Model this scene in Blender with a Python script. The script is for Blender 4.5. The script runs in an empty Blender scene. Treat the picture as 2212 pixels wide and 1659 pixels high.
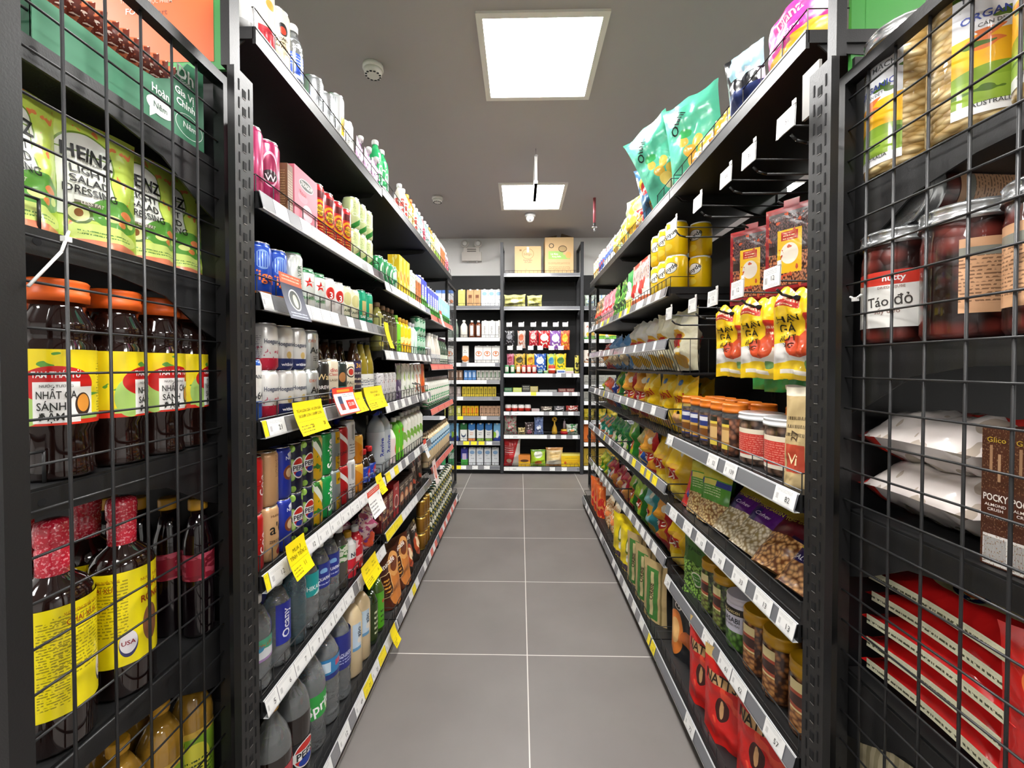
import bpy, math, random
from math import pi, sin, cos, sqrt
random.seed(7)
SC = bpy.context.scene
COL = SC.collection
# ---------------- camera, exposure, world ----------------
cd = bpy.data.cameras.new('camera'); cam = bpy.data.objects.new('camera', cd); COL.objects.link(cam)
cam.location = (0, 0, 1.25)
cam.rotation_euler = (math.radians(89.0), 0, math.radians(1.17))
cd.sensor_width = 36.0; cd.lens = 884 / 2212 * 36.0; cd.shift_y = -24.1 / 2212; cd.clip_start = .02
SC.camera = cam
SC.view_settings.view_transform = 'Standard'; SC.view_settings.look = 'None'
SC.view_settings.gamma = 1.0; SC.view_settings.use_curve_mapping = False
SC.view_settings.exposure = EXPO = 2.45
W = bpy.data.worlds.new('world'); SC.world = W; W.use_nodes = True
W.node_tree.nodes['Background'].inputs[0].default_value = (.9, .95, 1, 1)
W.node_tree.nodes['Background'].inputs[1].default_value = .05
SC.cycles.max_bounces = 8; SC.cycles.transparent_max_bounces = 6; SC.cycles.caustics_reflective = False
SC.cycles.caustics_refractive = False; SC.cycles.sample_clamp_indirect = 6
PANEL = 9.0      # radiance of the ceiling panels

# ---------------- colours and materials ----------------
def hx(c):
    if isinstance(c, tuple): return (*c, 1.0)[:4]
    c = c.lstrip('#'); v = [int(c[i:i + 2], 16) / 255 for i in (0, 2, 4)]
    return tuple([(x / 12.92 if x <= .04045 else ((x + .055) / 1.055) ** 2.4) for x in v] + [1.0])
MATS = {}
def _new(name):
    m = bpy.data.materials.new(name); m.use_nodes = True
    nt = m.node_tree; return m, nt, nt.nodes['Principled BSDF']
def M(name, col='#888888', rough=.5, metal=0., coat=0., trans=0., ior=1.45, emit=0., bump=0., bscale=40., alpha=1.):
    if name in MATS: return MATS[name]
    m, nt, b = _new(name)
    b.inputs['Base Color'].default_value = hx(col); b.inputs['Roughness'].default_value = rough
    b.inputs['Metallic'].default_value = metal; b.inputs['Coat Weight'].default_value = coat
    b.inputs['Coat Roughness'].default_value = .08
    b.inputs['Transmission Weight'].default_value = trans; b.inputs['IOR'].default_value = ior
    b.inputs['Alpha'].default_value = alpha
    if emit:
        b.inputs['Emission Color'].default_value = hx(col); b.inputs['Emission Strength'].default_value = emit
    if bump:
        n = nt.nodes.new('ShaderNodeTexNoise'); n.inputs['Scale'].default_value = bscale; n.inputs['Detail'].default_value = 2
        t = nt.nodes.new('ShaderNodeTexCoord'); nt.links.new(t.outputs['Object'], n.inputs['Vector'])
        bb = nt.nodes.new('ShaderNodeBump'); bb.inputs['Strength'].default_value = bump; bb.inputs['Distance'].default_value = .01
        nt.links.new(n.outputs[0], bb.inputs['Height']); nt.links.new(bb.outputs[0], b.inputs['Normal'])
    MATS[name] = m
    return m
def P(name, base, layers=(), rough=.35, metal=0., coat=.0, film=0., fs=28.):
    """printed surface: flat shapes laid over a base colour in the UV space of the pack"""
    if name in MATS: return MATS[name]
    m, nt, b = _new(name); N = nt.nodes; Lk = nt.links
    b.inputs['Roughness'].default_value = rough; b.inputs['Metallic'].default_value = metal
    b.inputs['Coat Weight'].default_value = coat; b.inputs['Coat Roughness'].default_value = .06
    uv = N.new('ShaderNodeUVMap'); sep = N.new('ShaderNodeSeparateXYZ'); Lk.new(uv.outputs[0], sep.inputs[0])
    U, V = sep.outputs[0], sep.outputs[1]
    def math_(op, a, b_=None, c=None):
        n = N.new('ShaderNodeMath'); n.operation = op
        for i, x in enumerate((a, b_, c)):
            if x is None: continue
            if isinstance(x, (int, float)): n.inputs[i].default_value = x
            else: Lk.new(x, n.inputs[i])
        return n.outputs[0]
    def rect(cu, cv, hw, hh):
        a = [] 
        if hw < .5: a.append(math_('COMPARE', U, cu, hw))
        if hh < .5: a.append(math_('COMPARE', V, cv, hh))
        if not a: return None
        return a[0] if len(a) == 1 else math_('MULTIPLY', a[0], a[1])
    def scaled(sx, sy, tx=0, ty=0):
        n = N.new('ShaderNodeVectorMath'); n.operation = 'MULTIPLY_ADD'; Lk.new(uv.outputs[0], n.inputs[0])
        n.inputs[1].default_value = (sx, sy, 1); n.inputs[2].default_value = (tx, ty, 0); return n.outputs[0]
    cur = None; basec = hx(base)
    def mixin(fac, col):
        nonlocal cur
        n = N.new('ShaderNodeMix'); n.data_type = 'RGBA'
        if fac is None: n.inputs[0].default_value = 1
        else: Lk.new(fac, n.inputs[0])
        if cur is None: n.inputs[6].default_value = basec
        else: Lk.new(cur, n.inputs[6])
        if isinstance(col, (str, tuple)): n.inputs[7].default_value = hx(col)
        else: Lk.new(col, n.inputs[7])
        cur = n.outputs[2]
    for l in layers:
        k = l[0]
        if k == 'r': mixin(rect(*l[1:5]), l[5])
        elif k == 'e':
            _, cu, cv, ru, rv, col = l
            v = scaled(1 / ru, 1 / rv, -cu / ru, -cv / rv)
            n = N.new('ShaderNodeVectorMath'); n.operation = 'LENGTH'; Lk.new(v, n.inputs[0])
            mixin(math_('LESS_THAN', n.outputs['Value'], 1.0), col)
        elif k == 't':
            _, cu, cv, hw, hh, nl, col = l
            f = math_('FRACT', math_('MULTIPLY', V, nl)); a = math_('LESS_THAN', f, .42)
            tn = N.new('ShaderNodeTexNoise'); tn.noise_dimensions = '2D'; tn.inputs['Scale'].default_value = 1; tn.inputs['Detail'].default_value = 0
            Lk.new(scaled(70, nl), tn.inputs['Vector'])
            a = math_('MULTIPLY', a, math_('GREATER_THAN', tn.outputs[0], .44))
            r_ = rect(cu, cv, hw, hh)
            mixin(a if r_ is None else math_('MULTIPLY', a, r_), col)
        elif k == 's':
            _, cu, cv, hw, hh, nl, col = l
            f = math_('FRACT', math_('MULTIPLY', U, nl)); a = math_('LESS_THAN', f, .5)
            r_ = rect(cu, cv, hw, hh)
            mixin(a if r_ is None else math_('MULTIPLY', a, r_), col)
        elif k == 'v':
            _, cu, cv, hw, hh, sx, sy, c1, c2 = l
            vo = N.new('ShaderNodeTexVoronoi'); vo.voronoi_dimensions = '2D'; vo.inputs['Scale'].default_value = 1
            Lk.new(scaled(sx, sy), vo.inputs['Vector'])
            cr = N.new('ShaderNodeValToRGB'); Lk.new(vo.outputs['Distance'], cr.inputs[0])
            cr.color_ramp.elements[0].color = hx(c1); cr.color_ramp.elements[0].position = .15
            cr.color_ramp.elements[1].color = hx(c2); cr.color_ramp.elements[1].position = .62
            mixin(rect(cu, cv, hw, hh), cr.outputs[0])
        elif k == 'n':
            _, sx, sy, thr, col = l
            tn = N.new('ShaderNodeTexNoise'); tn.noise_dimensions = '2D'; tn.inputs['Scale'].default_value = 1; tn.inputs['Detail'].default_value = 1.5
            Lk.new(scaled(sx, sy), tn.inputs['Vector']); mixin(math_('GREATER_THAN', tn.outputs[0], thr), col)
        elif k == 'd':
            _, a_, b2, c_, col = l
            mixin(math_('GREATER_THAN', math_('ADD', math_('MULTIPLY', U, a_), math_('MULTIPLY', V, b2)), c_), col)
    if cur is None: b.inputs['Base Color'].default_value = basec
    else: Lk.new(cur, b.inputs['Base Color'])
    if film:
        t = N.new('ShaderNodeTexCoord'); n = N.new('ShaderNodeTexNoise'); n.inputs['Scale'].default_value = fs; n.inputs['Detail'].default_value = 1.5
        n.inputs['Distortion'].default_value = .6
        Lk.new(t.outputs['Object'], n.inputs['Vector']); bb = N.new('ShaderNodeBump'); bb.inputs['Strength'].default_value = film
        bb.inputs['Distance'].default_value = .012; Lk.new(n.outputs[0], bb.inputs['Height']); Lk.new(bb.outputs[0], b.inputs['Normal'])
    MATS[name] = m
    return m
def chunks(name, c1, c2, scale=60, rough=.3, coat=.8, bump=.5, stretch=(1, 1, 1)):
    """a clear pack filled with pieces: 3D cells in object space under a glossy coat"""
    if name in MATS: return MATS[name]
    m, nt, b = _new(name); N = nt.nodes; Lk = nt.links
    b.inputs['Roughness'].default_value = rough; b.inputs['Coat Weight'].default_value = coat; b.inputs['Coat Roughness'].default_value = .04
    t = N.new('ShaderNodeTexCoord'); mp = N.new('ShaderNodeMapping'); mp.inputs['Scale'].default_value = stretch
    Lk.new(t.outputs['Object'], mp.inputs[0])
    vo = N.new('ShaderNodeTexVoronoi'); vo.inputs['Scale'].default_value = scale; Lk.new(mp.outputs[0], vo.inputs['Vector'])
    cr = N.new('ShaderNodeValToRGB'); Lk.new(vo.outputs['Distance'], cr.inputs[0])
    cr.color_ramp.elements[0].color = hx(c1); cr.color_ramp.elements[0].position = .1
    cr.color_ramp.elements[1].color = hx(c2); cr.color_ramp.elements[1].position = .65
    Lk.new(cr.outputs[0], b.inputs['Base Color'])
    bb = N.new('ShaderNodeBump'); bb.inputs['Strength'].default_value = bump; bb.inputs['Distance'].default_value = .004; bb.invert = True
    Lk.new(vo.outputs['Distance'], bb.inputs['Height']); Lk.new(bb.outputs[0], b.inputs['Normal'])
    MATS[name] = m
    return m
BLK = M('black_metal', (.013, .013, .0135), .42, 0, 0, bump=.04, bscale=300)
BLK2 = M('black_panel', (.007, .007, .008), .5)
SLOT = M('slot_dark', (.002, .002, .003), .8)
WIRE = M('black_wire', (.022, .022, .023), .35)
WHT = M('white_plastic', (.72, .72, .71), .4)
SILV = M('aluminium', (.72, .73, .74), .25, 1.0)
RAILC = M('clear_rail_strip', (.16, .165, .18), .22, 0, .5)
RAILE = M('rail_edge', (.62, .63, .64), .3)
CLEAR = M('clear_water', (.88, .93, .96), .02, trans=.85, ior=1.33, coat=1., bump=.55, bscale=45)
CLEARB = M('clear_blue', (.45, .74, .86), .02, trans=.9, ior=1.33, coat=1., bump=.55, bscale=45)
GLASSG = M('clear_grey', (.42, .44, .44), .05, trans=.75, ior=1.25, coat=1.)
COLA = M('cola_dark', (.010, .005, .004), .08, coat=1.0)
SOY = M('soy_dark', (.012, .004, .003), .07, coat=1.0)
AMBER = M('amber_glass', (.045, .018, .006), .08, coat=1.0)
OLIVEG = M('olive_glass', (.16, .14, .03), .08, coat=1.0)
OIL = M('oil_amber', (.32, .17, .02), .06, coat=1.0)
GREENG = M('green_glass', (.02, .16, .07), .08, coat=1.0)

# ---------------- mesh building ----------------
def flat(sx, sz): return (sx, 0, sz)
TXT = {}
def text_mesh(s, bold=0.):
    k = (s, bold)
    if k in TXT: return TXT[k]
    c = bpy.data.curves.new('t', 'FONT'); c.body = s; c.resolution_u = 2; c.offset = bold; c.size = 1
    o = bpy.data.objects.new('t', c); COL.objects.link(o)
    dg = bpy.context.evaluated_depsgraph_get()
    me = bpy.data.meshes.new_from_object(o.evaluated_get(dg))
    vs = [tuple(v.co[:2]) for v in me.vertices]; fs = [tuple(p.vertices) for p in me.polygons]
    bpy.data.objects.remove(o); bpy.data.curves.remove(c); bpy.data.meshes.remove(me)
    if not vs: vs = [(0, 0)]
    x0 = min(v[0] for v in vs); x1 = max(v[0] for v in vs); y0 = min(v[1] for v in vs); y1 = max(v[1] for v in vs)
    cx, cy = (x0 + x1) / 2, .35
    r = ([(a - cx, b - cy) for a, b in vs], fs, x1 - x0)
    TXT[k] = r
    return r
class MB:
    def __init__(s): s.v = []; s.f = []; s.m = []; s.uv = []; s.mats = []; s.sm = []
    def mi(s, m):
        if m not in s.mats: s.mats.append(m)
        return s.mats.index(m)
    def quad(s, pts, m, uvs=None, sm=False):
        b = len(s.v); s.v += [tuple(p) for p in pts]; s.f.append(tuple(range(b, b + len(pts)))); s.m.append(s.mi(m))
        s.uv += list(uvs) if uvs else [(.5, .5)] * len(pts); s.sm.append(sm)
    def box(s, c, h, m, uvf=False, mtop=None, rot=None):
        x, y, z = c; a, b, d = h
        P8 = [(x + i * a, y + j * b, z + k * d) for k in (-1, 1) for j in (-1, 1) for i in (-1, 1)]
        if rot: P8 = [rot(p) for p in P8]
        q = [(0, 1, 5, 4), (1, 3, 7, 5), (3, 2, 6, 7), (2, 0, 4, 6), (4, 5, 7, 6), (2, 3, 1, 0)]
        st = [(0, 0), (1, 0), (1, 1), (0, 1)]
        for i, f in enumerate(q):
            mm = m if (i < 4 or mtop is None) else mtop
            s.quad([P8[k] for k in f], mm, st if (uvf and i < 4) else [(.5, .97)] * 4)
    def lathe(s, prof, m, n=24, u0=0., u1=1., vr=None, caps=True, mf=None, sm=True, sq=0.):
        zs = [p[1] for p in prof]; z0, z1 = vr if vr else (min(zs), max(zs)); H = max(z1 - z0, 1e-6)
        b = len(s.v); closed = (u1 - u0) > .999; cols = n if closed else n + 1
        for r, z in prof:
            for i in range(cols):
                t = (u0 + (u1 - u0) * i / n - .5) * 2 * pi
                k = 1.
                if sq: k = 1 + sq * (cos(4 * t + pi) * .5)
                s.v.append((r * k * sin(t), -r * k * cos(t), z))
        for j in range(len(prof) - 1):
            mm = s.mi(mf(j) if mf else m)
            va, vb = (prof[j][1] - z0) / H, (prof[j + 1][1] - z0) / H
            for i in range(n):
                i2 = (i + 1) % cols if closed else i + 1
                s.f.append((b + j * cols + i, b + j * cols + i2, b + (j + 1) * cols + i2, b + (j + 1) * cols + i))
                ua, ub = u0 + (u1 - u0) * i / n, u0 + (u1 - u0) * (i + 1) / n
                s.uv += [(ua, va), (ub, va), (ub, vb), (ua, vb)]; s.m.append(mm); s.sm.append(sm)
        if caps and closed:
            for j, rv in ((0, True), (len(prof) - 1, False)):
                if prof[j][0] < 1e-5: continue
                idx = [b + j * cols + i for i in range(n)]
                if rv: idx = idx[::-1]
                s.f.append(tuple(idx)); s.uv += [(.5, 0 if rv else .99)] * n; s.m.append(s.mi(mf(min(j, len(prof) - 2)) if mf else m)); s.sm.append(False)
    def bar(s, a, b, r, m, n=6, r2=None):
        import mathutils
        A, B = mathutils.Vector(a), mathutils.Vector(b); d = (B - A).normalized()
        u = d.orthogonal().normalized(); w = d.cross(u); r2 = r if r2 is None else r2
        k = len(s.v)
        for P_, rr in ((A, r), (B, r2)):
            for i in range(n):
                t = 2 * pi * i / n + pi / n; s.v.append(tuple(P_ + u * rr * cos(t) + w * rr * sin(t)))
        for i in range(n):
            j = (i + 1) % n; s.f.append((k + i, k + j, k + n + j, k + n + i)); s.uv += [(.5, .5)] * 4; s.m.append(s.mi(m)); s.sm.append(n > 4)
        for q in ([k + i for i in range(n)][::-1], [k + n + i for i in range(n)]):
            s.f.append(tuple(q)); s.uv += [(.5, .5)] * n; s.m.append(s.mi(m)); s.sm.append(False)
    def path(s, pts, r, m, n=6):
        for a, b in zip(pts, pts[1:]): s.bar(a, b, r, m, n)
    def grid(s, fn, nu, nv, m, sm=True, uvfn=None, flip=False):
        b = len(s.v)
        for j in range(nv + 1):
            for i in range(nu + 1): s.v.append(tuple(fn(i / nu, j / nv)))
        for j in range(nv):
            for i in range(nu):
                q = [(i, j), (i + 1, j), (i + 1, j + 1), (i, j + 1)]
                if flip: q = q[::-1]
                s.f.append(tuple(b + y * (nu + 1) + x for x, y in q)); s.uv += [(x / nu, y / nv) for x, y in q]
                s.m.append(s.mi(m)); s.sm.append(sm)
    def prism(s, poly, axis, a, b, m):
        """poly in the two other axes, pushed from a to b along axis"""
        def pt(p, t):
            return {'x': (t, p[0], p[1]), 'y': (p[0], t, p[1]), 'z': (p[0], p[1], t)}[axis]
        n = len(poly)
        s.quad([pt(p, a) for p in poly], m); s.quad([pt(p, b) for p in poly][::-1], m)
        for i in range(n):
            p, q = poly[i], poly[(i + 1) % n]; s.quad([pt(p, a), pt(p, b), pt(q, b), pt(q, a)], m)
    def text(s, st, sx, sz, h, m, surf=flat, rot=0, maxw=None, off=.0006, bold=.012, slant=0.):
        vs, fs, w = text_mesh(st, min(bold, .018)); k = h / .73; kx = k
        if maxw and w * k > maxw: kx = maxw / w
        b = len(s.v); mi_ = s.mi(m)
        for x, y in vs:
            X, Y = x * kx + y * k * slant, y * k
            if rot == 90: X, Y = -Y, X
            elif rot == -90: X, Y = Y, -X
            elif rot: X, Y = X * cos(rot) - Y * sin(rot), X * sin(rot) + Y * cos(rot)
            p = surf(sx + X, sz + Y); n = surf.n(sx + X, sz + Y) if hasattr(surf, 'n') else (0, -1, 0)
            s.v.append((p[0] + n[0] * off, p[1] + n[1] * off, p[2] + n[2] * off))
        for f in fs:
            s.f.append(tuple(b + i for i in f)); s.uv += [(.5, .5)] * len(f); s.m.append(mi_); s.sm.append(False)
    def build(s, name, parent=None, bevel=0.):
        me = bpy.data.meshes.new(name); me.from_pydata(s.v, [], s.f)
        for m in s.mats: me.materials.append(m)
        me.polygons.foreach_set('material_index', s.m); me.polygons.foreach_set('use_smooth', s.sm)
        ul = me.uv_layers.new(name='UVMap'); ul.data.foreach_set('uv', [c for p in s.uv for c in p])
        me.update(); o = bpy.data.objects.new(name, me); COL.objects.link(o)
        if parent: o.parent = parent
        if bevel:
            bv = o.modifiers.new('bevel', 'BEVEL'); bv.width = bevel; bv.segments = 1; bv.limit_method = 'ANGLE'
        return o
class Cyl:
    def __init__(s, r): s.r = r
    def __call__(s, x, z): t = x / s.r; return (s.r * sin(t), -s.r * cos(t), z)
    def n(s, x, z): t = x / s.r; return (sin(t), -cos(t), 0)
class Flat:
    def __init__(s, y): s.y = y
    def __call__(s, x, z): return (x, s.y, z)
    def n(s, x, z): return (0, -1, 0)
class Fn:
    def __init__(s, f): s.f = f
    def __call__(s, x, z): return s.f(x, z)
    def n(s, x, z): return (0, -1, 0)
def empty(name, loc=(0, 0, 0), rz=0):
    o = bpy.data.objects.new(name, None); COL.objects.link(o); o.empty_display_size = .05
    o.location = loc; o.rotation_euler = (0, 0, rz); return o
def tag(o, label, cat, group=None):
    o['label'] = label; o['category'] = cat
    if group: o['group'] = group
    return o
def struct(name, mb, parent=None):
    o = mb.build(name, parent)
    if not parent: o['kind'] = 'structure'
    return o
def copy_tree(o, parent=None):
    c = o.copy(); COL.objects.link(c); c.parent = parent
    for ch in list(o.children): copy_tree(ch, c)
    return c
COLM = {}
def ink(c, rough=.4):
    k = 'ink_' + c.strip('#')
    return M(k, c, rough)
def texts(mb, lst, surf):
    for t in lst or ():
        st, x, z, h, c = t[:5]; rot = t[5] if len(t) > 5 else 0; mw = t[6] if len(t) > 6 else None
        mb.text(st, x, z, h, ink(c), surf, rot, mw, bold=t[7] if len(t) > 7 else .008)

# ---------------- product builders: local frame, front towards -Y, base at z = 0 ----------------
def can(r, h, mat, tx=None, low=False, lid=SILV, rim=SILV):
    root = empty('x'); n = 20 if not low else 14
    mb = MB(); mb.lathe([(r * .78, 0), (r * .84, .002), (r, .010), (r, h - .013), (r * .86, h - .002)], mat, n, vr=(0, h))
    texts(mb, tx, Cyl(r)); mb.build('can_body', root)
    m2 = MB(); m2.lathe([(r * .86, h - .0022), (r * .89, h), (r * .84, h), (r * .80, h - .004), (0, h - .004)], lid, n, caps=False)
    if not low: m2.box((0, -.004, h - .0025), (.006, .010, .0008), lid)
    m2.build('can_lid', root); return root
def bottle(prof, body, cap, label=None, n=20, cr=.0145, ch=.018, capn='cap', rib=None, liquid=None, sq=0., tx=None, foil=None):
    root = empty('x'); mb = MB(); top = prof[-1][1]
    if liquid:
        lm, lz = liquid
        mb.lathe(prof, body, n, mf=lambda j: lm if prof[j + 1][1] <= lz + 1e-6 else body, sq=sq)
    else: mb.lathe(prof, body, n, sq=sq)
    if tx: texts(mb, tx, Cyl(max(p[0] for p in prof) * 1.002))
    mb.build('bottle_body', root)
    c = MB(); c.lathe([(cr, top - .004), (cr * 1.04, top), (cr * 1.04, top + ch * .8), (cr * .9, top + ch)], cap, 16 if n > 14 else 10)
    c.build(capn, root)
    if foil:
        f = MB(); f.lathe(foil[0], foil[1], n); f.build('cap_wrap', root)
    if label:
        z0, z1, lm = label[:3]; ltx = label[3] if len(label) > 3 else None; ur = label[4] if len(label) > 4 else (0, 1)
        rr = max([p[0] for p in prof if z0 - .03 <= p[1] <= z1 + .03] or [max(p[0] for p in prof)]) * 1.012
        l = MB(); l.lathe([(rr, z0), (rr, z1)], lm, n, ur[0], ur[1], caps=False); texts(l, ltx, Cyl(rr)); l.build('label_wrap', root)
    return root
def bprof(r, h, nr=.013, sh=.30, base=.9, ribs=0, waist=0):
    """bottle outline: radius r, neck top at height h, shoulder taking the share sh of the height"""
    hb = h * (1 - sh); p = [(r * base, 0), (r, .008)]
    if ribs:
        for i in range(ribs):
            a = .012 + (hb * .95 - .012) * (i + .5) / ribs; d = (hb * .95 - .012) / ribs
            p += [(r, a - d * .3), (r * .955, a), (r, a + d * .3)]
    elif waist: p += [(r, hb * .35), (r * (1 - waist), hb * .5), (r, hb * .65)]
    p += [(r, hb), (r * .93, hb + h * sh * .22), (r * .72, hb + h * sh * .48), (nr * 1.25, hb + h * sh * .78), (nr, h - .018), (nr, h)]
    return p
def pack(w, d, h, mat, tx=None, top=None, cap=None, gable=0, capm=None, name='carton_body'):
    root = empty('x') if (cap or gable) else None
    mb = MB()
    if gable:
        hb = h - gable; mb.box((0, 0, hb / 2), (w / 2, d / 2, hb / 2), mat, True, top)
        t = top or mat
        mb.quad([(-w / 2, -d / 2, hb), (w / 2, -d / 2, hb), (w / 2, 0, h), (-w / 2, 0, h)], t, [(.5, .97)] * 4)
        mb.quad([(w / 2, d / 2, hb), (-w / 2, d / 2, hb), (-w / 2, 0, h), (w / 2, 0, h)], t, [(.5, .97)] * 4)
        for s_ in (-1, 1): mb.quad([(s_ * w / 2, -d / 2, hb), (s_ * w / 2, d / 2, hb), (s_ * w / 2, 0, h)][::s_], t, [(.5, .97)] * 3)
    else: mb.box((0, 0, h / 2), (w / 2, d / 2, h / 2), mat, True, top)
    texts(mb, tx, Flat(-d / 2))
    o = mb.build(name if root else 'x', root, bevel=.0012)
    if cap:
        c = MB(); cz = h - gable * .55; yy = -d * .12 if gable else 0
        c.lathe([(cap, cz - .002), (cap, cz + cap * .9), (cap * .85, cz + cap)], capm or WHT, 12)
        for i, v in enumerate(c.v): c.v[i] = (v[0], v[1] + yy, v[2])
        c.build('cap', root)
    return root or o
def _rnd(seed):
    r = random.Random(seed); return [r.uniform(-1, 1) for _ in range(12)]
def pouch(w, h, d, mat, tx=None, kind='pillow', seed=0, lo=False, wr=1., hole=False, back=None, name='bag_body', sub=None):
    """soft pack. pillow: sealed strips at top and bottom; stand: flat top, wide foot"""
    q = _rnd(seed * 13 + 5); nu, nv = (8, 10) if lo else (14, 18)
    def half(u, v, s_):
        e = 1 - abs(2 * u - 1) ** 2.6
        if kind == 'pillow':
            s = min(v, 1 - v) / .09; k = 0 if s <= 0 else (s if s < 1 else 1); k = sqrt(max(0, sin(pi * max(0, min(1, (v - .04) / .92))))) * min(1, k)
            pinch = 1 - .10 * sin(pi * v) ** .5
        elif kind == 'stand':
            k = max(0, 1 - v) ** .55 * (.98 if v > .02 else 1); k = k if v < .93 else 0; pinch = 1 - .05 * sin(pi * v)
        else:
            k = min(1, min(v, 1 - v) * 7) ** .7; pinch = 1
        dep = d / 2 * k * e
        wr_ = wr * d * .075 * (k + .15) * (sin(u * 9 + q[0] * 3 + v * 7 * q[1]) + sin(v * 15 + u * 6 * q[2] + q[3] * 5) + .7 * sin(u * 22 + v * 11 * q[4] + q[5] * 6) + .6 * sin(v * 31 + u * 13 * q[11])) * e
        x = (u - .5) * w * pinch; lean = wr * d * .10 * (q[6] * sin(v * 5 + q[7]) )
        y = s_ * (dep + max(-dep * .5, wr_ if s_ < 0 else -wr_)) + lean * v
        z = v * h + wr * .012 * h * q[8] * sin(u * 6 + q[9]) + (wr * .014 * h * sin(u * 12 + q[10] * 6) * v ** 5 if wr > 1 else 0)
        if kind == 'pillow' and (v > .95 or v < .05): y += .0015 * sin(u * 60)
        if kind == 'stand' and v < .001: z = -0.0
        return (x, y, max(z, 0))
    mb = MB()
    mb.grid(lambda u, v: half(u, v, -1), nu, nv, mat)
    mb.grid(lambda u, v: half(u, v, 1), nu, nv, back or mat, flip=True)
    mb.grid(lambda u, v: (half(u, 0, -1)[0], half(u, 0, -1)[1] * (1 - v) + half(u, 0, 1)[1] * v, half(u, 0, -1)[2]), nu, 1, mat, flip=True)
    def S(x, z):
        v = min(1, max(0, z / h)); u = min(1, max(0, x / (w * .95) + .5)); p = half(u, v, -1); return (x, p[1], z)
    for i in range(0): pass
    texts(mb, [tuple(t) for t in (tx or ())], Fn(lambda x, z: (S(x, z)[0], S(x, z)[1] - .0012, z)))
    if not sub: return mb.build('x')
    root = empty('x'); mb.build(name, root); sub(root, half); return root
def jar(r, h, content, lidm, lh=.022, label=None, shell=None, n=24, neck=.9, lidr=None, name='jar_body'):
    root = empty('x'); mb = MB(); hb = h - lh
    prof = [(r * .92, 0), (r, .01), (r, hb * .86), (r * .97, hb * .92), (r * neck, hb), (r * neck, hb + .004)]
    mb.lathe(prof, content, n, mf=lambda j: (shell if (shell and j >= 2) else content)); mb.build(name, root)
    L = MB(); lr = lidr or r * neck * 1.08; pr = [(lr, hb - .002), (lr, hb + lh * .25), (lr * .975, hb + lh * .3), (lr * .975, hb + lh * .75), (lr, hb + lh * .8), (lr * .93, hb + lh)]
    L.lathe(pr, lidm, n); L.build('lid', root)
    if label:
        z0, z1, lm = label[:3]; ur = label[4] if len(label) > 4 else (.3, .7)
        l = MB(); l.lathe([(r * 1.008, z0), (r * 1.008, z1)], lm, n, ur[0], ur[1], caps=False); texts(l, label[3] if len(label) > 3 else None, Cyl(r * 1.008)); l.build('label_wrap', root)
    return root

# ---------------- placing products ----------------
FR = {'L': (-1, pi / 2), 'R': (1, -pi / 2)}
T = {}          # templates: key -> dict(make, name, cat, look, w, d)
def tpl(key, name, cat, look, w, d, make): T[key] = dict(name=name, cat=cat, look=look, w=w, d=d, make=make)
PLACED = []     # (obj, key, where, row, order value)
def spawn(key):
    t = T[key]
    if 'proto' not in t:
        o = t['make'](); o.name = t['name']; t['proto'] = o
        if o.data is not None: o.data.name = t['name']
        return o
    return copy_tree(t['proto'])
def put(key, x, y, z, rz=0, where='', row='', order=0, tilt=0, scale=1., lie=0, roll=0, jit=.05):
    o = spawn(key); o.location = (x, y, z); rz += random.uniform(-jit, jit)
    o.rotation_mode = 'XYZ'
    import mathutils
    Mx = mathutils.Matrix.Rotation(rz, 4, 'Z') @ mathutils.Matrix.Rotation(tilt, 4, 'X') @ mathutils.Matrix.Rotation(roll, 4, 'Y')
    o.rotation_euler = Mx.to_euler('XYZ'); o.scale = (scale,) * 3
    PLACED.append((o, key, where, row, order)); return o
def row(side, where, z, items, x0=.635):
    """items: (key, near edge along the aisle or None, count, options)"""
    sg, rz = FR[side]; s = items[0][1] or 0
    for it in items:
        key, at, n = it[:3]; op = it[3] if len(it) > 3 else {}
        t = T[key]; sc = op.get('sc', 1.); w = t['w'] * sc; d = t['d'] * sc; gap = op.get('gap', .004)
        if at is not None: s = at
        rows = op.get('rows', 1); st = op.get('st', 1); sh = op.get('sh', .1)
        for i in range(n):
            c = s + w / 2
            for r_ in range(rows):
                dp = op.get('dep', .0) + d / 2 + r_ * (d + .006)
                for k in range(st):
                    names = []
                    if st > 1: names.append('lower' if k == 0 else ('upper' if k == st - 1 else 'middle'))
                    if rows > 1: names.append(('front', 'second', 'third')[r_])
                    if op.get('q'): names = [op['q']] + names
                    zz = z + k * sh
                    tl = op.get('tilt', 0) + (random.uniform(-.06, .06) if op.get('mess') else 0)
                    rl = random.uniform(-.10, .10) * op.get('mess', 0) + op.get('roll', 0)
                    put(key, sg * (x0 + dp), c, zz + op.get('dz', 0), rz + op.get('rz', 0), where, ' '.join(names), c,
                        tilt=tl, scale=sc, roll=rl, jit=op.get('jit', .06))
            s += w + gap
def rowb(where, z, items, y0=4.735):
    s = 0
    for it in items:
        key, at, n = it[:3]; op = it[3] if len(it) > 3 else {}
        t = T[key]; sc = op.get('sc', 1.); w = t['w'] * sc; d = t['d'] * sc
        if at is not None: s = at
        for i in range(n):
            for k in range(op.get('st', 1)):
                nm = '' if op.get('st', 1) == 1 else ('lower' if k == 0 else 'upper')
                put(key, s + w / 2, y0 + d / 2 + op.get('dep', 0), z + k * op.get('sh', .1) + op.get('dz', 0), op.get('rz', 0), where, nm, s, tilt=op.get('tilt', 0), scale=sc, jit=.03)
            s += w + op.get('gap', .004)
ORD = 'first second third fourth fifth sixth seventh eighth ninth tenth eleventh twelfth thirteenth fourteenth fifteenth sixteenth seventeenth eighteenth nineteenth twentieth'.split()
NUM = 'one two three four five six seven eight nine ten eleven twelve thirteen fourteen fifteen sixteen seventeen eighteen nineteen twenty'.split()
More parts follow.
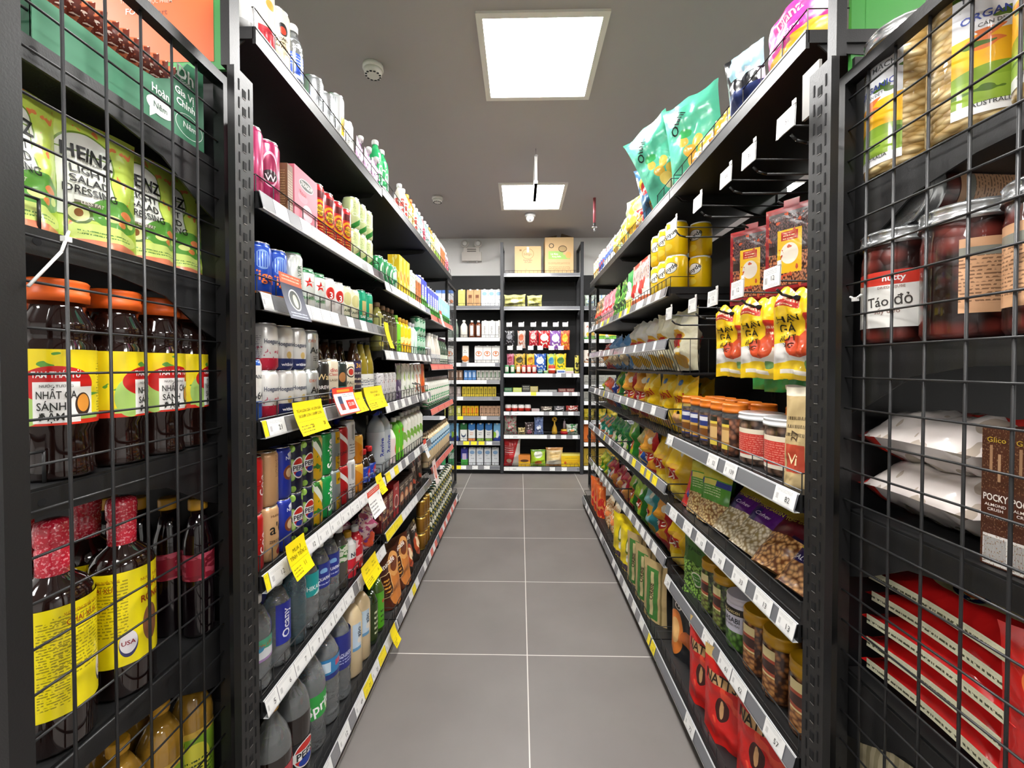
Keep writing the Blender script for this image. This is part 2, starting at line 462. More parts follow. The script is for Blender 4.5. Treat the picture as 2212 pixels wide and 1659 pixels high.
def name_all():
    g = {}
    for o, key, where, row_, order in PLACED: g.setdefault((T[key]['look'], where, row_), []).append((order, o, key))
    for (look, where, row_), lst in g.items():
        lst.sort(key=lambda a: a[0]); n = len(lst)
        back = 'back' in where
        for i, (_, o, key) in enumerate(lst):
            q = ''
            if n > 1:
                q = (', leftmost' if i == 0 else ', rightmost' if i == n - 1 else ', %s from left' % ORD[min(i, 19)]) if back else \
                    (', nearest' if i == 0 else ', farthest' if i == n - 1 else ', %s nearest' % ORD[min(i, 19)])
            if row_: q += (' ' if q else ', ') + (row_ + ' row')
            tag(o, f'{look}{q}, {where}', T[key]['cat'], f'{look} on {where}' if n > 1 else None)
            if len(o['label'].split()) > 16: print('LONG', len(o['label'].split()), o['label'])

# ================= the room =================
FLOORM = None
def floor_mat():
    m, nt, b = _new('grey_floor_tiles'); N = nt.nodes; Lk = nt.links
    t = N.new('ShaderNodeTexCoord'); mp = N.new('ShaderNodeMapping'); mp.inputs['Location'].default_value = (-.03, -1.747 + .6 * 10, 0)
    Lk.new(t.outputs['Object'], mp.inputs[0]); s = N.new('ShaderNodeSeparateXYZ'); Lk.new(mp.outputs[0], s.inputs[0])
    def mm(op, a, b_):
        n = N.new('ShaderNodeMath'); n.operation = op
        for i, x in enumerate((a, b_)):
            if isinstance(x, (int, float)): n.inputs[i].default_value = x
            else: Lk.new(x, n.inputs[i])
        return n.outputs[0]
    gs = []
    for ax in (0, 1):
        f = mm('PINGPONG', s.outputs[ax], .3); gs.append(mm('LESS_THAN', mm('ABSOLUTE', mm('SUBTRACT', f, 0.0), 0), .0022))
        # lines every .6 m come where the triangle wave touches zero
    g = mm('MAXIMUM', gs[0], gs[1])
    no = N.new('ShaderNodeTexNoise'); no.inputs['Scale'].default_value = 3.; no.inputs['Detail'].default_value = 5; Lk.new(t.outputs['Object'], no.inputs['Vector'])
    cr = N.new('ShaderNodeValToRGB'); Lk.new(no.outputs[0], cr.inputs[0])
    cr.color_ramp.elements[0].position = .3; cr.color_ramp.elements[0].color = (.150, .134, .125, 1)
    cr.color_ramp.elements[1].position = .7; cr.color_ramp.elements[1].color = (.176, .159, .149, 1)
    mx = N.new('ShaderNodeMix'); mx.data_type = 'RGBA'; Lk.new(g, mx.inputs[0]); Lk.new(cr.outputs[0], mx.inputs[6]); mx.inputs[7].default_value = (.62, .59, .55, 1)
    Lk.new(mx.outputs[2], b.inputs['Base Color']); b.inputs['Roughness'].default_value = .48
    return m
mb = MB(); mb.box((0, 1, -.05), (3.2, 4.15, .05), floor_mat()); struct('floor', mb)
CEIL = M('grey_ceiling_paint', (.43, .395, .388), .85, bump=.03, bscale=120)
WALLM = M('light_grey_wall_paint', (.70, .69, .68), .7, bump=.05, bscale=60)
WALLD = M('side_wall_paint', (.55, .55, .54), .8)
mb = MB()
LX = 3.86; holes = [(.1, 2.148), (.1, LX)]
mb.box((0, 1, 2.88), (3.2, 4.15, .05), CEIL); struct('ceiling', mb)
mb = MB(); mb.box((0, 5.15, 1.415), (3.2, .05, 1.415), WALLM); struct('wall_back', mb)
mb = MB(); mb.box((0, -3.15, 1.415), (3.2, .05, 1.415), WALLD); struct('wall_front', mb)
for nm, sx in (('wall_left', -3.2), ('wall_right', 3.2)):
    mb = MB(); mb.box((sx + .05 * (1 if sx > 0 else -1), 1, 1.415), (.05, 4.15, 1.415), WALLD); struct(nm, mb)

# ---------------- ceiling things ----------------
GLOW = M('lit_diffuser', (1.0, .985, .96), .5, emit=PANEL)
PFR = M('white_panel_frame', (.78, .75, .70), .4)
def panel(x, y, label):
    r = empty('ceiling_light', (x, y, 2.83)); tag(r, label, 'ceiling light', 'ceiling light panels')
    m = MB(); a, b = .302, .272
    for c, h in (((0, -.287, -.006), (.302, .015, .006)), ((0, .287, -.006), (.302, .015, .006)), ((-.287, 0, -.006), (.015, .272, .006)), ((.287, 0, -.006), (.015, .272, .006))): m.box(c, h, PFR)
    m.build('frame', r, bevel=.002)
    m = MB(); m.box((0, 0, -.003), (.271, .271, .002), GLOW); m.build('diffuser', r)
panel(.1, 2.148, 'large square lit ceiling panel nearest above the aisle')
panel(.11, 3.86, 'smaller looking lit ceiling panel farther back, behind the hanging sign')
for x, y in ((.1, .43), (.1, -1.28), (-2.1, -1.28), (-2.1, .43), (-2.1, 2.148), (-2.1, 3.86), (2.3, -1.28), (2.3, .43), (2.3, 2.148), (2.3, 3.86)):
    panel(x, y, 'square lit ceiling panel over the shop front and side aisles')
def detector(x, y, label, s=1.):
    r = empty('smoke_detector', (x, y, 2.83)); tag(r, label, 'smoke detector', 'ceiling smoke detectors')
    m = MB(); m.lathe([(.052 * s, 0), (.054 * s, -.018), (.050 * s, -.024)][::-1], PFR, 24); m.build('base', r)
    m = MB(); m.lathe([(.030 * s, -.052), (.044 * s, -.046), (.047 * s, -.024)], PFR, 24)
    for k in range(12):
        t = k * pi / 6; m.box((.035 * s * cos(t), .035 * s * sin(t), -.0505), (.006, .004, .0012), SLOT, rot=None)
    m.build('sensor_head', r)
detector(-.777, 2.17, 'round white smoke detector on ceiling, nearer one')
detector(-.778, 3.85, 'round white smoke detector on ceiling, farther one', .95)
r = empty('dome_camera', (.101, 4.30, 2.83)); tag(r, 'white dome security camera under the ceiling panel at back', 'security camera')
m = MB(); m.lathe([(.048, -.028), (.055, -.02), (.055, 0)], WHT, 24); m.build('mount', r)
m = MB(); m.lathe([(.004, -.082), (.022, -.078), (.036, -.062), (.042, -.04), (.04, -.028)], WHT, 24); m.build('dome', r)
m = MB(); m.lathe([(.001, 0), (.016, .004), (.018, .012)], M('dark_lens', (.01, .01, .012), .1, coat=1), 16)
for i, v in enumerate(m.v): m.v[i] = (v[0], -.032 + v[2] * .6, -.058 + v[1])
m.build('lens', r)
r = empty('hanging_sign', (.112, 3.13, 2.83)); tag(r, 'white aisle sign seen edge-on hanging from the ceiling', 'sign')
m = MB(); m.box((0, 0, -.17), (.009, .16, .10), M('sign_white', (.70, .70, .70), .35)); m.build('sign_board', r, bevel=.002)
m = MB(); m.box((0, 0, -.262), (.012, .165, .008), SILV); m.build('lower_rail', r); m = MB(); m.box((0, 0, -.072), (.012, .165, .006), SILV); m.build('upper_rail', r)
for yy in (-.12, .12):
    m = MB(); m.bar((0, yy, 0), (0, yy, -.07), .0025, SILV); m.build('wire', r)
r = empty('sprinkler', (.698, 3.90, 2.83)); tag(r, 'red sprinkler pipe with silver head hanging from the ceiling', 'sprinkler')
m = MB(); m.bar((0, 0, 0), (0, 0, -.235), .013, M('pink_red_paint', (.42, .10, .12), .4), 12); m.build('pipe', r)
m = MB(); m.lathe([(.006, -.315), (.008, -.295), (.005, -.29), (.005, -.28), (.026, -.278), (.026, -.273), (.012, -.27), (.014, -.235)], SILV, 16); m.build('sprinkler_head', r)
# emergency light on the back wall
r = empty('emergency_light', (-.60, 5.10, 2.655)); tag(r, 'white twin-head emergency light on the back wall', 'emergency light')
GW = M('off_white_plastic', (.62, .58, .54), .45)
m = MB(); m.box((0, -.03, -.06), (.12, .03, .055), GW); m.build('battery_box', r, bevel=.008)
m = MB(); m.box((0, -.03, .02), (.095, .028, .026), GW)
for zz in (.03, .005): m.box((0, -.0595, zz - .005), (.055, .002, .006), M('grey_slot', (.16, .14, .13), .6))
m.build('top_housing', r, bevel=.004)
for sx in (-.082, .082):
    m = MB(); m.lathe([(.030, 0), (.042, .012), (.048, .03), (.046, .045)][::-1], GW, 24)
    for i, v in enumerate(m.v): m.v[i] = (v[0] + sx, -v[2] - .02, v[1] + .095)
    m.box((sx, -.03, .055), (.012, .012, .02), GW); hd = m.build('lamp_head', r)
    m = MB(); m.lathe([(.001, .0), (.018, -.003), (.036, -.002)], M('lamp_lens', (.75, .73, .70), .2, coat=.6), 20)
    for i, v in enumerate(m.v): m.v[i] = (v[0] + sx, v[2] - .068, v[1] + .095)
    m.build('lens', hd)
for sx in (-.05, .062):
    m = MB(); m.bar((sx, -.03, -.115), (sx, -.03, -.13), .009, WHT, 10); m.build('indicator', r)

# ================= shelving =================
TAGW = P('tag_white', (.80, .80, .79), [('t', .45, .82, .38, .1, 14, (.45, .45, .46)), ('s', .16, .42, .06, .16, 46, (.25, .25, .26)), ('t', .5, .12, .30, .08, 16, (.5, .5, .52))], .4)
TAGY = P('tag_yellow', (.93, .76, .015), [('t', .45, .82, .38, .1, 14, (.30, .22, .02)), ('t', .25, .3, .12, .16, 14, (.4, .3, .02))], .4)
TAGR = P('tag_red', (.72, .10, .09), [('n', 5, 3, .56, (.85, .32, .22)), ('r', .5, .5, .5, .46, (.70, .12, .11)), ('t', .5, .5, .42, .3, 5, (.86, .42, .25))], .4)
TAGG = P('tag_grey', (.20, .20, .215), [('t', .5, .5, .45, .35, 14, (.30, .30, .31))], .35, coat=.4)
TM = {'w': TAGW, 'y': TAGY, 'r': TAGR, 'g': TAGG}
def rail(parent, Wd, tags, loc, front=0., mat=None):
    """tilted ticket strip along a shelf edge; tags: (local x centre, width, colour, text)"""
    B0, B1 = front - .012, front - .002; zb, zt = 0., .042
    mb = MB(); h = Wd / 2
    mb.quad([(-h, B0, zb + .004), (h, B0, zb + .004), (h, B1, zt), (-h, B1, zt)], mat or RAILC)
    mb.quad([(-h, B0 - .001, zb), (h, B0 - .001, zb), (h, B0 - .0014, zb + .005), (-h, B0 - .0014, zb + .005)], RAILE)
    mb.quad([(-h, B1 - .001, zt - .002), (h, B1 - .001, zt - .002), (h, B1 + .002, zt + .001), (-h, B1 + .002, zt + .001)], RAILE)
    mb.quad([(-h, B0, zb), (-h, B1 + .006, zb), (h, B1 + .006, zb), (h, B0, zb)], RAILE)
    mb.quad([(-h, B1 + .004, zb), (h, B1 + .004, zb), (h, B1 + .004, zt), (-h, B1 + .004, zt)], BLK)
    o = mb.build('price_rail', parent)
    for x, w, c, tx in tags:
        t = MB(); d = .0022; a = max(-h, x - w / 2); b = min(h, x + w / 2)
        if b - a < .01: continue
        f = lambda zz: B0 + (B1 - B0) * (zz / zt) - d
        t.quad([(a, f(.003), .003), (b, f(.003), .003), (b, f(.043), .043), (a, f(.043), .043)], TM[c], [(0, 0), (1, 0), (1, 1), (0, 1)])
        if tx: t.text(tx, a + (b - a) * .66, .020, .013, ink('#3a3a3a'), Fn(lambda X, Z: (X, f(Z) - .0006, Z)), bold=.0)
        t.build('price_tag', o)
    return o
def wguard(parent, Wd, h=.045, y=.012, z0=.04, step=.05, r=.0016):
    mb = MB(); a = Wd / 2 - .012
    mb.bar((-a, y, z0 + h), (a, y, z0 + h), r * 1.25, WIRE, 4); mb.bar((-a, y, z0 + .006), (a, y, z0 + .006), r, WIRE, 4)
    n = max(2, int(2 * a / step))
    for i in range(n + 1):
        x = -a + 2 * a * i / n; mb.bar((x, y, z0 - .002), (x, y, z0 + h), r, WIRE, 4)
    for x in (-a, a): mb.bar((x, y, z0 + h), (x, y + .10, z0 + h), r, WIRE, 4)
    mb.build('wire_guard', parent)
def frame_of(side, s0, s1, x0):
    mid = (s0 + s1) / 2
    if side == 'B': return (mid, x0), 0, (lambda s: s - mid)
    sg, rz = FR[side]; return (sg * x0, mid), rz, ((lambda s: s - mid) if side == 'L' else (lambda s: mid - s))
def shelf(side, s0, s1, z, label, tags=None, x0=.62, depth=.428, guard=.045, basket=0., lip=False, gstep=.05, name='gondola_shelf', dbl=False):
    (px, py), rz, loc = frame_of(side, s0, s1, x0); Wd = s1 - s0 - .006
    r = empty(name, (px, py, z), rz); tag(r, label, 'shelf', {'L': 'left gondola shelves', 'R': 'right gondola shelves', 'B': 'back wall shelves'}[side])
    d = MB()
    if basket:
        zz = -basket
        d.box((0, .035 + depth / 2, zz - .004), (Wd / 2, depth / 2 - .03, .004), BLK); d.build('shelf_deck', r)
        w = MB(); n = int(Wd / .032)
        for i in range(n + 1):
            x = -Wd / 2 + .006 + (Wd - .012) * i / n; w.path([(x, .004, .045), (x, .055, zz + .004)], .0014, WIRE, 4)
        for zk, yk in ((.045, .004), (zz + .004, .055)): w.bar((-Wd / 2, yk, zk), (Wd / 2, yk, zk), .0025, WIRE, 4)
        w.build('wire_front', r)
        for sx in (-1, 1):
            w = MB(); X = sx * (Wd / 2 - .003)
            w.path([(X, .004, .045), (X, depth * .92, .045), (X, depth * .92, zz)], .0026, WIRE, 4); w.bar((X, .055, zz), (X, depth * .92, zz), .0022, WIRE, 4)
            for k in range(1, 9): w.bar((X, .055 + k * .038, .045), (X, .055 + k * .038, zz), .0014, WIRE, 4)
            w.build('wire_side', r)
    else:
        d.box((0, .003 + depth / 2, .026), (Wd / 2, depth / 2 - .003, .014), BLK)
        d.box((0, .004, .020), (Wd / 2, .004, .020), BLK); d.build('shelf_deck', r, bevel=.0015)
        for sx in (-1, 1):
            if z < .1: break
            X = sx * (Wd / 2 - .006); k = MB()
            poly = [(.03, .012), (depth, .012), (depth, -.085), (depth * .8, -.06), (depth * .55, -.02), (.05, -.006)]
            k.prism(poly, 'x', X - .0015, X + .0015, BLK); k.build('bracket', r)
        if guard: wguard(r, Wd, guard, step=gstep)
    if lip:
        l = MB(); l.quad([(-Wd / 2, -.0015, .036), (Wd / 2, -.0015, .036), (Wd / 2, -.0015, .040), (-Wd / 2, -.0015, .040)], M('pale_edge', (.20, .19, .18), .4)); l.build('front_edge', r)  # paler strip along the upper edge of the lip
    else: rail(r, Wd, [(loc(s), w, c, t) for s, w, c, t in (tags or [])], loc, front=0.)
    return r
def seq(s, spec, w=.062, gap=0.):
    """a run of tickets from the near end: 'w12 w11 y20 g' ..."""
    out = []
    for tok in spec.split():
        c = tok[0]; t = tok[1:]; ww = w
        if '*' in t: t, m_ = t.split('*'); ww = w * float(m_)
        if c != '_': out.append((s + ww / 2, ww - .002, c, t.replace('~', ' ')))
        s += ww + gap
    return out
LB = (.957, 1.838, 2.785, 3.70)
RB = (.912, 1.728, 2.70, 3.66)
# left gondola, nearest bay
n_, m_, f_ = 'near left bay', 'middle left bay', 'far left bay'
SH = {1: 'lowest shelf', 2: 'second shelf', 3: 'third shelf', 4: 'fourth shelf', 5: 'fifth shelf', 6: 'sixth shelf', 7: 'top shelf'}
def wl(k, b): return f'{SH[k]}, {b}'
def lab(k, b, extra=''): return f'black metal {SH[k]} of the {b}' + (' ' + extra if extra else '')
LV1 = {1: .05, 2: .398, 3: .703, 4: 1.075, 5: 1.383, 6: 1.622, 7: 2.005}
LV2 = {1: .05, 2: .440, 3: .712, 4: 1.032, 5: 1.277, 6: 1.593, 7: 2.02}
LV3 = {1: .05, 2: .50, 3: .905, 4: 1.218, 5: 1.565, 7: 2.02}
shelf('L', LB[0], LB[1], LV1[7], lab(7, n_, 'with wire guard'), lip=True, gstep=.085, guard=.055)
shelf('L', LB[0], LB[1], LV1[6], lab(6, n_, 'with grey and white tickets'), seq(.95, 'g w g w g w w w w w g w'), gstep=.07)
shelf('L', LB[0], LB[1], LV1[5], lab(5, n_, 'with white tickets'), seq(.94, 'w g w w w w w g w g w g g'), gstep=.075)
shelf('L', LB[0], LB[1], LV1[4], lab(4, n_, 'under large yellow price notes'), seq(.958, 'y*.25 w21 g g w31 g w g w g g', .075), gstep=.075)
shelf('L', LB[0], LB[1], LV1[3], lab(3, n_, 'with white tickets'), seq(.958, 'y*.25 w12 w11 w12 w11 w11 w9 w12 w11 w12 w11 w15', .080))
shelf('L', LB[0], LB[1], LV1[2], lab(2, n_, 'with white tickets'), seq(.93, 'w5 w6 w7 w7 w6 w6 w6 g*.5 w6 w13 w21 w w', .078))
shelf('L', LB[0], LB[1], LV1[1], lab(1, n_, 'just above the floor'), seq(.95, 'w12 w w12 g*.6 w12 g*.6 w49 y21 w21 y w g w', .078), x0=.567, depth=.48)
shelf('L', LB[1], LB[2], LV2[7], lab(7, m_, 'with wire guard'), lip=True, gstep=.085, guard=.055)
shelf('L', LB[1], LB[2], LV2[6], lab(6, m_, 'with white tickets'), seq(1.845, 'w w w w w w g*.3 w w w w g*.3 w w'))
shelf('L', LB[1], LB[2], LV2[5], lab(5, m_, 'with white tickets'), seq(1.845, 'w w g w w w g g w g w g w g w'))
shelf('L', LB[1], LB[2], LV2[4], lab(4, m_, 'with grey and white tickets'), seq(1.845, 'w g w g w g w g g w g w g w'))
shelf('L', LB[1], LB[2], LV2[3], lab(3, m_, 'with yellow and white tickets'), seq(1.845, 'y w y w g w g g w w g w w'))
shelf('L', LB[1], LB[2], LV2[2], lab(2, m_, 'with yellow and white tickets'), seq(1.845, 'y*2 y*2 w w w w w g g g'))
shelf('L', LB[1], LB[2], LV2[1], lab(1, m_, 'just above the floor'), seq(1.845, 'g w g w y w g g w g w r w r'), x0=.567, depth=.48)
shelf('L', LB[2], LB[3], LV3[7], lab(7, f_, 'with wire guard'), lip=True, gstep=.085, guard=.055)
shelf('L', LB[2], LB[3], LV3[5], lab(5, f_, 'with red strip'), seq(2.79, 'r*4 r*4 r*4 r*3'))
shelf('L', LB[2], LB[3], LV3[4], lab(4, f_, 'with red strip'), seq(2.79, 'r*4 r*4 r*4 r*3'))
shelf('L', LB[2], LB[3], LV3[3], lab(3, f_, 'with red strip'), seq(2.79, 'r*4 r*4 r*4 r*3'))
shelf('L', LB[2], LB[3], LV3[2], lab(2, f_, 'with red strip'), seq(2.79, 'r*4 r*4 r*4 r*3'))
shelf('L', LB[2], LB[3], LV3[1], lab(1, f_, 'with red and white strip'), seq(2.79, 'r*2 w r w r*2 w r w r*2 w'), x0=.567, depth=.48)
# right gondola
rn, rm, rf = 'near right bay', 'middle right bay', 'far right bay'
RV1 = {1: .05, 2: .330, 3: .632, 4: .923, 7: 1.94}
RVB = {1: .05, 2: .393, 3: .705, 4: 1.022, 5: 1.318, 6: 1.54, 7: 1.94}
shelf('R', RB[0], RB[1], RV1[7], lab(7, rn, 'with wire guard'), lip=True, gstep=.085, guard=.055)
shelf('R', RB[0], RB[1], RV1[4], lab(4, rn, 'with mostly empty ticket strip'), [(.955, .075, 'w', '82'), (1.20, .068, 'w', '139'), (1.31, .068, 'w', '52'), (1.68, .06, 'w', '57')], gstep=.062)
shelf('R', RB[0], RB[1], RV1[3], lab(3, rn, 'with white tickets'), [(s, .072, 'w', t) for s, t in ((.94, '13'), (1.035, '13'), (1.145, '33'), (1.265, '33'), (1.39, '13'), (1.50, '13'), (1.64, '13'))], gstep=.1)
shelf('R', RB[0], RB[1], RV1[2], lab(2, rn, 'with white tickets'), [(.985, .075, 'w', '57'), (1.145, .075, 'w', '62'), (1.222, .072, 'w', '61'), (1.335, .07, 'w', '57'), (1.70, .06, 'w', '28')], gstep=.12)
shelf('R', RB[0], RB[1], RV1[1], lab(1, rn, 'nearly empty'), [(1.33, .07, 'w', '72'), (1.70, .05, 'y', '21')], x0=.562, depth=.48)
for b, (a, c) in ((rm, (RB[1], RB[2])), (rf, (RB[2], RB[3]))):
    nb = b == rm
    shelf('R', a, c, RVB[7], lab(7, b, 'with wire guard'), lip=True, gstep=.085, guard=.055)
    shelf('R', a, c, RVB[6], lab(6, b, 'with tickets'), seq(a + .02, 'g w g w g w w g g y w g y g' if nb else 'g g y g g y w g g w g g w'))
    for lv, sp in ((5, ('g*2 w*.6 g*2 w*.6 g*2 w*.6 g*2 g w*.6 g g', 'g*2 w*.6 g*2 w*.6 g*2 w*.6 g*3')), (4, ('g*2 w g*2 w*.6 g*1.5 w*.6 g*2 w*.6 g*2 w*.6', 'g*2 w*.6 g*2 y*.4 g*2 w g*2 w')), (3, ('g*1.6 y g*.5 y g*.5 y g*1.5 y g w g w g', 'g w g*2 y*.7 g*2 w g*3 w')), (2, ('g*1.6 w g*.5 w g*.4 w g*.5 w g*1.2 w g w g', 'g w g w g w g w g w g w'))):
        shelf('R', a, c, RVB[lv], f'black wire basket, {SH[lv]} of the {b}', seq(a + .01, sp[0 if nb else 1]), basket=.10, name='basket_shelf')
    shelf('R', a, c, RVB[1], lab(1, b, 'just above the floor'), seq(a + .01, 'y*.5 g w g w g w w g w g w' if nb else 'g w g*2 w g w g*2 w g w'), x0=.562, depth=.48)
# spine frames
def spine(side, bays, label):
    sg = FR[side][0]; r = empty('shelving_unit', (sg * 1.06, (bays[0] + bays[-1]) / 2, 0)); tag(r, label, 'shelving unit')
    m0 = (bays[0] + bays[-1]) / 2; L_ = bays[-1] - bays[0]
    for i in range(len(bays) - 1):
        p = MB(); a, b = bays[i] - m0, bays[i + 1] - m0
        p.box((sg * .002, (a + b) / 2, 1.0), (.006, (b - a) / 2 - .018, .93), BLK2); p.build('back_panel', r)
    for s in bays:
        p = MB(); p.box((sg * .014, s - m0, .99), (.019, .016, .99), BLK)
        for k in range(44): p.box((-sg * .0052, s - m0, .1 + k * .043), (.0004, .0035, .012), SLOT)
        p.build('upright', r)
    p = MB(); p.box((-sg * .23, 0, .025), (.245, L_ / 2, .018), BLK2)
    p.build('plinth', r)
    for s in bays:
        p = MB(); p.box((-sg * .25, s - m0, .022), (.245, .018, .022), BLK); p.build('foot', r)
spine('L', (LB[0] + .05,) + LB[1:], 'long black shelving frame on the left of the aisle')
spine('R', (RB[0] + .05,) + RB[1:], 'long black shelving frame on the right of the aisle')
# ---------------- end bays: wire mesh sides, perforated posts ----------------
def mesh_panel(x, ya, yb, za, zb, ys, zs, label, post=.03):
    r = empty('wire_mesh_panel', (x, (ya + yb) / 2, 0)); tag(r, label, 'mesh panel'); my = (ya + yb) / 2
    f = MB()
    for y in (ya + post / 2, yb - post / 2): f.box((0, y - my, (za + zb) / 2), (.012, post / 2, (zb - za) / 2), BLK)
    f.box((0, 0, zb - .011), (.012, (yb - ya) / 2 - post, .011), BLK); f.box((0, 0, za + .02), (.012, (yb - ya) / 2 - post, .011), BLK)
    f.build('frame', r, bevel=.002)
    w = MB()
    for y in ys: w.bar((0, y - my, za + .03), (0, y - my, zb - .02), .0026, WIRE, 8)
    for z in zs: w.bar((-.003, ya + post - my, z), (-.003, yb - post - my, z), .0021, WIRE, 8)
    w.build('wire_grid', r)
mesh_panel(-.70, .528, .975, .02, 1.925, (.62, .686, .751, .818, .881), [1.238 + .0665 * k for k in range(-17, 10)], 'black wire mesh end panel on the near left, beside sauce bottles')
mesh_panel(.70, .487, .922, .02, 1.868, (.848, .788, .724, .658, .595, .535), [1.225 + .0655 * k for k in range(-17, 10)], 'black wire mesh end panel on the near right, beside oat jars')
zs = [.15 + .075 * k for k in range(25)]
mesh_panel(-.68, 3.76, 4.26, .02, 2.04, [3.82 + .07 * k for k in range(6)], zs, 'black wire mesh end panel at the far end, left side', .022)
mesh_panel(.70, 3.72, 4.15, .02, 1.97, [3.78 + .07 * k for k in range(5)], zs, 'black wire mesh end panel at the far end, right side', .022)
def perf(side, ya, yb, top, label):
    sg = -1 if side == 'L' else 1; r = empty('perforated_upright', (sg * .630, (ya + yb) / 2, 0)); tag(r, label, 'shelving upright'); w = yb - ya
    m = MB(); m.box((0, 0, top / 2), (.008, w / 2, top / 2), BLK); X = -sg * .0084
    for k in range(int(top / .04) - 1):
        z = .06 + k * .04
        m.box((X, 0, z), (.0005, .0055, .009), SLOT); m.box((X, -w * .27, z + .012), (.0005, .0016, .012), SLOT); m.box((X, w * .27, z + .01), (.0005, .0016, .012), SLOT)
        m.box((X, 0, z - .010), (.0006, .005, .0006), M('slot_glint', (.22, .21, .20), .4))  # light glint on the slot's lower edge, painted as a pale strip
    m.build('post', r, bevel=.001)
    if side == 'L':
        q = MB(); q.box((-.012, -.014, top + .125), (.010, .016, .125), BLK); q.build('sign_post', r)
    else:
        q = MB(); q.box((.012, -.018, top + .25), (.010, .012, .25), BLK); q.build('sign_post', r)
        q = MB(); q.box((-.004, .030, top - .03), (.003, .025, .05), M('grey_tape', (.30, .29, .27), .5)); q.build('tape_strip', r)
perf('L', .888, .950, 1.905, 'black perforated steel upright behind the near left mesh panel')
perf('R', .842, .904, 1.87, 'black perforated steel upright behind the near right mesh panel')
def endcap(sg, xs, y0, y1, lv, label):
    r = empty('end_shelving_unit', (sg * 1.17, y1 + .01, 0)); tag(r, label, 'shelving unit')
    p = MB(); p.box((0, 0, .98), (.445, .006, .94), BLK2); p.build('back_panel', r)
    p = MB(); p.box((0, -.22, .03), (.445, .22, .03), BLK2); p.build('plinth', r)
    for i, z in enumerate(lv):
        q = empty('end_bay_shelf', (sg * xs, y0, z)); sd = 'left' if sg < 0 else 'right'
        tag(q, f'black {("top", "second", "third", "fourth", "lowest")[i]} shelf behind the near {sd} mesh panel', 'shelf', f'near {sd} end bay shelves')
        d = y1 - y0; m = MB(); m.box((sg * .44, d / 2, -.014), (.44, d / 2, .014), BLK); m.build('shelf_deck', q, bevel=.002)
        m = MB(); m.prism([(-.01, -.004), (d, -.004), (d, -.15), (d * .86, -.125), (d * .62, -.065), (d * .35, -.045), (0, -.042), (-.02, -.025)], 'x', -sg * .002, -sg * .006, BLK)
        m.bar((-sg * .0065, .03, -.022), (-sg * .0055, .03, -.022), .006, SLOT, 12); m.build('bracket', q)
        g = MB(); g.path([(sg * .02, .055, .0), (sg * .02, .055, .05), (sg * .02, .015, .05), (sg * .86, .015, .05)], .0025, WIRE, 6)
        for k in range(11): g.bar((sg * (.02 + k * .08), .015, 0), (sg * (.02 + k * .08), .015, .05), .002, WIRE, 5)
        g.build('wire_guard', q)
endcap(-1, .722, .565, .965, (1.735, 1.456, 1.067, .633, .25), 'black shelving frame of the near left end bay')
endcap(1, .722, .53, .91, (1.63, 1.294, .936, .585, .19), 'black shelving frame of the near right end bay')
def strap(pts, name, label, cat, r_=.0022):
    import mathutils
    o = empty(name, pts[0]); tag(o, label, cat); m = MB()
    b = pts[0]; m.path([tuple(p[i] - b[i] for i in range(3)) for p in pts], r_, WHT, 6); m.build('strap', o)
    h = MB(); q = pts[-2]; h.box(tuple(q[i] - b[i] for i in range(3)), (.004, .005, .004), WHT); h.build('locking_head', o)
strap([(-.683, .556, 1.36), (-.685, .60, 1.42), (-.6965, .617, 1.444), (-.698, .622, 1.458)], 'cable_tie', 'white cable tie on the near left wire mesh', 'cable tie')
strap([(.695, .880, 1.395), (.6965, .868, 1.388), (.698, .855, 1.396)], 'cable_tie', 'white cable tie on the near right wire mesh', 'cable tie')
# header boards over the end bays
def board(x0, x1, y, z0, z1, fill, border, tx, label, bw=.03):
    r = empty('header_board', ((x0 + x1) / 2, y, z0)); tag(r, label, 'sign'); w = x1 - x0; h = z1 - z0
    m = MB(); m.box((0, 0, h / 2), (w / 2, .004, h / 2), ink(border)); m.build('backing', r)
    m = MB(); m.quad([(-w / 2 + bw, -.0046, bw * .6), (w / 2 - bw, -.0046, bw * .6), (w / 2 - bw, -.0046, h - bw), (-w / 2 + bw, -.0046, h - bw)], ink(fill))
    texts(m, tx, Flat(-.0046)); m.build('printed_face', r)
board(-1.62, -.683, .955, 1.94, 2.62, '#e8703a', '#4ea85a', [('FOOD', .258, .135, .014, '#f6e6da', 0, None, .04), ('mart', .312, .134, .014, '#9a4a2a'), ('THỰC PHẨM MỰC PHIÊM', .28, .158, .008, '#f6d0b8')], 'orange header board with green border above near left end bay')
board(.722, 1.62, .925, 1.885, 2.6, '#3e8a3c', '#3e8a3c', [], 'green header board above the near right end bay')

# ---------------- back wall shelving ----------------
BU = (-1.70, -.96, -.212, .704, 1.45)
def bframe():
    r = empty('wall_shelving_unit', (-.13, 4.72, 0)); tag(r, 'black shelving frame standing against the back wall', 'shelving unit')
    for a, b, t in ((-1.70, -.212, 2.36), (-.212, .704, 2.30), (.704, 1.45, 2.36)):
        p = MB(); p.box(((a + b) / 2 + .13, .345, t / 2 + .03), ((b - a) / 2 - .004, .006, t / 2 - .03), BLK2)
        for k in range(int(t / .30)): p.box(((a + b) / 2 + .13, .3385, .25 + k * .30), ((b - a) / 2 - .01, .0008, .0015), SLOT)
        p.build('back_panel', r)
        p = MB(); p.box(((a + b) / 2 + .13, .17, .025), ((b - a) / 2, .165, .02), BLK2); p.build('plinth', r)
    for x in (-.212, .704):
        for yy in (-.012, .33):
            p = MB(); p.box((x + .13, yy, 1.33), (.017, .014, 1.33), M('grey_black_metal', (.035, .036, .04), .4)); p.build('upright', r)
        p = MB(); p.box((x + .13, .16, 2.645), (.014, .17, .012), BLK); p.build('top_bar', r)
bframe()
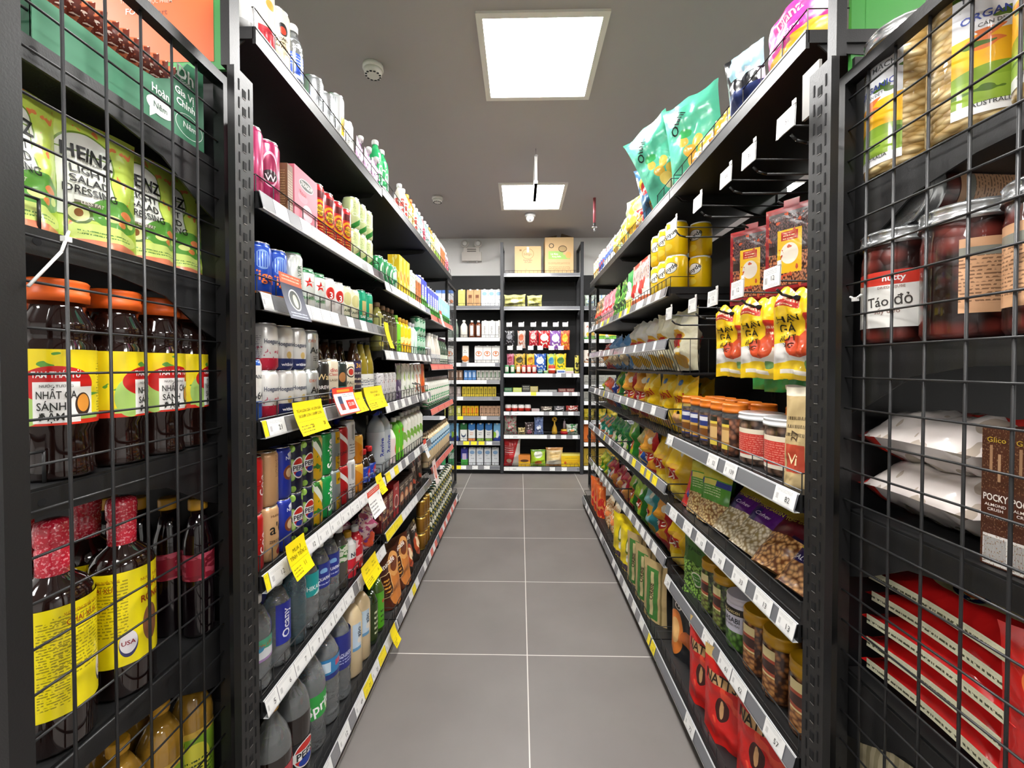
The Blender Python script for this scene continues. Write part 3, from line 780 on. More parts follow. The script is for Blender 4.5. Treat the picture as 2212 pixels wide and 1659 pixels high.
BL = {7: 1.893, 6: 1.53, 5: 1.24, 4: 1.04, 3: .85, 2: .625, 1: .335, 0: .053}
bl, bc, br_ = 'left back bay', 'middle back bay', 'right back bay'
BN = {0: 'lowest shelf', 1: 'second shelf', 2: 'third shelf', 3: 'fourth shelf', 4: 'fifth shelf', 5: 'sixth shelf', 6: 'seventh shelf', 7: 'eighth shelf', 8: 'top shelf'}
BT = {7: '', 6: 'r*2 r*2 r*2 r*2 w w w*2 g*3', 5: 'w w r*1.6 g r*1.6 r*1.6 r*1.6', 4: 'r*2 r*2 r*3 w g*4', 3: 'w g g w g*5', 2: 'w g g y g*3 w g*2', 1: 'w w w g y g*.3 y g*.3 y g*.3 w', 0: 'w w y*1.6 w*.9 g w g w'}
for k, z in BL.items():
    w = .062
    shelf('B', -1.69, -.232, z, f'black {BN[k]} in the left bay of the back wall', [] if k == 7 else [(s - .03, a, b, c) for s, a, b, c in seq(-.90, BT[k].replace('r', 'w'), .068)], x0=4.70, depth=.34, guard=.035, lip=False)
BCZ = {8: 2.265, 7: 1.885, 4: 1.117, 3: .904, 2: .68, 1: .41, 0: .04}
CT = {8: '', 7: '', 4: 'w w w w w w w w w g*.6 w g*.9 w g*.3 w*1.1', 3: 'w w w w w y w w w g*2 w g*.6 w g*1.3', 2: 'w g*.4 w*6 g*1 w g*.5 w g*1 w g*.8', 1: 'w w*7 g*.6 w g*1 w g*1.1 w g', 0: 'w w*6 g*1.5 w g*1.2 w g*1.9'}
for k, z in BCZ.items():
    shelf('B', -.192, .684, z, f'black {BN[k]} in the middle bay of the back wall', seq(-.19, CT[k], .062), x0=4.70, depth=.34, guard=.035 if k in (8, 7, 1, 0) else 0, gstep=.045)
for k, z in {7: 1.885, 6: 1.51, 5: 1.24, 4: .99, 3: .80, 2: .58, 1: .325, 0: .053}.items():
    shelf('B', .724, 1.44, z, f'black {BN[k]} in the right bay of the back wall', [] if k == 7 else seq(.73, 'w g*.2 w g*.2 w g w g w', .068), x0=4.70, depth=.34, guard=.035)

# ================= product templates =================
def cyltpl(key, name, cat, look, r, h, mat, tx=None, low=False, lid=SILV): tpl(key, name, cat, look, 2 * r, 2 * r, lambda: can(r, h, mat, tx, low, lid))
def can_(key, look, base, layers, tx=None, r=.033, h=.168, metal=.25, low=False, lid=SILV, name='beer_can', cat='can', rough=.28):
    cyltpl(key, name, cat, look, r, h, P('print_' + key, base, layers, rough, metal, coat=.3), tx, low, lid)
def bag_(key, look, base, layers, w, h, d, tx=None, kind='pillow', film=.35, rough=.3, seed=1, name='snack_bag', cat='bag', wr=1., coat=.2, lo=False, back=None):
    tpl(key, name, cat, look, w, d, lambda: pouch(w, h, d, P('print_' + key, base, layers, rough, 0, coat, film), tx, kind, seed, lo, wr, back=back))
def box_(key, look, base, layers, w, d, h, tx=None, cap=None, gable=0, capm=None, top=None, name='milk_carton', cat='carton', rough=.4):
    tpl(key, name, cat, look, w, d, lambda: pack(w, d, h, P('print_' + key, base, layers, rough, coat=.2), tx, top, cap, gable, capm))
def bot_(key, look, r, h, body, cap, label=None, name='drink_bottle', cat='bottle', sh=.3, cr=.0145, ch=.018, nr=.013, ribs=0, waist=0, liquid=None, n=20, tx=None, sq=0, foil=None):
    tpl(key, name, cat, look, 2 * r, 2 * r, lambda: bottle(bprof(r, h - ch, nr, sh, ribs=ribs, waist=waist), body, cap, label, n, cr, ch, liquid=liquid, tx=tx, sq=sq, foil=foil))
def L_(key, base, layers=(), rough=.35): return P('label_' + key, base, layers, rough, coat=.2)
W_ = (.80, .80, .78); K_ = '#151515'
CAPO = M('orange_cap', '#e8641e', .4); CAPR = M('red_cap', '#c41c22', .35); CAPY = M('gold_cap', '#c8962a', .35); CAPB = M('blue_cap', '#2236a8', .35); CAPBR = M('brown_cap', '#6e4f33', .5); CAPK = M('black_cap', '#1c1c1e', .4); CAPG = M('lime_cap', '#7fb83a', .4); CAPM = M('mustard_lid', '#b98a16', .38, coat=.3); CAPORL = M('orange_lid', '#e07a22', .38, coat=.2)
# --- cans
can_('paul', 'tall cream beer can with round emblem', '#ece3c4', [('r', .5, .06, .5, .05, '#c9b24a'), ('e', .53, .66, .07, .10, '#2a2a2c'), ('e', .53, .64, .045, .06, '#c8452f'), ('t', .53, .42, .10, .10, 14, '#6b5b3c')], [('PAULANER', .004, .085, .010, '#3b2b20'), ('MÜNCHNER', .004, .066, .007, '#8a6a3c')])
can_('barc', 'white can with barcode side turned out', '#e9e9e6', [('s', .55, .6, .07, .18, 120, K_), ('r', .5, .05, .5, .05, '#b9b9b9')])
can_('creamred', 'cream beer can with red lower band', '#ece3c8', [('r', .5, .18, .5, .18, '#c82f3a'), ('e', .55, .72, .06, .07, '#c8a24a')])
can_('slv', 'plain silver drink can', '#c9cdd0', [('t', .5, .6, .10, .2, 22, '#8a8f94')], metal=.8, h=.122)
can_('slvy', 'tall silver can with yellow block', '#dfe3e4', [('r', .58, .36, .07, .20, '#e6b800'), ('s', .4, .5, .03, .4, 30, '#aab0b4')], [('YTO', .014, .06, .014, K_, 90)], metal=.5)
can_('whts', 'short white drink can', '#eef0ee', [('t', .5, .5, .12, .25, 16, '#b8c0bc')], h=.122)
can_('mag', 'tall magenta can with glossy stripes', '#a11e54', [('s', .5, .5, .5, .42, 14, '#c04a78')], None)
can_('mag2', 'tall magenta can with white oval emblem', '#a11e54', [('e', .5, .55, .10, .27, '#d9a7bb'), ('e', .5, .55, .085, .23, '#8c1846'), ('e', .5, .45, .09, .09, '#2a1a20')], [('W', 0, .070, .018, '#e8d0d8')])
can_('rdh', 'tall red can with yellow emblem', '#b8141c', [('r', .5, .80, .5, .07, '#5c0a10'), ('e', .5, .5, .13, .20, '#e0a010'), ('e', .5, .5, .10, .15, '#b8141c'), ('e', .5, .5, .07, .11, '#e8b41c'), ('t', .5, .2, .12, .06, 16, '#f0c860')], [('RED', 0, .09, .011, K_), ('HORSE', 0, .074, .011, K_)])
can_('som', 'pale green cider can with green swoosh', '#cfdca0', [('d', 1.2, -1., .35, '#2f8f3c'), ('d', 1.2, -1., .52, '#d9e6b0'), ('t', .42, .75, .05, .12, 22, '#8a9060')], [('Cider', .004, .055, .016, '#f4f8e8', 0, .05)], h=.122)
can_('tig', 'blue beer can with orange lettering', '#1c49b4', [('e', .5, .68, .10, .18, '#7f9fd8'), ('s', .5, .68, .09, .14, 34, '#1c49b4'), ('r', .5, .06, .5, .03, '#e8843c')], [('Tiger', .004, .052, .026, '#e8743a', 0, .075, .03)], r=.033, h=.135, metal=.3)
can_('hsil', 'silver can with upright green lettering', '#d6dad6', [('r', .5, .10, .12, .06, '#d94a3a')], [('SILVER', .006, .088, .014, '#3f5a44', 90), ('Heineken', .003, .03, .014, '#1d7a34', 0, .05)], h=.15, lid=M('green_rim', '#2e7a48', .3, .6), metal=.35)
can_('hei', 'silver can with red star', '#dde2dd', [('r', .5, .92, .5, .04, '#2e7a48')], [('★', .004, .078, .026, '#cf2a26'), ('neken', .004, .034, .013, '#1d7a34', 0, .05)], h=.122, lid=M('green_rim'), metal=.3)
can_('b333', 'white can with red oval emblem', '#e9e6e2', [('e', .53, .58, .085, .17, '#d8342a'), ('e', .53, .58, .07, .145, '#c8241e')], [('3', .006, .064, .022, '#ffffff', 0, None, .03)], h=.122)
can_('sgn', 'cream beer can with dark green lettering', '#e4e2c4', [('e', .5, .62, .09, .2, '#c9c48a'), ('r', .5, .06, .5, .05, '#245a3c')], [('BIA', .004, .045, .007, '#1f3f2c'), ('SAIGON', .003, .032, .010, '#1f3f2c', 0, .05)], h=.122, metal=.15)
can_('teal', 'teal green beer can with gold label', '#12a078', [('r', .55, .45, .09, .22, '#c6b878')], [('BIA', .006, .040, .008, '#eef6ee'), ('SAIGO', .005, .026, .011, '#eef6ee', 0, .05)], h=.135)
can_('hoeR', 'silver can with red lower band', '#d3d0cd', [('r', .5, .13, .5, .13, '#bf1f3c'), ('n', 26, 9, .66, '#b8586a'), ('r', .5, .75, .5, .25, '#d8d6d3'), ('t', .33, .5, .08, .25, 24, '#8a8a8c')], [('Hoegaarden', .014, .075, .012, '#3a4258', 0, .052, .03)], h=.122, metal=.3)
can_('hoe', 'silver can with navy lower band', '#dcdad6', [('r', .5, .13, .5, .13, '#27356e'), ('e', .55, .34, .04, .08, '#d9bb78')], [('Hoegaarden', .006, .072, .012, '#3a4258', 0, .056, .03), ('witbier', .006, .016, .009, '#e6e8f0')], h=.122, metal=.3)
can_('bla', 'blue and white can with red ribbon', '#2458b8', [('d', 1.6, -.6, .40, '#e6e4e0'), ('r', .5, .16, .5, .16, '#2458b8'), ('r', .5, .62, .14, .28, '#e8e6e2'), ('r', .44, .48, .03, .16, '#b03044'), ('e', .52, .45, .09, .10, '#efedea')], [('BLANC', .006, .108, .010, '#3c4048'), ('1664', .006, .062, .018, '#2a2c34', 0, .05)], r=.029, h=.15)
can_('asa', 'bright silver can with black lettering', '#c6cac9', [('r', .55, .5, .002, .35, K_), ('t', .56, .28, .06, .08, 22, K_)], [('DRY', -.002, .088, .009, '#b85a3a'), ('As', .004, .060, .020, K_, 0, None, .04)], h=.122, metal=.75)
can_('war', 'tall black beer can with gold lettering', '#23211f', [('t', .5, .2, .1, .1, 14, '#b8a070')], [('War', 0, .098, .020, '#d8c08a'), ('BREW', 0, .064, .012, '#e8e4dc')], h=.150)
can_('edel', 'tall cream can with red script', '#e4d9c0', [('r', .5, .07, .5, .06, '#b02a30'), ('e', .5, .26, .09, .12, '#4a62a0'), ('e', .5, .26, .05, .08, '#e0c8a0')], [('diva', 0, .120, .014, '#b8262a'), ('Classic', 0, .105, .010, '#b8262a'), ('LAGER', 0, .085, .008, '#6a4a30')], h=.158)
can_('sap', 'dark green beer can with teal panel', '#1d2a28', [('r', .5, .3, .12, .10, '#2f7a72'), ('e', .5, .62, .07, .12, '#b07a4a')], [('SAPPORO', 0, .046, .010, '#d8ece8', 0, .045), ('BLACK', 0, .02, .007, '#cfd8d4')], h=.150)
can_('pau2', 'cream beer can with red round emblem', '#e6dcc2', [('e', .5, .74, .10, .14, '#2c2c2c'), ('e', .5, .74, .08, .11, '#e0d8c4'), ('e', .5, .74, .055, .08, '#c83a2c'), ('r', .5, .06, .5, .06, '#7aa05a')], [('PALE', 0, .070, .012, '#5a4a38'), ('ALE', 0, .055, .009, '#5a4a38')], h=.150)
can_('coke', 'slim red cola can with white swirl', '#bd0f16', [('e', .62, .62, .05, .12, '#e8dcdc'), ('e', .60, .64, .05, .12, '#bd0f16'), ('e', .64, .24, .05, .12, '#e8dcdc'), ('r', .5, .5, .5, .004, '#5a0a0c')], [('Cola', .004, .07, .020, '#ead8d8', 90)], r=.029, h=.142, name='soda_can')
can_('tan', 'slim tan coffee can with barcode', '#c2976a', [('t', .55, .72, .07, .2, 34, '#6a4628'), ('r', .58, .28, .035, .10, '#e8e0d0'), ('s', .58, .28, .032, .085, 110, K_)], None, r=.029, h=.142, name='soda_can')
can_('tan2', 'slim tan cola can with black script', '#cda274', [('e', .53, .16, .05, .06, '#a0242a')], [("a'C", .004, .085, .030, K_, 0, .05), ('ZERO SUGAR', .003, .052, .007, K_, 0, .05), ('Hương vị', 0, .118, .007, '#5a3a20')], r=.029, h=.142, name='soda_can')
can_('pbl', 'slim blue can with brown splash', '#1b2f9a', [('e', .5, .5, .10, .14, '#7a4028'), ('e', .5, .5, .06, .09, '#d8b48a'), ('e', .55, .85, .08, .05, '#e8ecf4')], [('NEW', .004, .112, .010, '#e8ecf8')], r=.029, h=.142, name='soda_can')
can_('pep', 'slim navy can with lime slices', '#0d1230', [('e', .46, .90, .045, .07, '#9cc84e'), ('e', .455, .60, .05, .09, '#8dc046'), ('e', .455, .60, .035, .065, '#c4e08a'), ('e', .455, .34, .05, .09, '#8dc046'), ('e', .455, .34, .035, .065, '#c4e08a'), ('e', .47, .08, .045, .07, '#9cc84e'), ('e', .66, .88, .05, .07, '#8dc046'), ('e', .57, .50, .115, .215, '#f0f0f0'), ('e', .57, .50, .10, .19, '#c02a24'), ('r', .57, .50, .115, .07, '#f2f2f0'), ('e', .57, .375, .065, .055, '#1c3a9a')], [('PEPSI', .013, .071, .014, '#101428', 0, .036, .05)], r=.029, h=.142, name='soda_can')
can_('mir', 'slim yellow can with green leaves', '#e2b414', [('d', 1.4, .7, 1.12, '#e8ecdc'), ('d', 1.4, .7, 1.26, '#2c6a30'), ('d', 1.4, .7, 1.36, '#d8c05a'), ('n', 8, 5, .62, '#3f8a34')], None, r=.029, h=.142, name='soda_can')
can_('spr', 'slim green can with upright white lettering', '#149a48', [('r', .5, .98, .5, .02, '#0c5a2c')], [('Sprite', .003, .071, .030, '#f2f8f2', 90, .128, .04)], r=.029, h=.142, name='soda_can')
can_('sch', 'slim silver can with yellow block', '#8f9899', [('r', .56, .80, .08, .14, '#e0b010'), ('r', .56, .18, .08, .16, '#e0b010')], [('CHẾ TÔI', .010, .030, .010, K_, 90), ('es', .010, .112, .014, K_)], r=.029, h=.142, metal=.6, name='soda_can')
can_('stn', 'slim red can with white slanted badge', '#b8141c', [('d', 1.2, 1., 1.22, '#e8e8e6'), ('d', 1.2, 1., 1.36, '#b8141c')], [('STING', .006, .05, .012, '#1c1c1c', 60)], r=.029, h=.142, name='soda_can')
can_('mon', 'slim white energy can with claw marks', '#e4e6e6', [('r', .53, .68, .012, .2, '#8a8e90'), ('r', .56, .70, .008, .18, '#8a8e90'), ('r', .50, .70, .008, .18, '#8a8e90'), ('t', .53, .25, .09, .15, 14, '#6a6e70')], None, r=.029, h=.150, name='soda_can')
can_('ora', 'slim orange soda can', '#e08a14', [('d', 1.2, 1, 1.2, '#eab040'), ('e', .5, .35, .09, .12, '#c86a10')], None, r=.029, h=.115, name='soda_can')
can_('grn', 'green beer can with pale label', '#2f8f56', [('e', .5, .5, .10, .28, '#cfe4d2'), ('e', .5, .5, .06, .18, '#2f8f56')], None, h=.122, low=True)
can_('grl', 'light green can with white figure', '#bfe3cf', [('n', 7, 4, .56, '#3aa06a'), ('r', .5, .94, .5, .05, '#2d7a55')], None, h=.122, low=True)
can_('wred', 'white can with red dot', '#e2e0e2', [('e', .54, .72, .05, .07, '#d8482c'), ('n', 22, 14, .62, '#a8a4a8')], None, r=.029, h=.145, low=True, name='soda_can')
can_('gold', 'gold coffee can with cream ring', '#a9782a', [('r', .5, .93, .5, .03, '#e8c860'), ('r', .5, .07, .5, .03, '#e8c860'), ('t', .5, .5, .14, .22, 12, '#6a4416')], None, r=.029, h=.104, low=True, name='coffee_can', metal=.55)
can_('mix', 'white and green drink can', '#e8e8d8', [('n', 5, 3, .5, '#1c3f2c'), ('n', 9, 4, .62, '#d8c020')], None, r=.029, h=.10, low=True, name='soda_can')
can_('sny', 'yellow snack tin with white oval logo', '#f0c40c', [('e', .54, .62, .105, .17, K_), ('e', .54, .62, .098, .155, '#f4f4f0'), ('t', .3, .5, .08, .35, 24, '#c89a08'), ('r', .5, .98, .5, .02, '#f4f4ee'), ('e', .5, .25, .08, .1, '#f6d850')], [('Snyde', .012, .090, .020, K_, .45, .07, .03)], r=.047, h=.145, metal=0, lid=WHT, name='snack_tin', cat='tin')
# --- bottles
def wrapl(*a): return a
bot_('vod', 'clear bottle with white cap, blue label', .028, .19, CLEAR, WHT, (.03, .10, L_('vod', '#2a55c8', [('t', .5, .7, .2, .2, 8, '#dfe8ff'), ('r', .5, .08, .5, .07, '#bcd0f0')])), sh=.28)
bot_('grsoda', 'green soda bottle with white cap', .032, .22, M('green_soda', '#2fae6a', .15, coat=1), WHT, (.03, .13, L_('grsoda', '#1f9a56', [('n', 9, 4, .55, '#d8f0e0')])), sh=.3)
for k_, lk, bc_, cp_, lb_ in (('bo1', 'small bottle with orange cap', '#d88838', CAPO, '#e8c080'), ('bo2', 'small bottle with yellow cap', '#d8b850', CAPY, '#e8d8a0'), ('bo3', 'small bottle with white cap', '#d8cfc0', WHT, '#b8392c'), ('bo4', 'small pink drink bottle', '#d89aa0', WHT, '#c83050'), ('bo5', 'small teal and white bottle', '#8fc8bc', WHT, '#e8ece8')):
    bot_(k_, lk, .030, .185, M('drink_' + k_, bc_, .2, coat=.8), cp_, (.02, .10, L_(k_, lb_, [('n', 8, 4, .55, bc_)])), n=12)
bot_('wine', 'brown bottle with black cap', .034, .235, AMBER, CAPK, (.04, .12, L_('wine', '#d8d0bc', [('t', .5, .5, .2, .35, 7, K_)])), sh=.42, nr=.012)
bot_('cor', 'clear beer bottle with white label', .030, .235, M('pale_beer', '#8a7a22', .08, coat=1), CAPK, (.045, .10, L_('cor', '#e4e4dc', [('t', .5, .3, .2, .2, 6, '#3a4a7a')], .4)), sh=.45, name='beer_bottle', ch=.008, cr=.013, nr=.012)
T['cor']['make'] = lambda: bottle(bprof(.030, .227, .012, .45), MATS['pale_beer'], CAPK, (.045, .10, MATS['label_cor'], [('Corona', 0, .075, .013, '#28304a', 0, .045)]), 20, .013, .008, liquid=(MATS['pale_beer'], .17))
bot_('brn', 'brown beer bottle with black crown cap', .030, .235, AMBER, CAPK, (.04, .10, L_('brn', '#caa878', [('t', .5, .5, .2, .35, 7, K_)])), sh=.45, name='beer_bottle', ch=.008, cr=.013, nr=.012)
bot_('b36', 'brown bottle with purple neck label', .030, .235, AMBER, CAPK, (.04, .155, L_('b36', '#2a2436', [('r', .5, .8, .5, .14, '#3a3260'), ('t', .5, .3, .2, .2, 6, '#b8a890')]), [('36', 0, .135, .018, '#d8a030', 0, None, .03), ('GUSTO', 0, .105, .008, '#e8e0d8')]), sh=.42, name='beer_bottle', ch=.008, cr=.013, nr=.012)
bot_('teap', 'olive tea bottle with brown cap', .031, .225, M('tea_olive', '#8f8a4a', .12, coat=1), CAPBR, (.02, .165, L_('teap', '#9a9a58', [('r', .54, .5, .05, .42, '#14160c'), ('e', .5, .1, .08, .09, '#e6dc6a')]), [('TEA+', .005, .10, .020, '#f0f0e0', -90, .11, .03)]), waist=0)
bot_('tea2', 'dark tea bottle with brown cap', .031, .22, M('tea_dark', '#3a3420', .12, coat=1), CAPBR, (.03, .13, L_('tea2', '#5a5434', [('e', .5, .15, .07, .12, '#e8e09a'), ('e', .5, .15, .045, .08, '#4a4424')])), n=14)
bot_('grtall', 'bright green drink bottle', .030, .20, M('lime_drink', '#6cc02a', .2, coat=.8), CAPG, (.01, .15, L_('grtall', '#7ed236', [('e', .55, .75, .05, .06, '#e0502c'), ('t', .5, .3, .1, .2, 8, '#2a6a18')])), n=14)
bot_('ylw', 'yellow drink bottle with gold cap', .031, .195, M('yellow_drink', '#e8c020', .2, coat=.8), CAPY, (.01, .15, L_('ylw', '#f0cf20', [('e', .5, .3, .10, .2, '#e89a20'), ('n', 6, 3, .6, '#f8ec9a')])), n=14)
bot_('mint', 'mint and white bottle with white cap', .032, .19, M('mint_drink', '#cfe9de', .2, coat=.8), M('grey_cap', '#b8b0b8', .4), (.005, .14, L_('mint', '#d6efe2', [('e', .53, .3, .06, .3, '#1e9a62'), ('e', .45, .7, .06, .12, '#f4f8f4')])), n=14)
bot_('rev', 'tall silver bottle with blue cap', .041, .29, M('grey_drink', '#a4acb0', .12, coat=.9), CAPB, (.05, .19, L_('rev', '#b4babd', [('r', .66, .35, .06, .3, '#1f48b8')]), [('Revive', .004, .12, .024, '#1c2a8a', 90, .13, .03)]), sh=.26, cr=.019, ribs=3)
bot_('rcs', 'small cola bottle with red cap', .030, .155, COLA, CAPR, (.02, .085, L_('rcs', '#1f3fae', [('e', .5, .55, .08, .3, '#c02a3a'), ('n', 10, 5, .6, '#8aa0d8')])), sh=.4, n=16)
bot_('wat', 'clear water bottle with white label', .036, .235, CLEAR, WHT, (.075, .13, L_('wat', '#d4d8dc', [('d', 1.5, 1.5, 1.6, '#4a9a7a'), ('e', .45, .6, .05, .15, '#3a8ab0'), ('r', .5, .06, .5, .06, '#a080b0')]), [('ION LIFE', .004, .115, .008, '#b06a28')]), ribs=5, name='water_bottle')
bot_('oca', 'clear water bottle with deep blue label', .034, .235, CLEAR, WHT, (.06, .17, L_('oca', '#1d2a9c'), [('Ocany', 0, .115, .022, '#eef0ff', 90, .10, .03)], (.38, .62)), ribs=4, name='water_bottle')
bot_('hik', 'blue tinted water bottle', .034, .255, CLEARB, WHT, None, ribs=3, name='water_bottle')
bot_('hik2', 'clear water bottle with teal label', .033, .235, CLEAR, WHT, (.10, .17, L_('hik2', '#16a0a0', [('d', 1.5, -1, .7, '#bfe6e6')]), [('HIKARI', 0, .125, .014, '#f0ffff', 0, .05, .03)]), ribs=4, name='water_bottle')
bot_('aqu', 'clear water bottle with navy label', .034, .235, CLEAR, WHT, (.085, .165, L_('aqu', '#202f8c', [('e', .5, .68, .06, .12, '#7fb0e0'), ('r', .5, .58, .08, .03, '#202f8c'), ('t', .5, .15, .12, .08, 8, '#c0c8f0')]), [('AQUAFINA', 0, .115, .011, '#eef2ff', 0, .056, .03)]), ribs=4, name='water_bottle')
bot_('hrb', 'dark drink bottle with pale green label', .032, .225, M('grey_tea', '#4a4640', .1, coat=1), WHT, (.10, .16, L_('hrb', '#d8dcc8', [('n', 9, 5, .56, '#3a7a30')])), name='drink_bottle')
bot_('nut', 'white milk bottle with yellow cap', .031, .175, M('milk_white', '#ececea', .3, coat=.5), CAPY, (.005, .13, L_('nut', '#ececea', [('r', .5, .28, .5, .28, '#d8283c')]), [('Nu', .006, .09, .018, '#2a2a3a', 0, None, .03), ('FRESH', 0, .035, .010, '#ffe8ea')]))
bot_('redj', 'red juice bottle with white cap', .031, .17, M('red_juice', '#c2202c', .2, coat=.8), WHT, (.01, .12, L_('redj', '#cc2232', [('n', 7, 4, .58, '#f0c0c0')])))
bot_('dksod', 'large dark soda bottle, yellow cap', .046, .29, COLA, CAPY, None, sh=.34, cr=.016, name='soda_bottle')
T['dksod']['make'] = lambda: bottle(bprof(.046, .272, .013, .40), GLASSG, CAPY, (.05, .13, L_('dks', '#1c3a2a', [('n', 8, 4, .55, '#7ab04a'), ('d', 1.5, 1.5, 1.7, '#b02a38')])), 24, .016, .018, liquid=(COLA, .17))
bot_('pp15', 'large cola bottle with round logo', .046, .31, COLA, CAPK, None, name='soda_bottle')
T['pp15']['make'] = lambda: bottle(bprof(.046, .292, .013, .36), GLASSG, CAPK, (.035, .115, L_('pp', '#14141a', [('e', .52, .52, .13, .46, '#f0f0ee'), ('e', .52, .52, .12, .42, '#cc2c24'), ('r', .52, .52, .13, .15, '#f2f2f0'), ('e', .52, .26, .08, .15, '#1f3fa0'), ('e', .64, .42, .03, .1, '#8cc04a')]), [('PEPSI', .006, .077, .020, '#14161c', 0, .062, .05)]), 24, .016, .018, liquid=(COLA, .19))
bot_('sp15', 'large clear soda bottle with green label', .045, .31, CLEAR, WHT, (.10, .17, L_('sp15', '#2fa044', [('e', .62, .2, .05, .16, '#cfe8a0')]), [('Sprite', .004, .135, .034, '#ffffff', .15, .10, .05)]), sh=.38, name='soda_bottle')
bot_('lav', 'large ribbed water bottle, light blue label', .044, .31, CLEAR, CAPB, (.15, .215, L_('lav', '#2f7fb8', [('r', .40, .6, .07, .25, '#cfe0ee'), ('r', .58, .66, .05, .14, '#c84a6a'), ('r', .5, .12, .5, .12, '#202f7c')])), ribs=7, name='water_bottle')
bot_('aq15', 'large water bottle with navy label', .042, .31, CLEAR, CAPB, (.11, .23, L_('aq15', '#232c80', [('t', .5, .25, .14, .12, 12, '#b0b8e8')]), [('AQUAFINA', 0, .16, .013, '#dfe4ff', 0, .06)]), ribs=4, name='water_bottle')
bot_('rice', 'cream rice drink bottle with pale blue label', .040, .29, M('cream_drink', '#e4cda4', .25, coat=.7), WHT, (.10, .20, L_('rice', '#c8dcec', [('r', .5, .06, .5, .06, '#6aa0cc'), ('e', .55, .35, .05, .12, '#e8e4dc')]), [('gạo', .006, .165, .018, '#2c3a48', 90)]), sh=.22, sq=.10)
bot_('gtea', 'dark green tea bottle', .032, .25, M('dk_green_tea', '#1f3014', .1, coat=1), M('green_cap', '#3f7a2c', .4), (.02, .17, L_('gtea', '#2c3c14', [('t', .5, .5, .1, .35, 7, '#e0e4c0')])))
bot_('grn5', 'green juice bottle with lime cap', .034, .255, M('green_clear', '#3f5a1c', .08, coat=1), CAPG, (.02, .175, L_('grn5', '#58b020', [('e', .55, .72, .04, .05, '#c8502c'), ('t', .52, .35, .05, .2, 7, '#1f3a10')])), sh=.28)
bot_('whb', 'large white milk bottle', .038, .23, M('milk_bottle', '#e6e0d4', .3, coat=.5), WHT, (.01, .09, L_('whb', '#e8e4dc', [('t', .5, .5, .2, .35, 8, '#8a9ab8')])), sh=.55, n=14, cr=.018, nr=.017)
bot_('dkg', 'dark green glass bottle', .036, .22, M('dkg_glass', '#39503c', .12, coat=1), M('purple_cap', '#3a1030', .4), (.01, .08, L_('dkg', '#d8e0d0', [('r', .5, .2, .5, .06, '#2c5a3a')])), sh=.5, n=14)
bot_('wcar', 'white drink bottle with green script', .031, .22, M('white_bot', '#e6e6dc', .35), M('grey_cap'), (.005, .16, L_('wcar', '#eceae0', [('n', 5, 9, .60, '#2f9a5a'), ('r', .5, .05, .5, .05, '#2c5a38')])), n=12, sh=.2)
bot_('cbl', 'cream bottle with light blue label', .031, .24, M('cream_drink'), M('tan_cap', '#8a7458', .4), (.11, .19, L_('cbl', '#bfdcec', [('r', .5, .1, .5, .1, '#5a9aca'), ('n', 6, 3, .66, '#2a5a7a')])), n=12, sh=.2)
bot_('ntb', 'white nut milk bottle with white cap', .034, .235, M('white_bot'), WHT, (.005, .17, L_('ntb', '#e8e8dc', [('n', 4, 3, .57, '#7fb04a'), ('e', .54, .75, .05, .06, '#2c8a4a')])), n=14, sh=.2)
bot_('grc', 'green nut milk bottle with white cap', .032, .225, M('lime_bot', '#62b82c', .35), WHT, (.005, .17, L_('grc', '#66c02e', [('e', .5, .3, .05, .10, '#f0e08a'), ('e', .55, .62, .04, .08, '#f0e08a'), ('e', .5, .9, .05, .06, '#d8402c')])), n=16, sh=.2)
bot_('stw', 'strawberry milk bottle with white cap', .032, .20, M('white_bot'), WHT, (.005, .13, L_('stw', '#eedad8', [('e', .55, .55, .08, .22, '#d83a2c')])), n=16)
# --- cartons and boxes
box_('strong', 'pink four-can cider pack', '#c96a7c', [('e', .5, .76, .30, .10, '#e4dcd8'), ('e', .5, .76, .28, .088, '#23221f'), ('e', .55, .25, .22, .16, '#e2a8b2'), ('e', .35, .5, .2, .1, '#d27a8c')], .132, .066, .155, [('STRONGBOW', 0, .118, .013, '#f0ece6', 0, .064), ('Rosé', -.02, .09, .014, '#a8384c')], name='can_carrier', cat='carton')
box_('brn1', 'brown slim carton', '#6a4a30', [('t', .5, .5, .4, .4, 20, '#a88a68')], .028, .066, .14, name='carton', cat='carton')
box_('ylc', 'yellow juice carton', '#e8c41c', [('e', .5, .45, .35, .2, '#f0902a'), ('n', 5, 5, .6, '#f6e88a')], .065, .06, .20, name='juice_carton')
box_('gyc', 'green and white carton', '#e8ecd8', [('r', .5, .15, .5, .15, '#9ac23c'), ('n', 6, 9, .6, '#6aa04a')], .06, .06, .185, cap=.012, gable=.02)
box_('orc', 'orange and white carton', '#e2e0da', [('r', .5, .4, .5, .4, '#c9763c'), ('n', 7, 9, .6, '#8a4a24')], .06, .06, .17)
box_('blc', 'blue milk carton with green base', '#4a58d0', [('r', .5, .2, .5, .2, '#4fae3a'), ('r', .5, .55, .3, .25, '#e6e6f4'), ('t', .5, .55, .2, .2, 12, '#4a58d0')], .07, .07, .205, cap=.014, gable=.025)
box_('lbc', 'light blue milk carton with green base', '#a0dcec', [('r', .5, .18, .5, .18, '#3c9a3a'), ('e', .5, .6, .25, .16, '#d8f0f6')], .07, .07, .205, cap=.014, gable=.025)
box_('grbag', 'dark red coffee box', '#6a1a1e', [('e', .5, .6, .3, .2, '#2a0c0c'), ('n', 5, 5, .62, '#c89a6a'), ('t', .5, .85, .4, .08, 12, '#e8d8b0')], .085, .11, .15, [('G7', 0, .09, .022, '#e8d8b8')], name='coffee_box', cat='box')
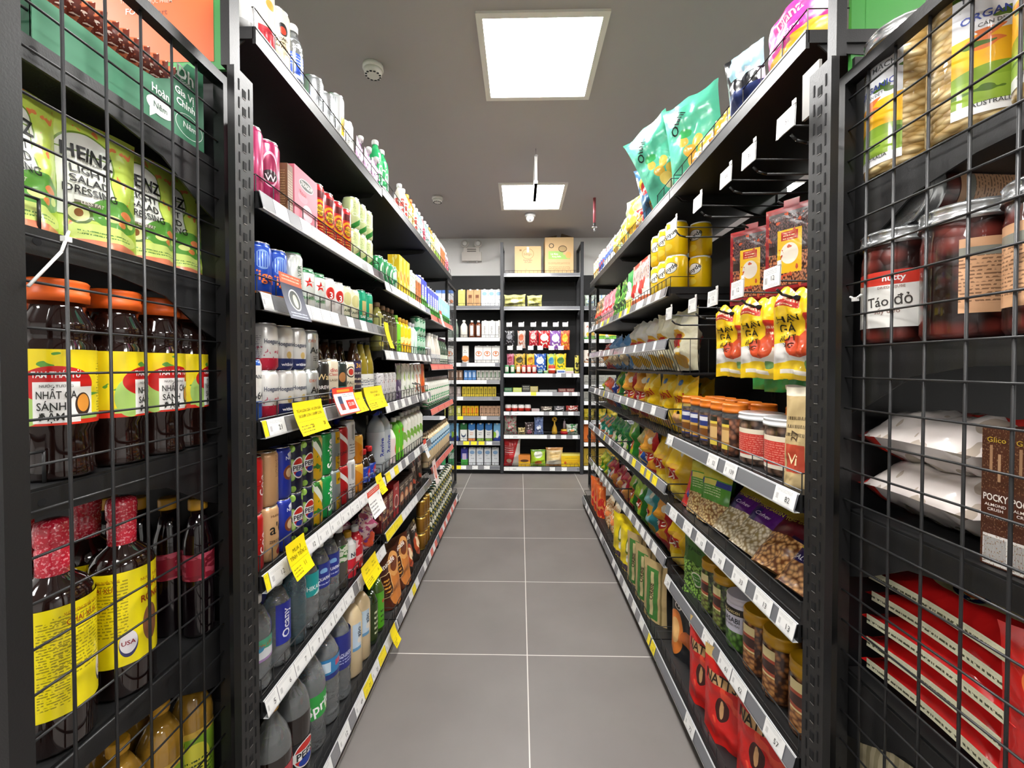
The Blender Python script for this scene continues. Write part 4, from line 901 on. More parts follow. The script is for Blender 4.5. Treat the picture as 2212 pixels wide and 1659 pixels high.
box_('cfbx', 'brown coffee box with orange print', '#33211c', [('e', .5, .4, .4, .25, '#a8542c'), ('e', .5, .4, .25, .15, '#e0b48a'), ('t', .5, .85, .4, .07, 12, '#e0d0b0')], .085, .10, .145, [('Café', 0, .112, .014, '#e8dcc8')], name='coffee_box', cat='box')
box_('cfred', 'bright red coffee box', '#b3242a', [('e', .5, .45, .35, .2, '#e8d8c8'), ('e', .5, .45, .3, .16, '#7a1216')], .08, .10, .17, [('VIET', 0, .14, .012, '#f0e4dc')], name='coffee_box', cat='box')
bag_('prp', 'purple and green snack bag', '#4a3a5a', [('r', .5, .75, .4, .2, '#8a9a6a'), ('n', 6, 6, .6, '#b8b0c0')], .10, .19, .03, kind='stand', lo=True)
bag_('wgb', 'white and green noodle bag', '#e4e6dc', [('e', .45, .62, .16, .16, '#a8cc3a'), ('n', 5, 6, .64, '#7a9a6a')], .085, .19, .03, kind='stand', lo=True)
bag_('worb', 'white and orange noodle bag', '#e8e4da', [('e', .6, .35, .3, .3, '#e07a2c'), ('n', 7, 7, .6, '#c85a20')], .085, .19, .03, kind='stand', lo=True)
bag_('oryel', 'orange bag with yellow straps', '#d85a1c', [('e', .6, .5, .25, .45, '#f0d020'), ('e', .6, .5, .14, .38, '#c84a18')], .09, .19, .03, kind='stand', lo=True)
bag_('jel', 'pink jelly pouch with white spout', '#d9aed0', [('n', 5, 5, .52, '#8a3a8a'), ('e', .5, .5, .25, .25, '#f0e4f0')], .075, .12, .035, kind='stand', name='jelly_pouch', cat='pouch', film=.5)
def jelly():
    r = empty('x'); o = pouch(.075, .12, .035, MATS['print_jel'], None, 'stand', 3); o.name = 'pouch_body'; o.parent = r
    m = MB(); m.lathe([(.006, .112), (.006, .128), (.012, .128), (.012, .146), (.009, .148)], WHT, 14); m.build('spout_cap', r); return r
P('print_jel', '#d9aed0', [('n', 5, 5, .52, '#8a3a8a'), ('e', .5, .5, .25, .25, '#f0e4f0')], .25, 0, .5, .5); T['jel']['make'] = jelly
P('print_jbag', '#e2c4c8', [('n', 5, 6, .5, '#b04a70'), ('e', .4, .35, .2, .16, '#d8502c'), ('n', 9, 9, .64, '#7a3a8a'), ('e', .7, .7, .2, .15, '#f4ecec')], .2, 0, .6, .6)
tpl('jbag', 'jelly_multipack', 'bag', 'pink multipack bag of fruit jellies', .14, .09, lambda: pouch(.14, .20, .09, MATS['print_jbag'], None, 'pillow', 4, wr=1.3))
bag_('vina', 'brown coffee bag with white script', '#4a1f12', [('e', .70, .30, .32, .30, '#c87a3a'), ('e', .74, .72, .24, .22, '#d89a58'), ('e', .74, .72, .15, .14, '#7a3a1c'), ('r', .36, .42, .20, .20, '#e8c890'), ('r', .36, .42, .185, .185, '#3a1408'), ('t', .36, .4, .13, .13, 16, '#e0a040')], .17, .26, .06, [('Vinacafé', -.012, .205, .024, '#f2e8dc', .25, .13, .03)], 'stand', name='coffee_bag')
bag_('cof2', 'black coffee bag with red cup', '#1f1613', [('e', .5, .4, .35, .28, '#b04a28'), ('e', .5, .42, .2, .16, '#e8c8a0'), ('t', .5, .85, .3, .07, 12, '#e8e0d0')], .15, .22, .06, [('CAFE', 0, .18, .016, '#e8e0d8')], 'stand', name='coffee_bag')
bag_('cof3', 'dark coffee bag with white lettering', '#241a18', [('n', 5, 5, .60, '#a8442c'), ('r', .5, .7, .3, .08, '#c8b8a8')], .14, .20, .05, None, 'stand', name='coffee_bag')
# --- right gondola
bag_('diap', 'large pink baby pack with white lettering', '#dc3f9c', [('r', .36, .5, .06, .5, '#ec9cc8'), ('d', .35, -1, -.10, '#e8b020'), ('n', 4, 4, .66, '#c81f80')], .21, .15, .12, [('Diana', .03, .105, .022, '#f6d4e6', .12, .09, .03), ('mềm', .03, .070, .020, '#f0b8d8', .12)], 'flat', name='large_pack', cat='pack', wr=.25)
bag_('blkb', 'black and light blue bag', '#14141a', [('r', .6, .8, .4, .2, '#a8d8e8'), ('n', 5, 5, .55, '#e0e4ec'), ('r', .5, .2, .5, .2, '#2a3a70')], .12, .17, .06, None)
bag_('ytop', 'yellow snack bag on its side', '#e8b41c', [('n', 4, 4, .6, '#f4dc70'), ('e', .5, .4, .3, .2, '#d88a14')], .16, .17, .08, None)
bag_('teal1', 'mint green popcorn bag with yellow pieces', '#5cc4a4', [('e', .62, .42, .10, .07, '#e8bc50'), ('e', .48, .34, .10, .07, '#e0ac3c'), ('e', .70, .28, .11, .07, '#e8bc50'), ('e', .52, .22, .12, .08, '#f0cc68'), ('e', .38, .46, .08, .06, '#e8bc50'), ('e', .40, .56, .12, .06, '#3fae62'), ('e', .60, .14, .16, .06, '#e8dcb0')], .22, .33, .09, [('Oishi', -.04, .235, .030, '#1c2a28', 1.1, .09, .03)], wr=1.2)
bag_('blu1', 'dark blue crisp bag with red logo', '#3a6a90', [('e', .32, .62, .2, .18, '#e8d040'), ('e', .32, .56, .18, .12, '#c02a2c'), ('n', 3, 3, .6, '#24405c'), ('e', .6, .2, .25, .15, '#d89a40')], .20, .28, .09, [("Lay's", -.035, .16, .026, '#f4ece8', .3, .07, .03)], wr=1.3)
bag_('mnt2', 'pale green and yellow crisp bag', '#b8d090', [('e', .5, .35, .3, .2, '#e0a83c'), ('n', 5, 5, .58, '#e8c040')], .19, .25, .08, None)
bag_('redb', 'red snack bag', '#c4202a', [('e', .45, .45, .35, .3, '#e8a040'), ('n', 5, 5, .62, '#f0d8c0')], .17, .24, .08, None)
bag_('wbb', 'white bottle-shaped bag with blue band', '#e4e8ee', [('r', .5, .5, .5, .12, '#2f58b0'), ('r', .5, .85, .2, .1, '#c8382c')], .07, .18, .05, None, 'stand', lo=True)
can_('wtub', 'white tub with blue print', '#e6e8ec', [('r', .5, .4, .5, .22, '#3f6ac0'), ('n', 8, 5, .62, '#c83a2c')], None, r=.034, h=.17, low=True, lid=WHT, name='powder_tub', cat='tub', metal=0)
can_('ytub', 'pale yellow tub with red lid', '#e4dcae', [('n', 6, 4, .58, '#d8a030')], None, r=.034, h=.16, low=True, lid=CAPR, name='powder_tub', cat='tub', metal=0)
bag_('rwb', 'red and white checked snack bag', '#ece6e0', [('s', .5, .75, .5, .25, 12, '#8a3a30'), ('t', .5, .7, .5, .25, 14, '#c8b0a0'), ('r', .5, .94, .3, .06, '#d03a28'), ('e', .45, .38, .14, .16, '#c0302a'), ('e', .66, .45, .10, .14, '#d0402c'), ('r', .5, .08, .5, .08, '#b0522c')], .15, .24, .05, None, 'stand')
bag_('grg', 'green and white snack bag', '#3aa04e', [('e', .5, .45, .4, .3, '#e8ecd8'), ('r', .5, .15, .5, .12, '#d8d050')], .13, .23, .05, [('KG', -.01, .12, .022, '#1f3a24')], 'stand')
bag_('seaw', 'green leafy snack pouch', '#4f9a34', [('n', 4, 5, .52, '#2f4a2a'), ('n', 7, 8, .60, '#a8d868')], .14, .21, .05, None, 'stand', wr=1.3)
bag_('pnk', 'pink snack pouch with red ribbon', '#e48a98', [('r', .5, .45, .5, .05, '#c41f28'), ('e', .5, .45, .18, .08, '#c41f28'), ('n', 6, 6, .6, '#f0c4c4')], .14, .21, .06, None, 'stand', wr=1.2)
bag_('brob', 'brown and orange snack pouch', '#b06a34', [('n', 5, 5, .5, '#6a6e58'), ('r', .5, .4, .5, .06, '#c8302a'), ('n', 8, 8, .62, '#e8c8a0')], .14, .21, .06, None, 'stand', wr=1.2)
def crisp(key, look, c, stripe, c2, tx, tc, seed, sz=(.19, .28, .09)):
    bag_(key, look, c, [('e', .42, .52, .34, .15, '#e8b43c'), ('e', .40, .50, .28, .10, '#c22a24'), ('e', 1.05, .5, .32, .60, stripe), ('e', .70, .84, .10, .07, '#e8e4d4'), ('e', .5, .17, .30, .13, c2)], sz[0], sz[1], sz[2], [(tx, -.018, sz[1] * .50, .034, tc, .35, .10, .04)], wr=1.5, seed=seed, film=.5)
crisp('layy', 'yellow crisp bag with red logo', '#f0c814', '#e8b80c', '#f6dc58', "Lay's", '#fbf3ea', 3)
crisp('layr', 'red crisp bag with wavy stripe', '#e8a030', '#c01c24', '#c01c24', "Lay's", '#fbf3ea', 4)
crisp('layg', 'green crisp bag with wavy stripe', '#a8d038', '#2c8a34', '#4fae34', "Lay's", '#fbf3ea', 5)
crisp('layb', 'blue crisp bag with wavy stripe', '#e8d48a', '#1f50b0', '#2a60c0', "Lay's", '#fbf3ea', 6)
crisp('layt', 'teal crisp bag', '#8ac4cc', '#3a9aa8', '#e0b838', "Lay's", '#fbf3ea', 7)
crisp('layw', 'white tortilla bag with yellow triangle', '#ebe8e4', '#e8e4e0', '#f0bc20', "Tostitos", '#b8392c', 8)
crisp('layw2', 'cream potato bag with green print', '#ece6cc', '#e0dcc0', '#e8b43c', "Lay's", '#c22a24', 9)
bag_('oish', 'big yellow snack bag with red script', '#f2c60c', [('e', .35, .86, .08, .05, '#3a6ab0'), ('e', .45, .22, .28, .18, '#eaa868'), ('e', .45, .22, .26, .165, '#f0b87c'), ('e', .45, .38, .06, .025, K_), ('n', 3, 4, .68, '#f8de6a')], .22, .31, .10, [('Oishi', 0, .19, .044, '#c42c20', .3, .15, .04)], wr=1.3, film=.5, seed=9)
bag_('blb', 'light blue snack bag', '#5f9fe0', [('n', 3, 3, .52, '#9cc4ee'), ('e', .55, .3, .25, .2, '#e8d0a8')], .18, .24, .09, None, wr=1.6, film=.6)
bag_('grnb', 'glossy green snack bag', '#2f9a50', [('n', 4, 4, .55, '#1c7a5a'), ('e', .5, .4, .3, .2, '#e8e0c8'), ('n', 6, 6, .64, '#a0d848')], .17, .24, .09, None, wr=1.6, film=.6, seed=5)
bag_('telb', 'dark teal snack bag', '#1f8a72', [('n', 4, 4, .56, '#d88a68'), ('e', .5, .4, .25, .2, '#e0ece4')], .16, .22, .08, None, wr=1.6, film=.6, seed=6)
bag_('limb', 'lime snack bag', '#b8d828', [('n', 4, 4, .55, '#e8e850'), ('e', .5, .45, .25, .2, '#4a9a28')], .15, .21, .08, None, wr=1.5, film=.6, seed=7)
bag_('orb', 'orange snack bag', '#e0541c', [('e', .5, .5, .3, .2, '#f4e8e0'), ('n', 4, 4, .62, '#c42a1c')], .15, .22, .07, None, wr=1.5, film=.6, seed=8)
bag_('navb', 'navy blue snack bag', '#1f3f9a', [('n', 4, 4, .58, '#c8d0e8'), ('e', .5, .3, .3, .18, '#4a78d8')], .15, .22, .08, None, wr=1.5, film=.6, seed=9)
bag_('pnkr', 'red and pink snack bag', '#c8304a', [('n', 3, 3, .52, '#e8a050'), ('e', .5, .5, .25, .2, '#f0e0d8')], .17, .22, .08, None, wr=1.5, film=.6, seed=2)
bag_('ylb2', 'yellow bag with dark base band', '#e8d018', [('r', .5, .06, .5, .05, '#3a2a40'), ('e', .5, .55, .14, .2, '#6a7a20'), ('e', .5, .55, .09, .14, '#e8e4c0'), ('e', .5, .25, .1, .08, '#f4f4e8')], .17, .25, .05, None, 'stand', wr=1.2, seed=2)
bag_('jerk', 'green and tan jerky bag', '#b8a070', [('r', .42, .45, .26, .42, '#3f7a34'), ('r', .42, .45, .06, .36, '#c8b888'), ('r', .80, .5, .04, .5, '#7a6a40')], .14, .27, .03, [('ORBIE', -.012, .13, .020, '#3a2a18', 90, .14, .02)], 'stand', wr=.8, rough=.45)
bag_('orst', 'tall orange and red pouch', '#e0641c', [('e', .7, .3, .4, .3, '#c4241c'), ('n', 5, 5, .62, '#f0a050')], .12, .24, .04, None, 'stand', wr=1.)
P('print_past', '#e8c88a', [('v', .5, .5, .5, .5, 14, 18, '#f0dcae', '#c07a3c'), ('r', .5, .95, .5, .05, '#e8dcc0'), ('n', 3, 3, .68, '#e8884a')], .25, 0, .8, .4)
tpl('pasta', 'noodle_bag', 'bag', 'clear bag of yellow noodles', .17, .06, lambda: pouch(.17, .22, .06, MATS['print_past'], None, 'pillow', 6))
# jars of right bay
SHELLC = M('jar_clear', (.80, .80, .80), .03, trans=.9, ior=1.12)
NUTS = chunks('dark_nuts', '#9a7864', '#2c1c14', 50); BEAN = chunks('round_beans', '#b07038', '#3a1c0a', 75, stretch=(1, 1, 1)); PEAS = chunks('green_peas', '#7c9448', '#222c10', 85)
OATS = chunks('oat_flakes', '#e8d4a0', '#a8874c', 70, bump=.8, stretch=(.6, .6, 1.3)); DATES = chunks('red_dates', '#7e342c', '#1a0705', 24, bump=1., stretch=(1, 1, 1.3)); FISH = chunks('dried_pieces', '#b87858', '#3a1c10', 55)
LABY = P('label_choc', '#e8cf50', [('e', .5, .45, .4, .3, '#a87a3a'), ('e', .5, .45, .3, .2, '#e0b878'), ('r', .5, .92, .5, .08, '#2a2a20')], .35, coat=.4)
LABN = P('label_nav', '#2a3a80', [('r', .5, .86, .4, .08, '#e8e8f0'), ('e', .5, .32, .42, .26, '#d8a850'), ('e', .5, .32, .25, .16, '#7a4a1c')], .35, coat=.4)
LABR = P('label_redp', '#c8362c', [('r', .5, .92, .5, .08, '#e8dcc4'), ('t', .5, .5, .42, .3, 14, '#e08a7a'), ('r', .5, .06, .5, .06, '#e4dccc')], .4, coat=.3)
tpl('jo1', 'nut_jar', 'jar', 'clear nut jar with orange lid', .078, .078, lambda: jar(.039, .165, NUTS, CAPORL, .026, (.02, .11, LABN, None, (.42, .58)), SHELLC))
tpl('jo2', 'nut_jar', 'jar', 'clear snack jar, orange lid, yellow label', .078, .078, lambda: jar(.039, .165, FISH, CAPORL, .026, (.02, .115, LABY, None, (.40, .54)), SHELLC))
tpl('js1', 'snack_jar', 'jar', 'wide clear jar with red label', .115, .115, lambda: jar(.057, .15, NUTS, M('frosted_lid', (.75, .76, .78), .15, coat=.5), .018, (.02, .105, LABR, None, (.36, .60)), None, neck=.99))
P('print_pbag', '#c0a878', [('r', .5, .28, .3, .14, '#b8442a'), ('t', .5, .6, .3, .15, 12, '#4a3a20'), ('r', .5, .97, .5, .06, '#e8e0cc')], .6, 0, 0, .3)
tpl('pbag', 'paper_bag', 'bag', 'brown paper granola bag at the post', .085, .06, lambda: pouch(.085, .235, .06, MATS['print_pbag'], [('Vi', 0, .065, .026, '#f0d8a8'), ('27', 0, .12, .018, '#3a2a18', 90)], 'stand', 2, wr=.6))
LABB = P('label_peanut', '#e0cf98', [('e', .5, .62, .26, .18, '#a8482c'), ('e', .5, .62, .16, .11, '#3a1c14'), ('v', .5, .2, .5, .2, 14, 10, '#c08850', '#5a2c12')], .35, coat=.4)
LABT = P('label_peas', '#e8dca0', [('e', .5, .62, .26, .18, '#a8482c'), ('e', .5, .62, .16, .11, '#3a1c14'), ('v', .5, .2, .5, .2, 14, 10, '#8a9a4a', '#4a3a1c')], .35, coat=.4)
tpl('jpea', 'pea_jar', 'jar', 'green pea jar with mustard lid', .085, .085, lambda: jar(.041, .185, PEAS, CAPM, .028, (.015, .14, LABT, None, (.39, .54))))
tpl('jbean', 'peanut_jar', 'jar', 'coated peanut jar with mustard lid', .09, .09, lambda: jar(.045, .175, BEAN, CAPM, .030, (.015, .135, LABB, None, (.40, .54))))
tpl('wasa', 'snack_tub', 'tub', 'white tub of green peas with lettering', .09, .09, lambda: jar(.05, .175, P('print_wasa', '#d4d2e2', [('r', .5, .84, .5, .05, '#2a2420'), ('v', .5, .2, .5, .2, 22, 8, '#6a9a40', '#2c4a1c')], .3, coat=.5), M('pale_lid', '#cfcbd8', .3, coat=.4), .02, None))
T['wasa']['make'] = (lambda f: (lambda: f()))(lambda: _wasa())
def _wasa():
    r = jar(.045, .165, MATS.get('print_wasa') or P('print_wasa', '#d4d2e2', [('r', .5, .84, .5, .05, '#2a2420'), ('v', .5, .2, .5, .2, 22, 8, '#6a9a40', '#2c4a1c')], .3, coat=.5), M('pale_lid', '#cfcbd8', .3, coat=.4), .02, None)
    m = MB(); m.lathe([(.0454, .112), (.0454, .130)], ink('#2a2420'), 24, .28, .72, caps=False)
    texts(m, [('TONG GARDEN', -.004, .121, .009, '#e8d8a0', 0, .068), ('WASABI', -.004, .096, .016, '#2a2a34', 0, .068, .03), ('COATED GREEN PEAS', -.004, .080, .007, '#3a3a44', 0, .068)], Cyl(.0456)); m.build('label_wrap', r); return r
bag_('pean', 'green peanut bag with blue band', '#4f9a2c', [('r', .5, .90, .5, .10, '#c8c030'), ('r', .5, .73, .5, .05, '#24348c'), ('r', .30, .73, .25, .05, '#e8dc60'), ('t', .42, .58, .3, .10, 22, '#e0ecc0'), ('v', .5, .18, .5, .22, 15, 20, '#ecd49a', '#8a5a28')], .13, .20, .05, None, 'stand', seed=4)
bag_('rypk', 'red and yellow striped snack pack', '#c8302c', [('r', .72, .5, .10, .5, '#e8d020'), ('r', .9, .5, .12, .5, '#ece8dc'), ('n', 5, 5, .66, '#2a3a8a')], .12, .19, .04, None, 'stand', seed=4)
bag_('gypk', 'green and white snack pack', '#7ab83c', [('r', .5, .8, .5, .2, '#dcecc0'), ('e', .5, .78, .22, .09, '#f0f4e8'), ('v', .5, .2, .5, .2, 12, 12, '#d8c070', '#5a6a20')], .12, .18, .04, None, 'stand', seed=5)
bag_('cash', 'purple bag of pale cashews', '#5a1c78', [('r', .5, .93, .5, .07, '#c8b040'), ('r', .18, .62, .18, .16, '#2a1c5a'), ('v', .5, .24, .5, .28, 13, 15, '#f4ead2', '#a08858')], .14, .19, .05, [('TONG GARDEN', 0, .158, .012, '#e8dc50', 0, .11), ('Cashew', 0, .128, .014, '#e8d8f0', 0, .08)], 'stand', seed=3)
bag_('almd', 'brown bag of orange almonds', '#5c1a24', [('r', .5, .92, .5, .08, '#b89a48'), ('r', .8, .5, .2, .10, '#2a1c3a'), ('v', .5, .25, .5, .30, 13, 15, '#f0bc7c', '#7a4420')], .14, .20, .06, [('TONG GARDEN', 0, .165, .012, '#e8dc60', 0, .11)], 'stand', seed=6)
bag_('sltp', 'dark purple bag of salted peanuts', '#2c2460', [('r', .5, .72, .3, .12, '#e6e4f2'), ('r', .5, .58, .5, .035, '#e8dc20'), ('v', .5, .16, .5, .18, 12, 14, '#e4b078', '#6a3c20')], .17, .21, .06, [('SALTED PEANUT', 0, .085, .014, '#f0f0f8', 0, .14)], 'stand', seed=7)
bag_('veg', 'tall green pea snack bag', '#3f6a2a', [('v', .5, .22, .5, .22, 20, 30, '#9ccc60', '#2a4a18'), ('e', .70, .24, .16, .10, '#e8ecd8'), ('e', .70, .24, .13, .08, '#4a8a34'), ('t', .70, .24, .10, .04, 22, '#e8ecd8')], .16, .28, .07, [('VEGETABLES', -.01, .17, .016, '#20381a', 0, .11)], 'stand', seed=8, rough=.5, coat=0)
bag_('blor', 'black bag with orange chilli print', '#232427', [('e', .18, .30, .30, .28, '#e8853a'), ('e', .18, .32, .18, .16, '#f0bc78'), ('e', .70, .30, .30, .10, '#c86a34'), ('e', .72, .56, .07, .06, '#e8ece8'), ('e', .72, .555, .05, .04, '#3f9a34')], .15, .31, .05, [('GUO', -.02, .23, .034, '#e8e8e4', 1.2, .09)], 'stand', seed=9)
bag_('nats', 'red seed bag with brown lettering', '#c8201c', [('r', .5, .94, .5, .06, '#c8a868'), ('n', 3, 3, .66, '#e04a30'), ('e', .42, .40, .13, .13, '#3a120c'), ('e', .42, .40, .04, .10, '#c89a6a'), ('r', .96, .5, .04, .5, '#e0cf9c'), ('r', .5, .70, .38, .055, '#c8a070')], .17, .27, .06, [('NATTSU', -.01, .19, .030, '#2a2018', 0, .12, .04)], 'stand', seed=3)
# hanging things of the right bay
P('print_hang', '#f0c818', [('r', .34, .87, .2, .06, '#c0281e'), ('t', .34, .87, .17, .045, 16, '#f0d8b0'), ('r', .76, .58, .12, .16, '#c8301f'), ('t', .76, .58, .09, .13, 14, '#f4e0c0'), ('r', .5, .30, .5, .11, '#e0ddd8'), ('e', .55, .38, .28, .12, '#c04420'), ('e', .72, .46, .12, .14, '#c84c24'), ('e', .55, .12, .42, .10, '#f0cc28'), ('r', .45, .09, .3, .025, '#e8e0d4'), ('e', .74, .19, .10, .05, '#6a9a5a')], .28, 0, .5, .35)
def hang():
    r = empty('x'); o = pouch(.12, .215, .034, MATS['print_hang'], [('CHÂN', -.022, .148, .015, K_, .1), ('GÀ', -.022, .126, .020, K_, .05), ('RÚT', -.020, .103, .014, K_, .08), ('XG', -.02, .085, .013, K_)], 'flat', 5, wr=3.6); o.name = 'bag_body'; o.parent = r
    m = MB(); m.bar((0, -.016, .197), (0, .012, .197), .006, SLOT, 12); m.build('hang_hole', r); return r
tpl('hang', 'hanging_snack_pack', 'bag', 'yellow hanging snack pack, black lettering', .12, .02, hang)
P('print_hgrn', '#2fa050', [('e', .3, .3, .3, .08, '#bfe4c8'), ('r', .75, .06, .2, .03, '#e4e4dc'), ('r', .15, .6, .12, .2, '#7ab890')], .28, 0, .5, .35)
tpl('hgrn', 'hanging_snack_pack', 'bag', 'green hanging snack pack behind the yellow ones', .13, .02, lambda: pouch(.13, .23, .02, MATS['print_hgrn'], None, 'flat', 2, wr=3.))
P('print_tray', '#8c1219', [('r', .5, .5, .43, .46, '#2a1412'), ('v', .5, .25, .43, .2, 26, 26, '#c07a50', '#3a1810'), ('v', .5, .74, .43, .18, 40, 26, '#6a4a48', '#1c0c0c'), ('r', .52, .47, .26, .27, '#e8ba1c'), ('r', .52, .66, .18, .055, '#b82820'), ('t', .52, .66, .14, .04, 26, '#f0d8a0'), ('e', .52, .44, .19, .13, '#e8e0d0'), ('n', 7, 9, .68, '#c0502c')], .22, 0, 1., .25)
def tray():
    m = MB(); w, h = .135, .25; mt = MATS['print_tray']; RD = M('red_tray_rim', '#a8141c', .25, coat=.8)
    root = empty('x'); m.box((0, 0, h / 2), (w / 2 - .008, .014, h / 2 - .012), mt, True); m.build('tray_body', root, bevel=.004)
    f = MB(); f.box((0, .004, h / 2), (w / 2, .003, h / 2), RD); f.box((0, .004, h + .005), (.02, .003, .012), RD); f.build('tray_rim', root, bevel=.002); return root
tpl('tray', 'blister_tray', 'tray', 'red hanging blister tray with yellow label', .135, .03, tray)

# ================= left gondola goods =================
A1, A2, A3 = n_, m_, f_
Z = lambda t, k: t[k] + .0405
row('L', wl(7, A1), Z(LV1, 7), [('barc', .95, 1), ('creamred', 1.02, 1, {'rz': -.5}), ('paul', 1.09, 1, {'rz': -.7}), ('vod', 1.165, 1), ('slv', 1.285, 2, {'gap': .01}), ('slvy', 1.44, 1, {'rz': -.5}), ('whts', 1.52, 1), ('jel', 1.60, 3, {'gap': .01, 'roll': .3})])
row('L', wl(6, A1), Z(LV1, 6), [('mag', .965, 1), ('mag2', 1.035, 1, {'rz': -.62}), ('brn1', 1.11, 1), ('strong', 1.145, 1, {'gap': .006}), ('rdh', None, 4, {'rz': -.4}), ('som', 1.58, 3, {'st': 2, 'sh': .1225, 'rz': -.4})])
row('L', wl(5, A1), Z(LV1, 5), [('tig', .995, 2, {'rz': -.5}), ('hsil', 1.145, 1, {'rz': -.4}), ('hei', 1.215, 2, {'rz': -.62}), ('b333', 1.355, 2, {'rz': -.62}), ('sgn', 1.495, 2, {'rz': -.5}), ('teal', 1.64, 2, {'rz': -.4, 'gap': .008})])
row('L', wl(4, A1), Z(LV1, 4), [('bla', .955, 1, {'rz': -.5}), ('hoeR', 1.02, 1, {'st': 2, 'sh': .1225, 'rz': -.62}), ('hoe', 1.09, 2, {'st': 2, 'sh': .1225, 'rz': -.5}), ('asa', 1.235, 1, {'st': 2, 'sh': .1225, 'rz': -.5}), ('war', 1.305, 1, {'rz': -.5}), ('edel', 1.375, 1, {'rz': -.5}), ('sap', 1.445, 1, {'rz': -.5}), ('pau2', 1.515, 1, {'rz': -.5}), ('b36', 1.585, 1, {'rz': -.4}), ('cor', 1.655, 2, {'rz': -.4, 'gap': .01})])
row('L', wl(4, A1), Z(LV1, 4), [('brn', 1.31, 6, {'dep': .075, 'q': 'back'})])
row('L', wl(3, A1), Z(LV1, 3), [('coke', .955, 1, {'st': 2, 'sh': .1425}), ('tan2', 1.02, 1), ('pbl', 1.08, 1, {'st': 2, 'sh': .1425}), ('pep', 1.14, 2, {'st': 2, 'sh': .1425, 'rz': -.68}), ('mir', 1.26, 1, {'st': 2, 'sh': .1425, 'rz': -.4}), ('spr', 1.325, 1, {'st': 2, 'sh': .1425, 'rz': -.15}), ('sch', 1.39, 1, {'st': 2, 'sh': .1425, 'rz': -.5}), ('stn', 1.455, 1, {'st': 2, 'sh': .1425, 'rz': -.5}), ('mon', 1.52, 1, {'st': 2, 'sh': .1505, 'rz': -.5}), ('ora', 1.60, 1, {'st': 2, 'sh': .1155}), ('rcs', 1.675, 2, {'gap': .008})])
row('L', wl(3, A1), Z(LV1, 3) + .1425, [('tan', 1.02, 1)])
row('L', wl(3, A1), Z(LV1, 3), [('rev', 1.72, 1, {'dep': .075, 'q': 'back', 'rz': -.5}), ('rev', 1.62, 1, {'dep': .075, 'q': 'back', 'rz': -.5})])
row('L', wl(2, A1), Z(LV1, 2), [('wat', .975, 1, {'rz': -.4}), ('oca', 1.065, 1, {'rz': -.4}), ('hik', 1.15, 1), ('hik2', 1.225, 1, {'rz': -.4}), ('aqu', 1.30, 2, {'rz': -.62}), ('hrb', 1.445, 1), ('nut', 1.52, 1, {'rz': -.5}), ('redj', 1.59, 1), ('jbag', 1.66, 1)])
row('L', wl(2, A1), Z(LV1, 2), [('wat', 1.0, 1, {'dep': .085, 'q': 'back'}), ('oca', 1.1, 1, {'dep': .085, 'q': 'back'}), ('aqu', 1.2, 2, {'dep': .085, 'q': 'back'}), ('hrb', 1.40, 1, {'dep': .08, 'q': 'back'}), ('redj', 1.50, 2, {'dep': .08, 'q': 'back'}), ('jbag', 1.64, 1, {'dep': .10, 'q': 'back'})])
row('L', wl(1, A1), Z(LV1, 1), [('dksod', .99, 1), ('pp15', 1.085, 1, {'rz': -.4}), ('sp15', 1.18, 1, {'rz': -.4}), ('lav', 1.275, 1, {'rz': -.5}), ('aq15', 1.37, 1, {'rz': -.5}), ('rice', 1.475, 2, {'rz': -.5}), ('gtea', 1.655, 1), ('grn5', 1.735, 1, {'rz': -.5})], x0=.60)
row('L', wl(1, A1), Z(LV1, 1), [('dksod', 1.0, 2, {'dep': .10, 'q': 'back'}), ('sp15', 1.20, 1, {'dep': .10, 'q': 'back'}), ('lav', 1.30, 1, {'dep': .10, 'q': 'back'}), ('aq15', 1.40, 1, {'dep': .10, 'q': 'back'}), ('gtea', 1.64, 1, {'dep': .09, 'q': 'back'})], x0=.60)
row('L', wl(7, A2), Z(LV2, 7), [('grsoda', 1.85, 2, {'gap': .02}), ('bo3', 2.22, 2), ('bo2', 2.36, 1), ('bo1', 2.43, 1), ('bo3', 2.50, 1), ('bo5', 2.57, 2), ('bo4', 2.71, 1)])
row('L', wl(6, A2), Z(LV2, 6), [('grn', 1.86, 3), ('grl', 2.065, 1), ('ylc', 2.14, 3), ('gyc', 2.35, 2), ('orc', 2.49, 2), ('blc', 2.63, 2)])
row('L', wl(5, A2), Z(LV2, 5), [('teap', 1.855, 1, {'rz': -.4}), ('tea2', 1.93, 3), ('grtall', 2.13, 1), ('ylw', 2.20, 3), ('mint', 2.41, 2), ('grl', 2.555, 3, {'st': 2, 'sh': .1225})])
row('L', wl(4, A2), Z(LV2, 4), [('wred', 1.86, 4), ('prp', 2.11, 1), ('wgb', 2.22, 3), ('worb', 2.48, 2), ('oryel', 2.66, 1)])
row('L', wl(3, A2), Z(LV2, 3), [('rev', 1.85, 2, {'rz': -.5}), ('stw', 2.03, 1), ('grc', 2.10, 2), ('ntb', 2.245, 6)])
row('L', wl(2, A2), Z(LV2, 2), [('grbag', 1.85, 2), ('cfred', 2.035, 1), ('cfbx', 2.13, 3), ('cof3', 2.40, 2)])
row('L', wl(2, A2), Z(LV2, 2), [('cof2', 1.9, 3, {'dep': .12, 'q': 'back', 'dz': 0})])
row('L', wl(1, A2), Z(LV2, 1), [('vina', 1.86, 2, {'tilt': -.12, 'rz': -.45}), ('cof2', 2.21, 2, {'tilt': -.12}), ('gold', 2.53, 3, {'st': 3, 'sh': .1045, 'gap': .006}), ('mix', 2.735, 1, {'st': 3, 'sh': .1005})], x0=.60)
